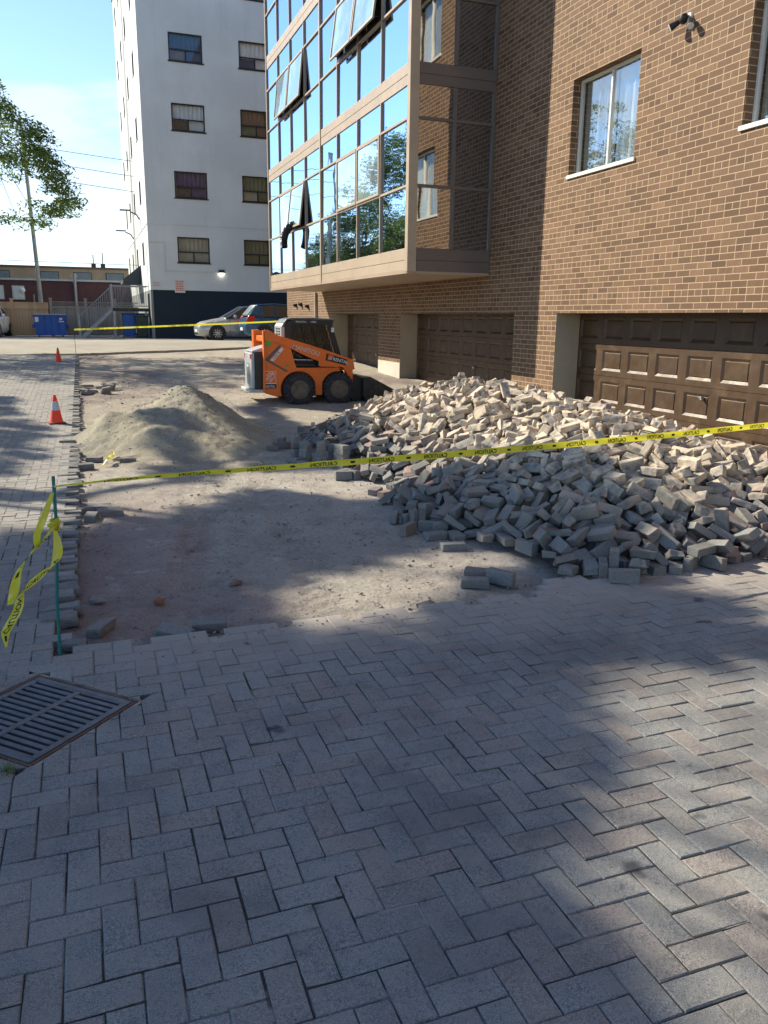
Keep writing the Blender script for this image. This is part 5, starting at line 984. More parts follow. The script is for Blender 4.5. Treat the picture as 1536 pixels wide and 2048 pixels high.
for fi, (z0, z1) in enumerate(floors):
    for k in range(8):
        y0, y1 = ymul[k], ymul[k + 1]
        for r_, (a, c) in enumerate(((z0, z0 + 1.18), (z0 + 1.18, z0 + 2.42), (z0 + 2.42, z1))):
            dg = sash.get((fi, k)) if r_ == 1 else None
            if dg is None: pane(y0, y1, a, c); continue
            a_, c_ = a + .02, c - .02; ya, yb = y0 + .025, y1 - .025
            M = Matrix.Translation((XB - .03, 0, c_)) @ Matrix.Rotation(R(dg), 4, 'Y') @ Matrix.Translation((-XB + .03, 0, -c_))
            s_ = MB(); t_ = .05
            for q in ((ya, ya + t_, a_, c_), (yb - t_, yb, a_, c_), (ya + t_, yb - t_, c_ - t_, c_), (ya + t_, yb - t_, a_, a_ + t_)): s_.box(XB - .055, XB - .015, *q, M=M)
            s_.add([M @ Vector(p) for p in ((XB - .035, ya + t_ - .002, a_ + t_ - .002), (XB - .035, yb - t_ + .002, a_ + t_ - .002), (XB - .035, yb - t_ + .002, c_ - t_ + .002), (XB - .035, ya + t_ - .002, c_ - t_ + .002))], [(0, 1, 2, 3)], 1)
            s_.build('sash', [BRONZE, MIRROR2], BAYO, recalc=False)
            if dg:
                s2 = MB()
                for yy_ in (ya + .15, yb - .15): s2.tube([(XB + .03, yy_, a_ + .12), M @ Vector((XB - .02, yy_, a_ + .06))], .012, 5)
                s2.box(XB - .03, XB + .08, ya, yb, a_ - .01, a_ + .05); s2.build('sash_stay', BLACK, BAYO)
for z0, z1 in floors:
    for a, c in ((XB + .16, 7.18), (7.24, 8.04)):
        for e, g_ in ((z0, z0 + 1.18), (z0 + 1.18, z0 + 2.42), (z0 + 2.42, z1)):
            tl = random.gauss(0, .002); y_ = BY0 + .01
            MB().add([(a, y_ - tl, e), (c, y_ + tl, e), (c, y_ + tl, g_), (a, y_ - tl, g_)], [(0, 1, 2, 3)]).build('side_pane', MIRRORS, BAYO, recalc=False)
b = MB(); b.box(WX - .09, WX - .01, 29.2, 29.28, 0, 2.70); b.build('downpipe', pbr('beige_pipe', (.36, .33, .27), .5), bld, bevel=.01)
for y, z in ((32.3, 2.34), (31.45, 2.36), (30.45, 2.28)):
    b = MB(); b.prism([(0, 0), (-.13, -.02), (-.13, -.10), (0, -.15)], 'y', y - .07, y + .07, M=Matrix.Translation((WX, 0, z))); b.build('vent_hood', BLACK, bld)
# black corrugated hose out of the lowest far sash
def hose(pts, r=.075, **kw):
    P = [Vector(p) for p in pts]; path = []; rad = []
    n_ = 90
    for i in range(n_ + 1):
        t = i / n_ * (len(P) - 1); k = min(int(t), len(P) - 2); u = t - k
        p0 = P[max(k - 1, 0)]; p1 = P[k]; p2 = P[k + 1]; p3 = P[min(k + 2, len(P) - 1)]
        path.append(.5 * ((2 * p1) + (p2 - p0) * u + (2 * p0 - 5 * p1 + 4 * p2 - p3) * u * u + (3 * p1 - p0 - 3 * p2 + p3) * u ** 3)); rad.append(r * (1 + .16 * math.sin(i * 1.7)))
    b = MB(); b.tube(path, rad, 12); return b.build('hose', BLACK, smooth=True, **kw)
hose([(XB + .1, 24.6, 4.46), (XB - .12, 24.62, 4.50), (XB - .28, 24.85, 4.38), (XB - .33, 25.1, 4.15), (XB - .30, 25.25, 3.9)], .10, label='black corrugated hose hanging out of the lowest open sash of the glazed bay', cat='hose')

# twin floodlight on the wall
sl = empty('security_light', (WX, 10.05, 5.85), 0, 'black twin headed security floodlight fixed high on the sunlit brick wall', 'security light')
b = MB(); b.cyl((WX, 10.05, 5.87), (WX - .05, 10.05, 5.87), .085, .075, 16); b.build('mount', WHITEP, sl, smooth=True)
b = MB(); b.lathe([(.02, .06), (.085, .04), (.10, -.05), (.075, -.12), (.03, -.15)], (WX - .13, 10.12, 5.87), 14); b.build('sensor', DKMETAL, sl, smooth=True)
for p0, p1 in (((WX - .12, 10.22, 5.82), (WX - .28, 10.36, 5.70)), ((WX - .10, 9.95, 5.78), (WX - .17, 9.82, 5.60))):
    b = MB(); p0 = Vector(p0); p1 = Vector(p1); b.tube([(WX - .06, 10.07, 5.86), p0], .015, 6); b.cyl(p0, p1, .045, .085, 14); o = b.build('lamp_head', BLACK, sl, smooth=True)
    b = MB(); b.cyl(p1, p1 + (p1 - p0).normalized() * .012, .078, n=14); b.build('lens', DECALW, o)

sl.scale = (.62,) * 3
# ================================================================== WHITE APARTMENT BLOCK
K = 42.5 / 33.5
def sx_(x): return x * K
def sz_(z): return 1.8 + (z - 1.8) * K
YW = 42.5; XC = 3.28; YE = 61.0
wb = empty('white_building', (XC, YW, .8), 0, 'white stuccoed apartment block with a dark blue ground floor and black framed windows', 'apartment building')
cols_ = [(sx_(3.68), sx_(4.92)), (sx_(6.28), sx_(7.52)), (14.6, 16.2), (19.0, 20.6)]
wh = []
for i in range(6):
    for c_ in cols_: wh.append((c_[0], c_[1], sz_(3.84 + 2.39 * i), sz_(4.80 + 2.39 * i)))
zb_, ztop = sz_(2.79), 21.6
b = MB(); wall_grid(b, YW, XC, 24, zb_, ztop, wh, .14, axis='y'); 
swin = [(a, a + .9, sz_(3.9 + 2.39 * i), sz_(4.75 + 2.39 * i)) for i in range(6) for a in (45.5, 50.2, 54.5, 58.5)]
wall_grid(b, XC, YW, YE, zb_, ztop, swin, .10)
b.add([(XC, YW, ztop), (24, YW, ztop), (24, YE, ztop), (XC, YE, ztop)], [(0, 1, 2, 3)]); b.add([(24, YW, .7), (24, YE, .7), (24, YE, ztop), (24, YW, ztop)], [(0, 1, 2, 3)]); b.add([(XC, YE, .7), (24, YE, .7), (24, YE, ztop), (XC, YE, ztop)], [(0, 1, 2, 3)])
b.build('wall', STUC, wb, recalc=False)
b = MB(); b.box(XC - .06, 24, YW - .06, YE, ztop, ztop + .25); b.build('parapet', pbr('brown_coping', (.16, .09, .06), .6), wb)
b = MB(); b.add([(XC + .0, YW - .004, .6), (24, YW - .004, .6), (24, YW - .004, zb_), (XC + .0, YW - .004, zb_)], [(0, 1, 2, 3)]); b.build('ground_floor_wall', NAVY, wb, recalc=False)
b = MB(); wall_grid(b, XC, YW, YE, .6, zb_, [(43.4, 44.7, .6, 2.9)], .25); b.box(XC - .012, XC + .10, YW - .016, YW + .06, .7, zb_); o = b.build('side_base_wall', GREY, wb, recalc=False)
b = MB(); b.box(XC + .2, XC + .24, 43.35, 44.75, .5, 2.95); b.build('door', BLACK, wb)
b = MB(); zz_ = sz_(5.25); b.box(XC - .01, 24, YW - .022, YW - .002, zz_ - .03, zz_); b.box(XC - .022, XC - .002, YW, YE, zz_ - .03, zz_); b.build('band', STUC, wb)
cts = [CURT_B, CURT_D, CURT_W, CURT_BL, CURT_G, CURT_P]
def wwin(x0, x1, z0, z1, ct, ct2):
    Y = YW + .10; f_ = MB(); t_ = .06; zm = z0 + (z1 - z0) * .42
    for q in ((x0, x0 + t_, z0, z1), (x1 - t_, x1, z0, z1), (x0 + t_, x1 - t_, z1 - t_, z1), (x0 + t_, x1 - t_, z0, z0 + t_), (x0 + t_, x1 - t_, zm - .03, zm + .03), ((x0 + x1) / 2 - .03, (x0 + x1) / 2 + .03, z0 + t_, zm - .03)): f_.box(q[0], q[1], Y - .05, Y, q[2], q[3])
    f_.box(x0 - .05, x1 + .05, YW - .04, YW + .05, z0 - .05, z0 + .004)
    fr = f_.build('window', BLACKF, wb)
    g = MB(); g.add([(x0 + .03, Y - .02, z0 + .03), (x1 - .03, Y - .02, z0 + .03), (x1 - .03, Y - .02, z1 - .03), (x0 + .03, Y - .02, z1 - .03)], [(0, 1, 2, 3)]); g.build('pane', GLASSR, fr, recalc=False)
    vs = []; fs = []
    for k in range(31):
        u = x0 + (x1 - x0) * k / 30; yy_ = Y + .10 + .03 * math.sin(k * 1.6); vs += [(u, yy_, zm - .02), (u, yy_, z1)]
        if k: fs.append((2 * k - 2, 2 * k, 2 * k + 1, 2 * k - 1))
    MB().add(vs, fs).build('curtain', ct, fr, smooth=True, recalc=False)
    g = MB(); xm = (x0 + x1) / 2; g.box(x0, xm, Y + .14, Y + .16, z0, zm); g.box(xm, x1, Y + .12, Y + .14, z0, zm, 1); g.build('lower_curtain', [ct2, ct], fr)
pick = {(0, 0): (CURT_B, CURT_B), (1, 0): (CURT_P, CURT_D), (2, 0): (CURT_W, CURT_D), (3, 0): (CURT_BL, CURT_D), (0, 1): (CURT_G, CURT_G), (1, 1): (CURT_G, CURT_B), (2, 1): (CURT_D, CURT_G), (3, 1): (CURT_W, CURT_BL)}
for i in range(6):
    for j, c_ in enumerate(cols_):
        ct = pick.get((i, j), (random.choice(cts), random.choice(cts))); wwin(c_[0], c_[1], sz_(3.84 + 2.39 * i), sz_(4.80 + 2.39 * i), *ct)
for a, c, e, g_ in swin:
    b = MB(); b.box(XC + .07, XC + .09, a, c, e, g_); o = b.build('side_window', pbr('dark_pane', (.06, .07, .08), .1), wb); b = MB()
    b.box(XC - .01, XC + .06, a, a + .05, e, g_); b.box(XC - .01, XC + .06, c - .05, c, e, g_); b.box(XC - .03, XC + .06, a, c, e - .05, e); b.build('frame', BLACKF, o)
# stairwell recess strip
b = MB(); b.box(XC - .015, XC + .02, 52, 53.2, zb_, ztop); b.build('stair_panel', pbr('grey_panel', (.30, .29, .27), .7), wb)
# awning over the side entrance
b = MB(); b.prism([(XC, 4.55), (XC, 3.55), (XC - 1.0, 3.55), (XC - 1.0, 3.75)], 'y', 48.5, 51.5); b.build('awning', pbr('dark_awning', (.04, .05, .055), .8), wb)
b = MB(); P_l = [(sx_(2.63), 4.6), (3.62, 4.6), (3.62, sz_(3.5)), (sx_(5.25), sz_(3.5))]
for (x0, z0), (x1, z1) in zip([(XC + .02, 5.3), (4.02, 5.3), (4.02, 3.98)], [(4.02, 5.3), (4.02, 3.98), (sx_(5.25), 3.98)]): b.box(min(x0, x1) - .015, max(x0, x1) + .015, YW - .035, YW - .005, min(z0, z1) - .015, max(z0, z1) + .015)
b.build('conduit', STUC, wb)
wl = empty('wall_lamp', (sx_(5.34), YW, sz_(3.5)), 0, 'small lit wall pack lamp on the white wall above the silver car', 'wall lamp')
b = MB(); x, z = sx_(5.34), sz_(3.5); b.box(x - .15, x + .15, YW - .14, YW, z - .02, z + .13); b.build('housing', DKMETAL, wl, bevel=.02)
EM = N('lamp_glow'); EM.set(EM.b.inputs['Emission Color'], (1, .93, .8)); EM.b.inputs['Emission Strength'].default_value = 4; EM.mat
b = MB(); b.box(x - .12, x + .12, YW - .13, YW - .01, z - .10, z - .02); b.build('lens', EM.mat, wl, bevel=.02)
for y_, z_, lb in ((47.5, 7.1, 'nearer arm floodlight on the side of the white block'), (53.5, 6.6, 'farther arm floodlight on the side of the white block')):
    e_ = empty('arm_lamp', (XC, y_, z_), 0, lb, 'wall lamp'); b = MB(); b.tube([(XC, y_, z_ - .25), (XC - .15, y_, z_), (XC - .45, y_, z_ + .12)], .035, 6); b.build('arm', DKMETAL, e_)
    b = MB(); b.box(XC - 1.0, XC - .42, y_ - .12, y_ + .12, z_ + .16, z_ + .22, M=Matrix.Translation((0, 0, 0))); b.build('lamp_head', DKMETAL, e_, bevel=.02)
# notice boards with red print
REDP = pbr('red_print', (.55, .06, .05), .6, 0, .05, 3, 0)
def sign(x0, x1, z0, z1, rows_, faded, label):
    e_ = empty('sign', ((x0 + x1) / 2, YW, z0), 0, label, 'sign'); b = MB(); b.box(x0, x1, YW - .03, YW - .006, z0, z1); b.build('board', WHITEP if not faded else STUC, e_)
    b = MB(); hh_ = (z1 - z0) / (rows_ + 1.5)
    for k in range(rows_):
        zc = z1 - hh_ * (k + 1.1); x = x0 + .05
        while x < x1 - .08:
            l_ = random.uniform(.03, .09); b.box(x, min(x + l_, x1 - .05), YW - .034, YW - .0305, zc - hh_ * .28, zc + hh_ * .28); x += l_ + .02
    b.build('lettering', REDP if not faded else pbr('faded_red', (.60, .30, .26), .7, 0, .05, 3, 0), e_)
sign(sx_(2.63), sx_(2.98), sz_(2.86), sz_(3.14), 3, True, 'small faded red and white notice near the corner of the white block')
sign(sx_(3.50), sx_(3.90), sz_(2.70), sz_(3.21), 6, False, 'larger red and white notice board between the lower floor windows and the corner')
# ================================================================== SKID STEER LOADER
ld = empty('skid_steer_loader', (4.6, 17.2, 0), 0, 'orange skid steer loader with black cab parked facing the garages behind the paver heap', 'loader')
LY0, LY1 = 16.60, 17.66; LZ = .05
def lz(pts): return [(x, z + 0) for x, z in pts]
b = MB()
chassis = [(3.46, .60), (3.56, .24), (3.75, .18), (5.36, .16), (5.38, .52), (5.17, .70), (5.08, .765), (4.10, .775), (3.98, 1.0), (3.50, 1.05)]
b.prism(chassis, 'y', LY0 + .20, LY1 - .20); b.build('chassis', pbr('orange_frame_paint', (.50, .09, .012), .45, 0, .1, 3, .05, 30, dirt=(.30, .13, .06), dirtamt=.5), ld, bevel=.01)
def arch(cx, cz, r, a0, a1, n=9): return [(cx + r * math.cos(R(a0 + (a1 - a0) * i / n)), cz + r * math.sin(R(a0 + (a1 - a0) * i / n))) for i in range(n + 1)]
plate = [(3.453, 1.522), (3.55, 1.54), (3.647, 1.494), (3.878, 1.394), (4.035, 1.169), (4.094, .928), (4.148, .775), (5.078, .768), (5.17, .699), (5.196, .55)] + arch(5.054, .32, .375, 68, 158) + [(4.70, .20), (4.55, .20)] + arch(4.186, .32, .385, 25, 200, 12) + [(3.73, .181), (3.52, .235), (3.43, .286), (3.445, .933)]
for y0 in (LY0, LY1 - .05):
    b = MB(); b.prism(plate, 'y', y0, y0 + .05); b.build('side_plate', ORANGE, ld, bevel=.008)
arm = [(3.448, 1.534), (3.55, 1.545), (3.647, 1.499), (3.707, 1.452), (4.05, 1.352), (4.438, 1.245), (4.781, 1.136), (5.042, 1.05), (5.383, .937), (5.416, .734), (5.367, .728), (5.368, .40), (5.30, .42), (5.275, .549), (5.235, .66), (5.196, .72), (5.143, .785), (4.638, .80), (4.613, .913), (4.473, .962), (4.246, 1.06), (4.035, 1.169), (3.752, 1.288), (3.448, 1.335)]
for y0, nm_ in ((LY0 - .045, 1), (LY1, 0)):
    b = MB(); b.prism(arm, 'y', y0, y0 + .04); b.box(3.445, 3.475, y0, y0 + .12, .30, 1.53); b.build('lift_arm', ORANGE, ld, bevel=.006)
b = MB(); b.box(3.50, 3.62, LY0 + .05, LY1 - .05, 1.30, 1.42); b.box(5.22, 5.34, LY0 + .05, LY1 - .05, .70, .80); b.build('cross_tube', ORANGE, ld, bevel=.02)
# rear engine door and hood
b = MB(); b.box(3.22, 3.30, LY0 + .14, LY1 - .16, .33, 1.08); b.build('engine_door', LGREY, ld, bevel=.025)
b = MB(); b.box(3.215, 3.222, LY0 + .36, LY1 - .42, .42, .86); b.box(3.212, 3.222, LY0 + .42, LY1 - .48, .78, .83, 1); b.build('grille', [pbr('mid_grey', (.20, .21, .21), .5), DECALW], ld)
b = MB(); b.box(3.30, 3.46, LY0 + .10, LY1 - .12, .32, 1.10); b.build('engine_cover', BLACK, ld, bevel=.01)
b = MB(); b.prism([(3.24, 1.09), (3.24, 1.12), (3.75, 1.27), (3.95, 1.27), (3.95, 1.09)], 'y', LY0 + .16, LY1 - .18); b.build('hood', LGREY, ld, bevel=.015)
b = MB(); b.box(3.15, 3.48, LY0 + .02, LY1 - .04, .27, .33); b.build('rear_bumper', pbr('worn_white_steel', (.5, .5, .47), .5, .2, .2), ld, bevel=.012)
for dy in (.16, .27, .72, .83):
    b = MB(); b.box(3.208, 3.222, LY0 + dy, LY0 + dy + .05, .96, 1.05); b.build('tail_light', pbr('red_lens', (.5, .03, .03), .3) if dy in (.16, .83) else DECALW, ld)
# cab
CY0, CY1 = LY0 + .22, LY1 - .22
cabp = [(3.97, .80), (3.97, 1.62), (4.02, 1.735), (4.12, 1.775), (4.9, 1.765), (4.99, 1.755), (5.0, 1.69), (4.93, 1.665)]
for y in (CY0, CY1 - .05):
    b = MB(); b.prism([(3.96, .80), (3.96, 1.62), (4.02, 1.735), (4.10, 1.735), (4.12, 1.60), (4.12, .80)], 'y', y, y + .05)
    b.prism([(4.10, 1.655), (4.09, 1.76), (5.02, 1.755), (5.0, 1.66)], 'y', y + .001, y + .049)
    b.prism([(4.88, 1.67), (4.99, 1.67), (5.20, .98), (5.24, .76), (5.12, .76), (5.08, .98)], 'y', y + .002, y + .048)
    b.prism([(4.12, .78), (4.12, 1.04), (4.30, .98), (5.1, .86), (5.1, .78)], 'y', y + .003, y + .047)
    for xb, xt in ((4.40, 4.30), (4.62, 4.52), (4.80, 4.70)): b.tube([(xb + .12, y + .025, .85), (xt, y + .025, 1.67)], .014, 5)
    b.build('cab_frame', BLACK, ld, bevel=.006)
for y in (CY0 + .012, CY1 - .012):
    b = MB()
    for k in range(20):
        x = 4.13 + k * .045; b.tube([(x, y, .9), (x, y, 1.67)], .0055, 4)
    for k in range(18): z = .92 + k * .043; b.tube([(4.12, y, z), (4.98 + (1.67 - z) * .28, y, z)], .0055, 4)
    b.build('side_mesh', BLACK, ld)
b = MB(); b.prism([(3.90, 1.60), (3.93, 1.70), (3.99, 1.765), (4.10, 1.795), (4.60, 1.80), (4.98, 1.785), (5.05, 1.765), (5.03, 1.745), (4.1, 1.765), (4.0, 1.735), (3.95, 1.60)], 'y', CY0 - .01, CY1 + .01); b.build('cab_roof', pbr('dusty_black_paint', (.10, .10, .095), .35, .1, .3), ld, bevel=.012)
b = MB(); b.prism([(3.88, 1.12), (3.88, 1.62), (3.95, 1.72), (3.975, 1.70), (3.955, 1.60), (3.955, 1.12)], 'y', CY0 - .005, CY1 + .005); b.build('rear_panel', LGREY, ld, bevel=.01)
b = MB()
for k in range(7):
    for j in range(2): b.box(3.874, 3.881, CY0 + .10 + j * .22, CY0 + .25 + j * .22, 1.22 + k * .055, 1.25 + k * .055)
b.build('rear_slot', BLACK, ld)
b = MB()
CAB_DARK = N('cab_darkening_sheet'); q1 = CAB_DARK.n('ShaderNodeBsdfTransparent', {'Color': (.16, .17, .18)}); q2 = CAB_DARK.n('ShaderNodeBsdfGlossy', {'Color': (1, 1, 1), 'Roughness': .05}); q3 = CAB_DARK.n('ShaderNodeMixShader', {0: .06, 1: q1.outputs[0], 2: q2.outputs[0]}); CAB_DARK.t.links.new(q3.outputs[0], CAB_DARK.out.inputs[0])
for y in (CY0 + .028, CY1 - .028): b = MB(); b.add([(4.12, y, .9), (5.12, y, .9), (4.95, y, 1.66), (4.12, y, 1.66)], [(0, 1, 2, 3)]); b.build('side_window', CAB_DARK.mat, ld, recalc=False)  # dark see-through sheets added behind the mesh to darken the cab

b = MB(); b.prism([(4.22, .80), (4.22, 1.32), (4.34, 1.36), (4.40, 1.0), (4.72, .96), (4.72, .82)], 'y', CY0 + .22, CY1 - .22); b.build('seat', pbr('black_vinyl', (.02, .02, .02), .6), ld, bevel=.03)
b = MB(); b.box(4.14, 4.58, LY0 + .09, CY0 + .02, .80, .90); b.tube([(4.10, LY0 + .08, 1.15), (4.2, LY0 + .06, 1.0), (4.35, LY0 + .08, .95), (4.5, LY0 + .1, 1.0)], .014, 6); b.tube([(4.03, LY0 + .05, .93), (4.52, LY0 + .05, .915)], .022, 8); b.tube([(4.14, LY0 + .05, .90), (4.60, LY0 + .05, .87)], .03, 8); b.build('hydraulic_cylinder', BLACK, ld, smooth=True)
b = MB(); b.tube([(4.03, LY0 + .03, .945), (4.50, LY0 + .03, .93)], .009, 6); b.tube([(5.36, LY0 + .25, .55), (5.15, LY0 + .25, 1.0)], .025, 8); b.build('piston_rod', pbr('chrome_rod', (.6, .6, .6), .2, .9, .05), ld, smooth=True)
for y in (CY0 - .03, CY1 + .03):
    b = MB(); b.box(4.96, 5.02, y - .025, y + .025, 1.50, 1.60, M=Matrix.Translation((0, 0, 0))); b.build('work_light', DECALW, ld, bevel=.01)
# wheels
def lwheel(x, yo, s):
    t = MB(); w_ = .22; y0 = yo; y1 = yo + s * w_
    prof = [(.185, 0), (.24, -.012), (.285, -.006), (.315, .012), (.325, .04), (.325, w_ - .04), (.315, w_ - .012), (.24, w_ + .008), (.185, w_)]
    t.lathe([(r, s * h) for r, h in prof], (x, yo, .325), 36, axis='y')
    for k in range(26):
        a = 2 * math.pi * k / 26; M = Matrix.Translation((x, 0, .325)) @ Matrix.Rotation(a, 4, 'Y')
        ya, yb = (yo - s * .004, yo + s * (.10 if k % 2 else .12)); t.box(-.026, .026, ya, yb, .285, .343, M=M)
        ya, yb = (yo + s * (.12 if k % 2 else .10), yo + s * w_); M2 = Matrix.Translation((x, 0, .325)) @ Matrix.Rotation(a + .12, 4, 'Y'); t.box(-.024, .024, ya, yb, .30, .343, M=M2)
    ty = t.build('wheel', RUBBER, ld, smooth=35)
    r_ = MB(); r_.lathe([(.195, -.006 * s), (.185, .012 * s), (.165, .03 * s), (.13, .022 * s), (.10, .05 * s), (.0, .05 * s)], (x, yo, .325), 28, axis='y'); r_.build('rim', pbr('dusty_rim', (.12, .10, .075), .6, .2, .3, 8, .3, 50), ty, smooth=True)
    h = MB()
    for k in range(8):
        a = 2 * math.pi * k / 8; h.cyl((x + .075 * math.cos(a), yo + .052 * s, .325 + .075 * math.sin(a)), (x + .075 * math.cos(a), yo + .030 * s, .325 + .075 * math.sin(a)), .011, n=6)
    h.build('wheel_bolts', DKMETAL, ty)
    h = MB(); h.box(x + .085, x + .105, yo - s * .004, yo + s * .035, .30, .385); h.build('valve_guard', GALV, ty)
for x in (4.186, 5.054):
    lwheel(x, LY0 - .10, 1); lwheel(x, LY1 + .10, -1)
# quick attach and bucket
b = MB(); b.prism([(5.38, .06), (5.38, .60), (5.46, .62), (5.585, .56), (5.60, .08), (5.50, .04)], 'y', LY0 + .04, LY1 - .04); b.box(5.36, 5.60, LY0 + .02, LY0 + .04, .10, .55); b.build('attach_plate', BLACK, ld, bevel=.01)
b = MB(); prof = [(5.60, .56), (5.745, .575), (5.80, .545), (5.68, .50), (5.63, .40), (5.61, .22), (5.67, .10), (5.80, .055), (6.42, .16), (6.43, .125), (5.80, .02), (5.66, .05), (5.59, .16), (5.585, .45)]
b.prism(prof, 'y', LY0 - .12, LY1 + .12)
for y in (LY0 - .14, LY1 + .115): b.prism([(5.60, .56), (5.745, .575), (6.02, .435), (6.27, .305), (6.43, .225), (6.44, .14), (6.42, .12), (5.80, .02), (5.66, .05), (5.59, .16)], 'y', y, y + .025)
b.box(6.34, 6.46, LY0 - .13, LY1 + .13, .10, .13, M=Matrix.Translation((0, 0, .0))); b.build('bucket', DKMETAL, ld, bevel=.006)
# decals and lettering on the side facing the camera
yd = LY0 - .0455
def letters(txt, x, z, size, ang, y, mat_, bold=.0, shear=0, parent=ld, name='lettering', stretch=1.0):
    v, f_, w_ = text_geo(txt, size, bold); ca, sa = math.cos(ang), math.sin(ang); vs = []
    for a, c in v: a = a * stretch + shear * c; vs.append((x + a * ca - c * sa, y, z + a * sa + c * ca))
    return MB().add(vs, f_).build(name, mat_, parent, recalc=False)
letters('MANITOU', 4.045, 1.175, .135, R(-15.6), yd - .002, pbr('silver_decal', (.50, .47, .44), .4, .2, .05), .012, 0, stretch=.98)
b = MB(); b.add([(4.785, yd - .0015, 1.073), (4.760, yd - .0015, .928), (5.216, yd - .0015, .818), (5.255, yd - .0015, .937)], [(0, 1, 2, 3)]); b.build('decal', BLACK, ld, recalc=False)
letters('RENTAL', 4.925, .925, .095, R(-14), yd - .003, DECALW, .01, 0, stretch=1.0)
b = MB(); ca, sa = math.cos(R(-14)), math.sin(R(-14))
def rq(x, z, w_, h): return [(x, yd - .003, z), (x + w_ * ca, yd - .003, z + w_ * sa), (x + w_ * ca - h * sa, yd - .003, z + w_ * sa + h * ca), (x - h * sa, yd - .003, z + h * ca)]
b.add(rq(4.81, .952, .095, .095), [(0, 1, 2, 3)]); b.build('decal', ORANGE, ld, recalc=False); 
letters('THE HOME', 4.818, .955, .026, R(20), yd - .0045, DECALW, .006)
letters('DEPOT', 4.838, .930, .028, R(20), yd - .0045, DECALW, .006)
ys_ = LY0 - .0015
b = MB(); b.add([(3.463, ys_, .944), (3.780, ys_, 1.240), (3.835, ys_, 1.225), (3.565, ys_, .935), (3.965, ys_, .712), (3.915, ys_, .690)], [(0, 1, 2, 3), (0, 3, 4, 5)]); b.build('decal', DECALG, ld, recalc=False)
b = MB(); b.add([(3.590, ys_ - .001, .935), (3.835, ys_ - .001, 1.205), (3.872, ys_ - .001, 1.155), (3.66, ys_ - .001, .915)], [(0, 1, 2, 3)]); b.build('decal', DECALW, ld, recalc=False)
letters('1050 R', 3.672, .945, .072, R(49), ys_ - .003, BLACK, .008)
b = MB(); b.add([(3.47, yd - .001, 1.28), (3.545, yd - .001, 1.348), (3.62, yd - .001, 1.28), (3.545, yd - .001, 1.212)], [(0, 1, 2, 3)]); b.add([(3.90, ys_, .82), (3.95, ys_, .845), (3.995, ys_, .82), (3.95, ys_, .795)], [(0, 1, 2, 3)]); b.build('decal', pbr('green_decal', (.07, .35, .03), .5, 0, .05, 3, 0), ld, recalc=False)
b = MB(); b.add([(3.468, ys_, .44), (3.704, ys_, .44), (3.704, ys_, .712), (3.468, ys_, .712)], [(0, 1, 2, 3)]); b.build('decal', DECALW, ld, recalc=False)
b = MB(); b.add([(3.475, ys_ - .001, .468), (3.697, ys_ - .001, .468), (3.697, ys_ - .001, .705), (3.475, ys_ - .001, .705)], [(0, 1, 2, 3)]); b.build('decal', ORANGE, ld, recalc=False)
b = MB(); b.add([(3.463, ys_ - .001, .355), (3.707, ys_ - .001, .355), (3.707, ys_ - .001, .450), (3.463, ys_ - .001, .450)], [(0, 1, 2, 3)]); b.build('decal', BLACK, ld, recalc=False)
letters('RENTAL', 3.472, .372, .072, 0, ys_ - .003, DECALW, .01, 0, stretch=.82)
letters('THE', 3.515, .595, .062, R(40), ys_ - .003, DECALW, .008, 0); letters('HOME', 3.495, .492, .096, R(40), ys_ - .003, DECALW, .012, 0, stretch=.95); letters('DEPOT', 3.575, .475, .062, R(40), ys_ - .003, DECALW, .01, 0, stretch=.85)
letters('MANITOU', 4.20, 1.700, .05, R(-1), CY0 - .003, DECALW, .008); letters('1050R', 4.52, 1.697, .05, R(-1), CY0 - .003, DECALW, .008)
b = MB()
for x, z in ((3.55, 1.47), (4.62, .84), (5.32, .85)): b.cyl((x, yd - .012, z), (x, yd + .01, z), .018, n=10)
b.build('pivot_pins', GALV, ld, smooth=True)

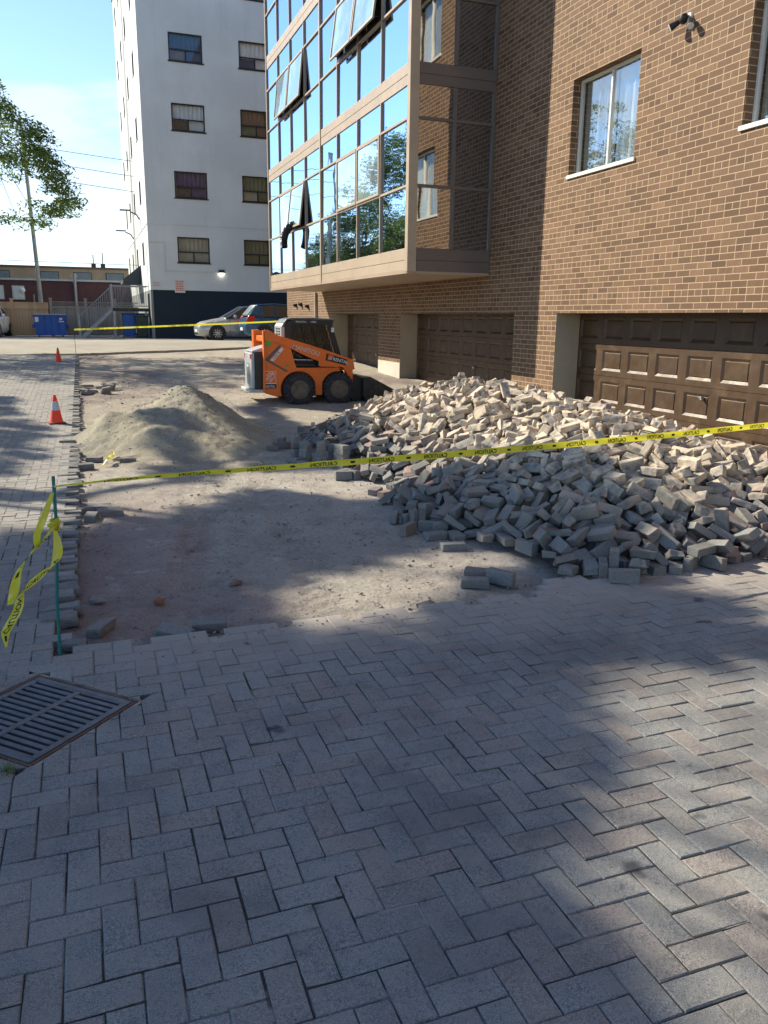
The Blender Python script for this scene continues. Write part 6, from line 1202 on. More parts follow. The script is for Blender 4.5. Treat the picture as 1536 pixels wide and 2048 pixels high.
# ================================================================== CARS
def car(name, loc, rz, paint, L_, H_, prof, roof, label, rear_near=False, spokes=10):
    # local: x from nose (0) to tail (L), y centred, z up
    e_ = empty(name, (0, 0, 0), 0, label, 'car'); MW[e_] = Matrix.Identity(4)
    W_ = .87; st = prof; vs = []; fs = []
    for x, zlo, zsh, ztop, wf in st:
        w_ = W_ * wf
        half = [(w_ * .86, zlo), (w_ * .985, zlo + .14), (w_, (zlo + zsh) / 2), (w_ * .985, zsh - .04), (w_ * .90, zsh + .01), (w_ * .55, ztop), (0, ztop + .012)]
        vs += [(x, y, z) for y, z in half] + [(x, -y, z) for y, z in reversed(half[:-1])]
    m_ = 13
    for i in range(len(st) - 1):
        for k in range(m_): fs.append((i * m_ + k, i * m_ + (k + 1) % m_, (i + 1) * m_ + (k + 1) % m_, (i + 1) * m_ + k))
    fs += [tuple(range(m_ - 1, -1, -1)), tuple(range((len(st) - 1) * m_, len(st) * m_))]
    body = MB().add(vs, fs).build('body', paint, e_, smooth=50)
    # cabin: stations (x, z, half width at this height)
    ws0, rf0, rf1, bk, zb_ = roof; zr = H_
    def cs(x, z, w_): return [(x, -w_, z), (x, w_, z)]
    b = MB(); wb_, wr = W_ * .90, W_ * .66
    pts = [(ws0, zb_, wb_ * .93), (rf0, zr - .05, wr), ((rf0 + rf1) / 2, zr, wr * .98), (rf1, zr - .04, wr), (bk, zb_ + .05, wb_ * .92)]
    vs = [p for q in pts for p in cs(*q)]; b.add(vs, [(2, 3, 5, 4), (4, 5, 7, 6)], 0); b.add(vs, [(0, 1, 3, 2), (6, 7, 9, 8)], 1)
    for s_ in (0, 1):
        base = [(ws0, (-1, 1)[s_] * wb_ * .93, zb_), (bk, (-1, 1)[s_] * wb_ * .92, zb_ + .05)]
        b.add([base[0], vs[2 + s_], vs[4 + s_], vs[6 + s_], base[1]], [(0, 1, 2, 3, 4)], 1)
    CG = pbr('car_glass', (.03, .036, .038), .06, 0, .1, 3, 0, spec=.9)
    gl = b.build('cabin', [paint, CG], e_)
    b = MB()
    for s_ in (-1, 1):
        P0 = Vector((ws0, s_ * wb_ * .94, zb_)); P1 = Vector((rf0, s_ * wr * 1.01, zr - .05)); P2 = Vector(((rf0 + rf1) / 2, s_ * wr, zr)); P3 = Vector((rf1, s_ * wr * 1.01, zr - .04)); P4 = Vector((bk, s_ * wb_ * .93, zb_ + .05))
        b.tube([P0, P1, P2, P3, P4], .035, 6); xm = (rf0 + rf1) / 2 + .05
        b.tube([(xm, s_ * wb_ * .95, zb_), (xm - .03, s_ * wr, zr - .02)], .03, 6)
        if rear_near: b.prism([(rf1 - .28, zb_ + .0), (rf1 - .15, zr - .08), (rf1, zr - .06), (bk, zb_ + .05)], 'y', s_ * wr * 1.0, s_ * wb_ * .9)
    b.build('window_pillar', paint, e_, smooth=True)
    ax = (.80, L_ - .78)
    for x in ax:
        for s_ in (-1, 1):
            y = s_ * (W_ + .022)
            b = MB(); b.lathe([(.375, 0), (.375, -s_ * .25)], (x, y - s_ * .016, .32), 24, axis='y'); b.build('wheel_arch', BLACK, e_)
            b = MB(); b.lathe([(.20, .0), (.24, .014 * s_), (.30, .01 * s_), (.318, -.03 * s_), (.318, -.17 * s_), (.20, -.2 * s_)], (x, y, .315), 28, axis='y'); wh_ = b.build('wheel', RUBBER, e_, smooth=40)
            b = MB(); b.lathe([(.215, -.005 * s_), (.205, -.03 * s_), (.0, -.05 * s_)], (x, y, .315), 24, 1, axis='y')
            for k in range(spokes):
                a = 2 * math.pi * k / spokes; M = Matrix.Translation((x, y, .315)) @ Matrix.Rotation(a, 4, 'Y'); b.box(-.018, .018, -.03 * s_, .004 * s_, .03, .205, M=M)
            b.cyl((x, y - s_ * .03, .315), (x, y + s_ * .008, .315), .05, n=10); b.build('rim', [pbr('alloy', (.45, .46, .47), .3, .7, .1), BLACK], wh_)
    for s_ in (-1, 1):
        b = MB(); b.lathe([(.02, -.09), (.075, -.05), (.085, .02), (.03, .07)], (ws0 + .42, s_ * (W_ + .07), zb_ + .08), 10, axis='x'); b.build('mirror', paint, e_, smooth=True)
    return e_, W_
SILV = pbr('silver_car_paint', (.42, .42, .42), .28, .45, .04, 1, 0); BLUEC = pbr('blue_car_paint', (.03, .10, .20), .25, .3, .04, 1, 0); WHITC = pbr('white_car_paint', (.70, .71, .71), .3, 0, .03, 1, 0)
hatch = [(0, .28, .55, .60, .74), (.06, .20, .66, .70, .86), (.25, .18, .74, .80, .96), (.8, .18, .86, .92, 1), (1.25, .18, .92, 1.0, 1), (2.2, .18, .95, .97, 1), (3.4, .18, .98, 1.0, 1), (3.95, .20, .99, 1.02, .97), (4.16, .30, .96, .99, .90), (4.22, .42, .70, .74, .86)]
c1, W_ = car('parked_car', (0, 0, 0), 0, SILV, 4.22, 1.50, hatch, (1.18, 2.02, 3.35, 4.12, .96), 'silver hatchback parked nose left against the dark blue wall')
def parts(c, front=True, rearl=True):
    pass
b = MB()
for s_ in (-1, 1): b.prism([(.10, .66), (.14, .58), (.52, .66), (.60, .82), (.40, .80)], 'y', s_ * .60, s_ * .858)
b.build('headlight', pbr('headlight_glass', (.55, .57, .58), .12, .2, .05, 3, 0), c1, bevel=.02)
b = MB(); b.box(-.012, .05, -.28, .28, .36, .47); b.build('number_plate', DECALW, c1, bevel=.005)
b = MB(); b.box(-.008, .05, -.55, .55, .24, .34); b.build('grille', BLACK, c1, bevel=.01)
b = MB()
for s_ in (-1, 1): b.box(2.25, 2.262, s_ * .862, s_ * .878, .30, .95); b.box(1.35, 1.362, s_ * .862, s_ * .878, .35, .90)
b.build('door_seam', BLACK, c1)
c1.location = (4.72, 37.15, zg(37.3)); c1.rotation_euler = (0, 0, R(1))
hb = [(0, .28, .55, .60, .74), (.06, .20, .66, .70, .86), (.25, .18, .74, .80, .96), (.8, .18, .86, .92, 1), (1.1, .18, .94, 1.02, 1), (2.2, .18, .97, .99, 1), (3.0, .18, .99, 1.0, 1), (3.55, .22, 1.0, 1.02, .97), (3.78, .34, .92, .95, .92), (3.83, .42, .66, .70, .88)]
c2, W_ = car('parked_car', (0, 0, 0), 0, BLUEC, 3.83, 1.53, hb, (1.02, 1.75, 3.25, 3.66, .98), 'blue hatchback parked tail left behind the loader with red tail lights', rear_near=True)
b = MB()
for s_ in (-1, 1): b.prism([(3.42, 1.02), (3.70, 1.05), (3.79, .86), (3.75, .74), (3.50, .80)], 'y', s_ * .62, s_ * .872)
b.build('tail_light', pbr('tail_lens', (.5, .02, .02), .2, 0, .05, 3, 0), c2, bevel=.02)
b = MB(); b.box(3.82, 3.86, -.26, .26, .44, .56); b.build('number_plate', DECALW, c2, bevel=.005)
b = MB(); b.prism([(3.30, 1.44), (3.68, 1.05), (3.70, 1.10), (3.34, 1.49)], 'y', -.60, .60); b.build('rear_window', pbr('bright_rear_glass', (.25, .32, .32), .08, 0, .1, 3, 0, spec=1), c2)
c2.location = (10.2, 34.95, zg(35)); c2.rotation_euler = (0, 0, R(180))
c3, W_ = car('parked_car', (0, 0, 0), 0, WHITC, 4.22, 1.46, hatch, (1.15, 2.0, 3.2, 4.0, .95), 'white car cut by the left edge, parked nose towards the camera by the new fence')
b = MB()
for s_ in (-1, 1): b.prism([(.10, .66), (.14, .58), (.52, .66), (.60, .82), (.40, .80)], 'y', s_ * .60, s_ * .858)
b.build('headlight', pbr('headlight_glass2', (.45, .47, .48), .12, .2, .05, 3, 0), c3, bevel=.02)
b = MB(); b.box(-.008, .05, -.55, .55, .24, .40); b.build('grille', BLACK, c3, bevel=.01)
c3.location = (-4.75, 43.2, zg(40)); c3.rotation_euler = (0, 0, R(84))

# ================================================================== FAR YARD
YF = 46.6; zl = .7
def fence(x0, x1, h, mt, posts, label, lattice=False):
    e_ = empty('fence', ((x0 + x1) / 2, YF, zl), 0, label, 'fence')
    b = MB(); x = x0
    while x < x1 - .02:
        b.box(x + .004, min(x + .136, x1), YF, YF + .022, zl + .02 + random.uniform(0, .03), zl + h - .32 + random.uniform(-.01, .01)); x += .14
    b.build('boards', mt, e_)
    b = MB(); b.box(x0, x1, YF - .03, YF - .002, zl + h - .34, zl + h - .24); b.box(x0, x1, YF - .03, YF - .002, zl + .1, zl + .2)
    if lattice:
        x = x0
        while x < x1 - .2: b.box(-.012, .012, -.006, .006, -.17, .17, M=Matrix.Translation((x + .1, YF - .01, zl + h - .13)) @ Matrix.Rotation(R(45), 4, 'Y')); b.box(-.012, .012, .007, .017, -.17, .17, M=Matrix.Translation((x + .1, YF - .01, zl + h - .13)) @ Matrix.Rotation(R(-45), 4, 'Y')); x += .14
    else: b.box(x0, x1, YF - .002, YF + .03, zl + h - .3, zl + h - .04)
    b.box(x0, x1, YF - .04, YF + .05, zl + h - .04, zl + h); b.build('rails', mt, e_)
    for px in posts:
        b = MB(); b.box(px - .07, px + .07, YF - .06, YF + .08, zl, zl + h + .14); b.box(px - .09, px + .09, YF - .08, YF + .10, zl + h + .14, zl + h + .18); b.build('post', mt, e_)
fence(-12, -1.62, 1.72, WOODN, [-11.9, -9.3, -6.7, -4.1, -3.62 + .25], 'new orange cedar board fence behind the white car'); fence(-1.48, 2.9, 1.78, WOODO, [-1.50, .22, 1.7], 'weathered grey board fence with lattice top behind the dumpster', True)
# dumpster
dm = empty('dumpster', (-1.55, 45.0, zl), 0, 'blue steel waste dumpster standing in front of the weathered fence', 'dumpster')
b = MB(); x0, x1, y0, y1 = -2.28, -.78, 44.6, 45.7
b.prism([(x0 + .05, zl + .08), (x1 - .05, zl + .08), (x1 + .02, zl + 1.08), (x0 - .02, zl + 1.08)], 'y', y0, y1); b.build('body', BLUEST, dm, bevel=.02)
b = MB(); b.box(x0 - .06, x1 + .06, y0 - .05, y1 + .04, zl + 1.02, zl + 1.09)
for k in range(5): x = x0 + .12 + k * .33; b.box(x, x + .04, y0 - .03, y0, zl + .12, zl + 1.0)
b.box(x0 - .10, x0 - .0, y0 + .2, y1 - .2, zl + .45, zl + .62); b.box(x1 + .0, x1 + .10, y0 + .2, y1 - .2, zl + .45, zl + .62); b.build('rim', BLUEST, dm, bevel=.01)
b = MB()
for k in range(2): b.box(x0 + .0 + k * .78, x0 + .72 + k * .78, y0 - .06, y1, zl + 1.10, zl + 1.14)
for k in range(4): b.box(x0 + .1 + k * .15, x0 + .17 + k * .15, y0 - .05, y0 + .1, zl + 1.14, zl + 1.17)
b.build('lid', LGREY, dm, bevel=.01)
b = MB(); b.box(x0 + .05, x0 + .22, y0 - .042, y0 - .034, zl + .74, zl + .98); b.box(x1 - .35, x1 - .1, y0 - .042, y0 - .034, zl + .74, zl + .79); b.box(x1 - .31, x1 - .17, y0 - .042, y0 - .034, zl + .84, zl + .95); b.build('label_plate', DECALW, dm)
for x in (x0 + .2, x1 - .2):
    b = MB(); b.cyl((x - .03, y0 + .15, zl + .07), (x + .03, y0 + .15, zl + .07), .07, n=12); b.build('wheel', BLACK, dm)
# metal stair with landing beside the block
zl = .8
st_ = empty('stair', (1.2, 39.6, zl), 0, 'grey galvanised steel stair and railed landing on the left side of the white block', 'stairs')
X0, X1, X2 = -.15, 1.32, 2.93; YA, YB = 39.4, 40.5; ZL = 2.12
for y in (YA, YB - .06): b = MB(); b.prism([(X0, zl), (X0 + .25, zl), (X1 + .02, ZL - .12), (X1 + .02, ZL + .03)], 'y', y, y + .06); b.build('stringer', GALV, st_)
for k in range(7):
    b = MB(); x = X0 + .18 + k * .19; z = zl + .17 + k * .175; b.box(x - .03, x + .22, YA + .065, YB - .065, z - .035, z); b.build('tread', GALV, st_)
b = MB(); b.box(X1, X2, YA, YB, ZL - .14, ZL - .05); b.box(X1, X2, YA - .01, YB + .01, ZL - .05, ZL); b.build('landing', DKMETAL, st_)
for x, y in ((X1 + .06, YA + .05), (X1 + .06, YB - .05), (X2 - .15, YA + .05)):
    b = MB(); b.box(x - .045, x + .045, y - .045, y + .045, zl, ZL - .14); b.build('support_post', GALV, st_)
for y in (YA + .02, YB - .02):
    b = MB(); b.tube([(X0 + .08, y, zl + .95), (X1 + .03, y, ZL + .98), (X2, y, ZL + .98)], .022, 6); b.tube([(X0 + .12, y, zl + .12), (X1 + .03, y, ZL + .10), (X2, y, ZL + .10)], .015, 6)
    for k in range(14): x = X0 + .12 + k * (X1 - X0 - .12) / 14; t = (x - X0) / (X1 - X0); b.tube([(x, y, zl + .1 + t * (ZL - zl)), (x, y, zl + .93 + t * (ZL - zl + .03))], .009, 5)
    for k in range(14): x = X1 + .08 + k * (X2 - X1 - .1) / 14; b.tube([(x, y, ZL + .1), (x, y, ZL + .98)], .010, 5)
    b.box(X1 - .03, X1 + .05, y - .04, y + .04, ZL, ZL + 1.04); b.box(X0 - .02, X0 + .06, y - .04, y + .04, zl, zl + 1.0); b.build('railing', GALV, st_)
# bins under the landing
def bin_(x, y, mt, label, h=1.05):
    e_ = empty('wheelie_bin', (x, y, zl), 0, label, 'bin'); b = MB(); w0, w1 = .22, .29
    vs = [(x - w0, y - w0, zl + .04), (x + w0, y - w0, zl + .04), (x + w0, y + w0, zl + .04), (x - w0, y + w0, zl + .04), (x - w1, y - w1, zl + h), (x + w1, y - w1, zl + h), (x + w1, y + w1, zl + h), (x - w1, y + w1, zl + h)]
    b.add(vs, [(3, 2, 1, 0), (4, 5, 6, 7), (0, 1, 5, 4), (1, 2, 6, 5), (2, 3, 7, 6), (3, 0, 4, 7)]); b.build('body', mt, e_, bevel=.03)
    b = MB(); b.box(x - w1 - .03, x + w1 + .03, y - w1 - .04, y + w1 + .04, zl + h, zl + h + .05); b.build('lid', mt, e_, bevel=.02)
    for s_ in (-1, 1):
        b = MB(); b.cyl((x + s_ * w0, y + w0, zl + .1), (x + s_ * (w0 + .05), y + w0, zl + .1), .1, n=12); b.build('wheel', BLACK, e_)
bin_(2.02, 39.9, BLUEPL, 'left one of two blue recycling bins under the stair landing'); bin_(2.62, 40.0, BLUEPL, 'right one of two blue recycling bins under the stair landing')
bin_(2.55, 39.2, pbr('dark_green_plastic', (.02, .04, .03), .5), 'dark green bin beside the blue bins at the landing post', .95)
for o_ in [o for o in COL.objects if o.parent is None and o.name.split('.')[0] in ('stair', 'wheelie_bin')]:
    o_.location = (o_.location.x * 1.11, o_.location.y * 1.11, .7); o_.scale = (1.11,) * 3
# rebar stake with the far tape
b = MB(); b.tube([(-.27, 28.25, .56), (-.28, 28.2, 1.35)], .007, 6); b.build('stake', DKMETAL, label='thin steel pin at the far corner of the dig holding the far tape', cat='stake')
# utility pole, wires
UPX, UPY = -2.05, 50.0
b = MB(); b.cyl((UPX, UPY, .6), (UPX - .28, UPY, 11.5), .12, .08, 14)
b.build('utility_pole', pbr('weathered_pole', (.30, .31, .28), .8, 0, .15, 2, .3, 20), smooth=True, label='tall grey utility pole rising behind the fence into the tree', cat='utility pole')
def wire(p0, p1, sag, label):
    P = []; p0 = Vector(p0); p1 = Vector(p1)
    for i in range(21): t = i / 20; q = p0.lerp(p1, t); q.z -= sag * 4 * t * (1 - t); P.append(q)
    b = MB(); b.tube(P, .018, 4); b.build('power_line', BLACK, label=label, cat='cable')
wire((-30, 51, 5.2), (24, 50.5, 4.7), .25, 'lowest overhead cable crossing the pole near the rooftops')
wire((UPX - .2, 50, 9.1), (24, 52, 8.0), .35, 'second lowest of the upper overhead cables'); wire((UPX - .2, 50, 9.9), (24, 52, 8.9), .35, 'third of the upper overhead cables'); wire((UPX - .2, 50, 10.6), (24, 52, 9.9), .3, 'highest of the overhead cables')
# commercial buildings behind the fence
mb_ = empty('shop_building', (0, 60, .55), 0, 'long low maroon brick building behind the fence', 'building')
MAR = pbr('maroon_brick', (.085, .035, .038), .8, 0, .12, .8, .2, 30); TAN = pbr('tan_brick', (.36, .27, .17), .8, 0, .12, .8, .2, 30)
b = MB(); b.box(-30, 12, 60, 66, .5, 4.0); b.build('wall', MAR, mb_); b = MB(); b.box(-30.1, 12.1, 59.9, 66.1, 4.0, 4.12); b.build('coping', LGREY, mb_)
for x in (-5.1, -3.85, -12, -16):
    b = MB(); b.box(x - .38, x + .38, 59.93, 60, 2.75, 3.65); fr = b.build('window', LGREY, mb_); b = MB(); b.box(x - .32, x + .32, 59.91, 59.935, 2.8, 3.6); b.build('pane', GLASSR, fr)
b = MB(); b.cyl((-.30, 59.7, 1), (-.30, 59.7, 4.5), .11, n=10); b.cyl((-.30, 59.7, 4.3), (-.30, 59.7, 4.4), .17, n=10); b.build('flue', GALV, mb_, smooth=True)
b = MB(); b.tube([(-2.9, 59.5, 1.5), (-2.9, 59.5, 3.1)], .04, 6); b.build('dish_mast', GALV, mb_)
b = MB(); b.lathe([(.0, -.02), (.12, .02), (.2, .08)], (-3.6, 59.6, 3.35), 16, axis='y'); b.build('satellite_dish', DECALW, mb_, smooth=True)
tb_ = empty('tan_building', (0, 78, .55), 0, 'tan brick two storey building whose upper floor shows above the maroon one', 'building')
b = MB(); b.box(-40, 14, 78, 90, .5, 5.75); b.build('wall', TAN, tb_); b = MB(); b.box(-40.1, 14.1, 77.9, 90.1, 5.75, 5.9); b.build('coping', pbr('brown_coping2', (.12, .09, .07), .7), tb_)
for x in (-14, -10, -6.3, -2.4, .3, 3.0, -18):
    b = MB(); b.box(x - .75, x + .75, 77.93, 78, 4.75, 5.45); fr = b.build('window', DKMETAL, tb_); b = MB(); b.box(x - .70, x + .70, 77.91, 77.935, 4.8, 5.4); b.build('pane', pbr('far_pane', (.16, .20, .22), .5), fr)
b = MB()
for x, h in ((1.3, 1.3), (2.1, 1.5)): b.box(x - .04, x + .04, 80, 80.08, 5.8, 5.8 + h); b.box(x - .2, x + .2, 79.9, 80.2, 5.9, 6.3)
b.build('antenna', DKMETAL, tb_)
# brick block on the far left, seen mirrored in the bay
rb_ = empty('red_building', (-20, 70, .5), 0, 'red brown brick block beyond the left edge, seen only mirrored in the bay glass', 'building')
b = MB(); b.box(-30, -17, 42, 110, .4, 9.5); b.box(-29, -20, 60, 80, 9.5, 11.5); b.build('wall', pbr('red_brown_brick', (.16, .075, .055), .85, 0, .12, .8, .2, 30), rb_)
for k in range(12):
    for z in (2.2, 5.6):
        b = MB(); b.box(-17, -16.96, 44 + k * 5.2, 45.8 + k * 5.2, z, z + 1.5); b.build('window', LGREY, rb_)

# ================================================================== CONES
def cone(x, y, h, band, label):
    z = zg(y) + .001; e_ = empty('traffic_cone', (x, y, z), R(12), label, 'traffic cone'); k = h / .54
    RD = pbr('orange_red_plastic', (.85, .055, .012), .45, 0, .06, 4, .1)
    b = MB(); s_ = .155 * k; b.box(-s_, s_, -s_, s_, 0, .022 * k, M=MW[e_]); b.build('base', pbr('cone_base', (.10, .03, .02), .7) if band else RD, e_, bevel=.01)
    b = MB(); b.lathe([(.125 * k, .022 * k), (.118 * k, .04 * k), (.028 * k, h - .01), (.02 * k, h), (.0, h)], (x, y, z), 24); b.build('cone_body', RD, e_, smooth=50)
    if band:
        def rr_(t): return .118 * k + (.028 - .118) * k * (t - .04 * k) / (h - .01 - .04 * k) + .0025
        b = MB(); b.lathe([(rr_(.25 * k), .25 * k), (rr_(.42 * k), .42 * k)], (x, y, z), 24); b.build('reflective_band', pbr('reflective_grey', (.45, .46, .50), .35, .1, .05), e_, smooth=50)
cone(-.53, 14.55, .475, True, 'larger orange cone with grey reflective band standing on the paved strip'); cone(-.74, 25.7, .40, False, 'small plain orange cone far off near the end of the paved strip')

# ================================================================== STAKE AND TAPE
TEAL = pbr('teal_stake_coating', (.008, .15, .14), .45, 0, .12)
b = MB(); b.tube([(-.245, 4.42, -.12), (-.235, 4.42, .3), (-.205, 4.42, .7), (-.20, 4.42, .985)], .0085, 8)
for k in range(16): z = .02 + k * .06; b.lathe([(.009, -.004), (.0115, 0), (.009, .004)], (-.245 + .045 * min(1, max(0, z) / .9), 4.42, z), 8)
b.build('garden_stake', TEAL, smooth=True, label='thin teal garden stake at the near left corner of the dig', cat='stake')
TXT = pbr('black_tape_print', (.012, .012, .012), .5, 0, .05, 3, 0)
def catm(P, t):
    n_ = len(P) - 1; t = min(max(t, 0), .99999) * n_; k = int(t); u = t - k
    p0 = P[max(k - 1, 0)]; p1 = P[k]; p2 = P[k + 1]; p3 = P[min(k + 2, n_)]
    return .5 * ((2 * p1) + (p2 - p0) * u + (2 * p0 - 5 * p1 + 4 * p2 - p3) * u * u + (3 * p1 - p0 - 3 * p2 + p3) * u ** 3)
def tape(pts, width, up, name, label, txt=True, N_=120, mirror=True, start=.1, gap=.43, size=.052, parent=None):
    P = [Vector(p) for p in pts]; Wd = [Vector(u).normalized() for u in up]; wd = width if isinstance(width, list) else [width] * len(P)
    C_ = [catm(P, i / N_) for i in range(N_ + 1)]; U_ = [catm(Wd, i / N_).normalized() for i in range(N_ + 1)]; Wv = [Vector((w_, 0, 0)) for w_ in wd]; W2 = [catm(Wv, i / N_).x for i in range(N_ + 1)]
    S = [0]
    for a, c in zip(C_, C_[1:]): S.append(S[-1] + (c - a).length)
    vs = []; fs = []
    for i in range(N_ + 1):
        for t in (-.5, -.17, .17, .5): vs.append(C_[i] + U_[i] * W2[i] * t + (U_[i].cross((C_[min(i + 1, N_)] - C_[max(i - 1, 0)])).normalized()) * .003 * math.sin(i * .35 + t * 5))
    for i in range(N_):
        for k in range(3): fs.append((4 * i + k, 4 * i + k + 1, 4 * i + 5 + k, 4 * i + 4 + k))
    o = MB().add(vs, fs).build(name, YTAPE, smooth=True, recalc=False, label=label, cat='caution tape')
    def at(s, t):
        j = int(np.searchsorted(S, s)); j = min(max(j, 1), N_); u = (s - S[j - 1]) / max(S[j] - S[j - 1], 1e-6)
        c = C_[j - 1].lerp(C_[j], u); w_ = U_[j - 1].lerp(U_[j], u); d = (C_[j] - C_[j - 1]); nn = d.cross(w_).normalized()
        return c + w_ * (W2[j - 1] * t), nn
    if txt:
        b = MB(); s = start; k = 0; ref = (wd[len(wd) // 2])
        while s < S[-1] - .2:
            v, f_, tw = text_geo('CAUTION' if k % 2 == 0 else 'CAUTION', size, .012)
            for side in (1, -1):
                vv = []
                for a, c in v:
                    p_, nn = at(s + ((tw - a) if mirror else a), (c / size - .36) * size / ref); vv.append(p_ + nn * .0035 * side)
                b.add(vv, f_)
                q = []
                for a, c in ((.0, -.16), (.03, -.16), (.03, .16), (.0, .16)): p_, nn = at(s + tw + (gap - tw) / 2 + a - .02, c); q.append(p_ + nn * .0035 * side)
                b.add(q, [(0, 1, 2, 3)])
            s += gap; k += 1
        b.build('lettering', TXT, o, recalc=False)
    return o
tape([(-.20, 4.40, .935), (.3, 4.47, .945), (1.2, 4.62, .935), (2.6, 4.82, .93), (4.2, 5.06, .94), (6.0, 5.34, .965), (8.05, 5.62, 1.0)], [.010, .024, .040, .044, .046, .046, .048], [(0, -.5, .86), (0, -.4, .9), (0, -.35, .94), (0, .1, 1), (0, .3, .95), (0, -.3, .95), (0, -.2, 1)], 'caution_tape', 'yellow caution tape stretched from the teal stake across the paver heap to the garages', N_=300, size=.040, start=.25, gap=.40)
tape([(-.21, 4.41, .90), (-.235, 4.38, .84), (-.262, 4.33, .78), (-.295, 4.32, .70), (-.30, 4.34, .64)], [.02, .035, .045, .04, .03], [(1, .3, .2)] * 5, 'tape_tail', 'short loose tape tail hanging high on the left of the teal stake', txt=False, N_=40)
tape([(-.215, 4.40, .715), (-.28, 4.33, .66), (-.345, 4.28, .60), (-.40, 4.26, .52), (-.425, 4.25, .42), (-.445, 4.24, .37)], [.02, .05, .055, .055, .05, .03], [(.45, .2, .8), (.5, .2, .8), (.6, .3, .7), (.8, .3, .5), (1, .3, .2), (1, .3, .1)], 'tape_tail', 'upper of two lettered tape tails blowing left from the knot on the teal stake', N_=60, size=.045, start=.07, gap=.3)
tape([(-.212, 4.40, .70), (-.205, 4.36, .60), (-.232, 4.32, .53), (-.31, 4.28, .485), (-.385, 4.24, .43), (-.41, 4.22, .35), (-.455, 4.2, .27), (-.475, 4.2, .235), (-.478, 4.2, .16)], [.02, .05, .055, .06, .06, .05, .065, .04, .012], [(.9, .2, 0), (1, .3, 0), (.8, .3, .6), (.4, .3, .9), (.6, .4, .7), (1, .3, .1), (.9, .2, .3), (1, .3, 0), (1, .3, 0)], 'tape_tail', 'lowest longest tape tail curling down from the knot on the teal stake', N_=90, size=.045, start=.16, gap=.26)
b = MB()
for k in range(5): a = k * 1.3; b.tube([(-.213 + .022 * math.cos(a), 4.42 + .022 * math.sin(a), .70 + .012 * k), (-.213 + .026 * math.cos(a + 2), 4.42 + .026 * math.sin(a + 2), .715 + .01 * k), (-.213 + .02 * math.cos(a + 4), 4.42 + .02 * math.sin(a + 4), .705 + .01 * k)], .012, 6)
b.build('tape_knot', YTAPE, smooth=True, label='crumpled yellow tape knot tied round the teal stake', cat='tape knot')
tape([(-.28, 28.2, 1.34), (2, 28.5, 1.44), (4, 28.75, 1.53), (6.3, 29.0, 1.64), (7.99, 29.2, 1.75)], .055, [(0, 0, 1)] * 5, 'caution_tape', 'far yellow tape running from the steel pin past the cars to the downpipe', txt=False, N_=60)
tape([(.12, 10.6, -.04), (.17, 10.7, .02), (.22, 10.85, .0), (.26, 11.0, .05), (.22, 11.2, -.02)], .06, [(1, 0, .3), (.5, 0, 1), (1, 0, 0), (0, .3, 1), (1, 0, .4)], 'tape_scrap', 'torn crumpled yellow tape scrap on the dirt by the paved edge', txt=True, N_=40, size=.05, start=.05, gap=.3)
# ================================================================== TREES
def leaves(name, centers, radii, counts, size, mat_, parent, flat=.6, droop=.25, seed=1):
    g = np.random.default_rng(seed); V = []; n_all = int(sum(counts))
    C_ = np.repeat(np.asarray(centers, float), counts, axis=0); Rr = np.repeat(np.asarray(radii, float), counts)
    p = g.normal(size=(n_all, 3)); p /= np.linalg.norm(p, axis=1)[:, None]; p *= (g.random(n_all) ** .45)[:, None]
    p[:, 2] *= flat; c = C_ + p * Rr[:, None]; c[:, 2] -= droop * (p[:, 0] ** 2 + p[:, 1] ** 2) * Rr
    d = g.normal(size=(n_all, 3)); d[:, 2] *= .6; d /= np.linalg.norm(d, axis=1)[:, None]
    up = g.normal(size=(n_all, 3)) * .8 + np.array([0, 0, 1.]); s = np.cross(d, up); s /= np.linalg.norm(s, axis=1)[:, None]
    L = size * g.uniform(.65, 1.3, n_all)[:, None]; W = L * .36
    nrm = np.cross(d, s)
    v = np.stack([c - d * L * .5, c + s * W * .5 + nrm * L * .06, c + d * L * .5, c - s * W * .5 + nrm * L * .06], 1).reshape(-1, 3)
    f_ = np.arange(n_all * 4).reshape(-1, 4)
    # tint: whole clumps lighter or darker, plus every leaf
    cl = np.repeat(g.random(len(counts)), counts); rnd = np.clip(.55 * cl + .45 * g.random(n_all), 0, 1)
    return np_mesh(name, v, f_, mat_, attrs={'rnd': rnd}, parent=parent)
def limb(b, p0, p1, r0, r1, seed, wig=.12):
    rd = random.Random(seed); p0 = Vector(p0); p1 = Vector(p1); L_ = (p1 - p0).length; pts = []; n_ = max(4, int(L_ / .7))
    for i in range(n_ + 1):
        t = i / n_; q = p0.lerp(p1, t); k = math.sin(t * math.pi); q += Vector((rd.gauss(0, 1), rd.gauss(0, 1), rd.gauss(0, .6) + 1.2)) * wig * k * min(1, L_ * .25); pts.append(q)
    b.tube(pts, [r0 + (r1 - r0) * i / n_ for i in range(n_ + 1)], 7); return pts
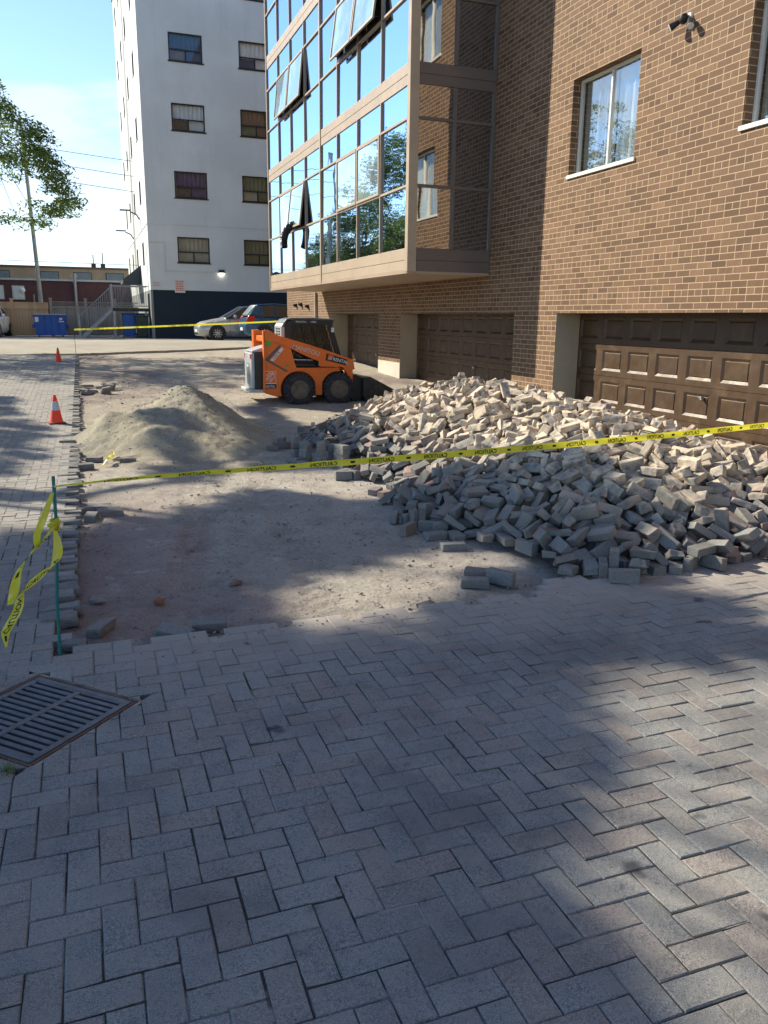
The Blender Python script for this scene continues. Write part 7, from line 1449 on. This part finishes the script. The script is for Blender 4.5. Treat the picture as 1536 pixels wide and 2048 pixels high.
def tree(loc, top, r, clumps, label, size, cnt, rad, mat_, seed, every=1, flat=.6, group=None, forks=7):
    e_ = empty('tree', loc, 0, label, 'tree', group); rd = random.Random(seed)
    b = MB(); p = Vector(loc); tp = Vector(top); limb(b, p, tp, r, r * .45, seed, .10)
    # main limbs fan out towards groups of clumps, twigs go from limb ends to each clump
    cl = [Vector(c) for c in clumps]; ends = rd.sample(cl, min(forks, len(cl))); hubs = []
    for k, c in enumerate(ends):
        st_p = p.lerp(tp, rd.uniform(.55, 1.0)); mid = st_p.lerp(c, .72); limb(b, st_p, mid, r * .34, r * .13, seed + k); hubs.append(mid)
    for k, c in enumerate(cl):
        if k % every: continue
        h_ = min(hubs, key=lambda q: (q - c).length); limb(b, h_, c, r * .055, .005, seed + 100 + k, .07)
    b.build('trunk', BARK, e_, smooth=60, recalc=False)
    leaves('crown', clumps, [rad * rd.uniform(.7, 1.25) for _ in clumps], [int(cnt * rd.uniform(.6, 1.3)) for _ in clumps], size, mat_, e_, flat, seed=seed)
    return e_
# the tree whose crown enters the picture at the left
rd = random.Random(5); cl = []
def xlim(z): return float(np.interp(z, [4.7, 5.0, 5.5, 6.4, 7.2, 7.7, 8.0, 8.7, 9.4, 10.2, 11], [-1.5, -.5, .15, -.15, -.55, -.75, -1.3, -1.8, -2.5, -3.2, -5]))
while len(cl) < 210:
    x, y, z = rd.uniform(-9.5, -.3), rd.uniform(28, 34), rd.uniform(4.8, 10.8)
    if ((x + 5.2) / 5.4) ** 2 + ((y - 31) / 3.2) ** 2 + ((z - 7.5) / 3.3) ** 2 > 1: continue
    if x > xlim(z) - .25: continue
    if fbm(x, y * .6, .55) + .5 * math.sin(z * 2.3 + x) < -.35: continue
    cl.append((x, y, z))
for z in np.arange(4.9, 9.8, .26):
    for k in range(3): cl.append((xlim(z) - rd.uniform(.15, .6), rd.uniform(29.5, 32.5), z))
tree((-6.6, 31, .45), (-5.9, 31, 8.4), .24, cl, 'leafy green tree reaching into the sky at the left edge before the utility pole', .15, 115, .62, LEAF, 3, 4, .40, forks=8)
# trees across the lane, seen mirrored in the bay glass
def crown_cl(c, r, n_, seed):
    rd = random.Random(seed); out = []
    while len(out) < n_:
        p = [rd.uniform(-1, 1) for _ in range(3)]; q = sum(v * v for v in p)
        if q > 1 or q < .12: continue
        out.append((c[0] + p[0] * r[0], c[1] + p[1] * r[1], c[2] + p[2] * r[2]))
    return out
tree((-11, 57, .6), (-10.8, 57, 9), .3, crown_cl((-11, 57, 10.2), (4.2, 6.0, 5.6), 130, 21), 'tall tree standing beyond the left edge of the lane, mirrored in the bay glass', .30, 120, 1.15, LEAF2, 21, 2)
tree((-11, 70, .6), (-11, 70, 7), .26, crown_cl((-11, 70, 8.2), (3.6, 5.5, 4.6), 100, 24), 'middle height tree farther along the lane, mirrored in the bay glass', .30, 120, 1.15, LEAF2, 24, 2)
for yy_, z_, sd_, lb in ((46, 4.6, 23, 'first low tree before the red brown block, mirrored in the bay glass'), (54, 5.0, 22, 'second low tree before the red brown block, mirrored in the bay glass'), (62, 5.4, 25, 'third low tree before the red brown block, mirrored in the bay glass'), (71, 5.8, 26, 'fourth low tree before the red brown block, mirrored in the bay glass'), (81, 6.2, 27, 'last low tree before the red brown block, mirrored in the bay glass')):
    tree((-11.5, yy_, .6), (-11.5, yy_, z_), .2, crown_cl((-11.5, yy_, z_), (2.8, 4.6, 3.2), 60, sd_), lb, .30, 150, 1.15, LEAF2, sd_, 2)
# unseen trees added at the left, crowns shaped to throw the foreground shade
def inpoly(x, y, P):
    c = False; j = len(P) - 1
    for i in range(len(P)):
        if (P[i][1] > y) != (P[j][1] > y) and x < (P[j][0] - P[i][0]) * (y - P[i][1]) / (P[j][1] - P[i][1]) + P[i][0]: c = not c
        j = i
    return c
S_MAIN = [(-4.5, -3), (-4.5, 6.4), (-1.2, 6.8), (-.02, 7.5), (.64, 8.05), (1.6, 8.75), (2.3, 9.3), (3.2, 9.6), (3.0, 9.15), (2.1, 8.75), (2.45, 8.1), (2.9, 7.75), (3.6, 7.3), (4.5, 6.5), (5.15, 5.6), (4.85, 4.8), (4.2, 4.5), (3.9, 4.4), (4.05, 3.95), (3.9, 3.5), (5, 2.2), (4.4, 0), (3, -3)]
L6 = [(1.3, 4.5), (1.75, 4.40), (2.2, 5.0), (2.85, 5.5), (2.68, 5.9), (2.1, 5.6), (1.6, 5.3), (1.28, 4.9)]
L9 = [(2.72, 3.12), (2.95, 2.9), (3.4, 2.6), (2.9, 1.9), (2.2, 1.2), (1.5, 1.1), (1.70, 1.97), (2.36, 2.7)]
S1 = [(1.5, 9.7), (2.1, 11.5), (2.3, 12.6), (2.9, 16.3), (3.8, 16.6), (3.5, 13.4), (3.75, 11.5), (4.3, 10.8), (3.9, 9.7), (2.9, 9.5)]
S2 = [(.55, 9.3), (1.35, 9.6), (1.75, 12.0), (1.45, 13.6), (1.15, 13.2), (1.0, 11.6)]
S3 = [(-4.5, 8.2), (-.62, 8.9), (-.75, 10.2), (-.55, 11.4), (-.78, 12.3), (-.62, 14), (-.8, 15.4), (-1.4, 18), (-4.5, 19)]
S4 = [(-4.5, 19.2), (-.3, 17.3), (1.3, 16.6), (3.4, 17.8), (4.4, 20.5), (3.2, 21.3), (.6, 20.2), (-1.2, 21.2), (-4.5, 22.2)]
sunk = SUN.z; sv = SUN / SUN.z; cA = []; cB = []; cC = []
rd = random.Random(77); st = .40
def put(x, y, lst, jit, hmin=8.0, hmax=13.0):
    for k in range(2):
        h = rd.uniform(hmin, hmax); xx_, yy_ = x + rd.gauss(0, jit), y + rd.gauss(0, jit)
        lst.append((xx_ + sv.x * h, yy_ + sv.y * h, h))
def indeep(x, y, Q, m):
    return inpoly(x, y, Q) and all(inpoly(x + m * math.cos(R(a)), y + m * math.sin(R(a)), Q) for a in range(0, 360, 45))
def near(x, y, Q, m):
    return inpoly(x, y, Q) or any(inpoly(x + m * math.cos(R(a)), y + m * math.sin(R(a)), Q) for a in range(0, 360, 45))
st = .33; y = -3.0
while y < 10.2:
    x = -4.5
    while x < 5.2:
        if indeep(x, y, S_MAIN, .22) and not near(x, y, L6, .36) and not near(x, y, L9, .36): put(x, y, cA if y < 4.4 else cB, .04, 8.0, 13)
        x += st
    y += st
for Q, lst, pr, mg in ((S1, cB, 1, .2), (S2, cC, .9, .12), (S3, cC, .42, .05)):
    x0, x1 = min(p[0] for p in Q), max(p[0] for p in Q); y0, y1 = min(p[1] for p in Q), max(p[1] for p in Q); y = y0
    while y < y1:
        x = x0
        while x < x1:
            if indeep(x, y, Q, mg) and rd.random() < pr: put(x, y, lst, .05, 8, 12)
            x += .34
        y += .34
def ctr(l): return [sum(p[i] for p in l) / len(l) for i in range(3)]
for lst, lb, sd_, cn in ((cA, 'nearest unseen tree added beyond the left edge to shade the near paving', 31, 130), (cB, 'second unseen tree added beyond the left edge to shade the middle of the dig', 32, 130), (cC, 'third unseen tree added beyond the left edge to dapple paved strip and sand', 33, 80)):
    c_ = ctr(lst); tree((c_[0] - 1.5, c_[1], 0), (c_[0] - .5, c_[1], 9.2), .30, lst, lb, .17, cn, .27, LEAF2, sd_, 9, 1.0, forks=9)
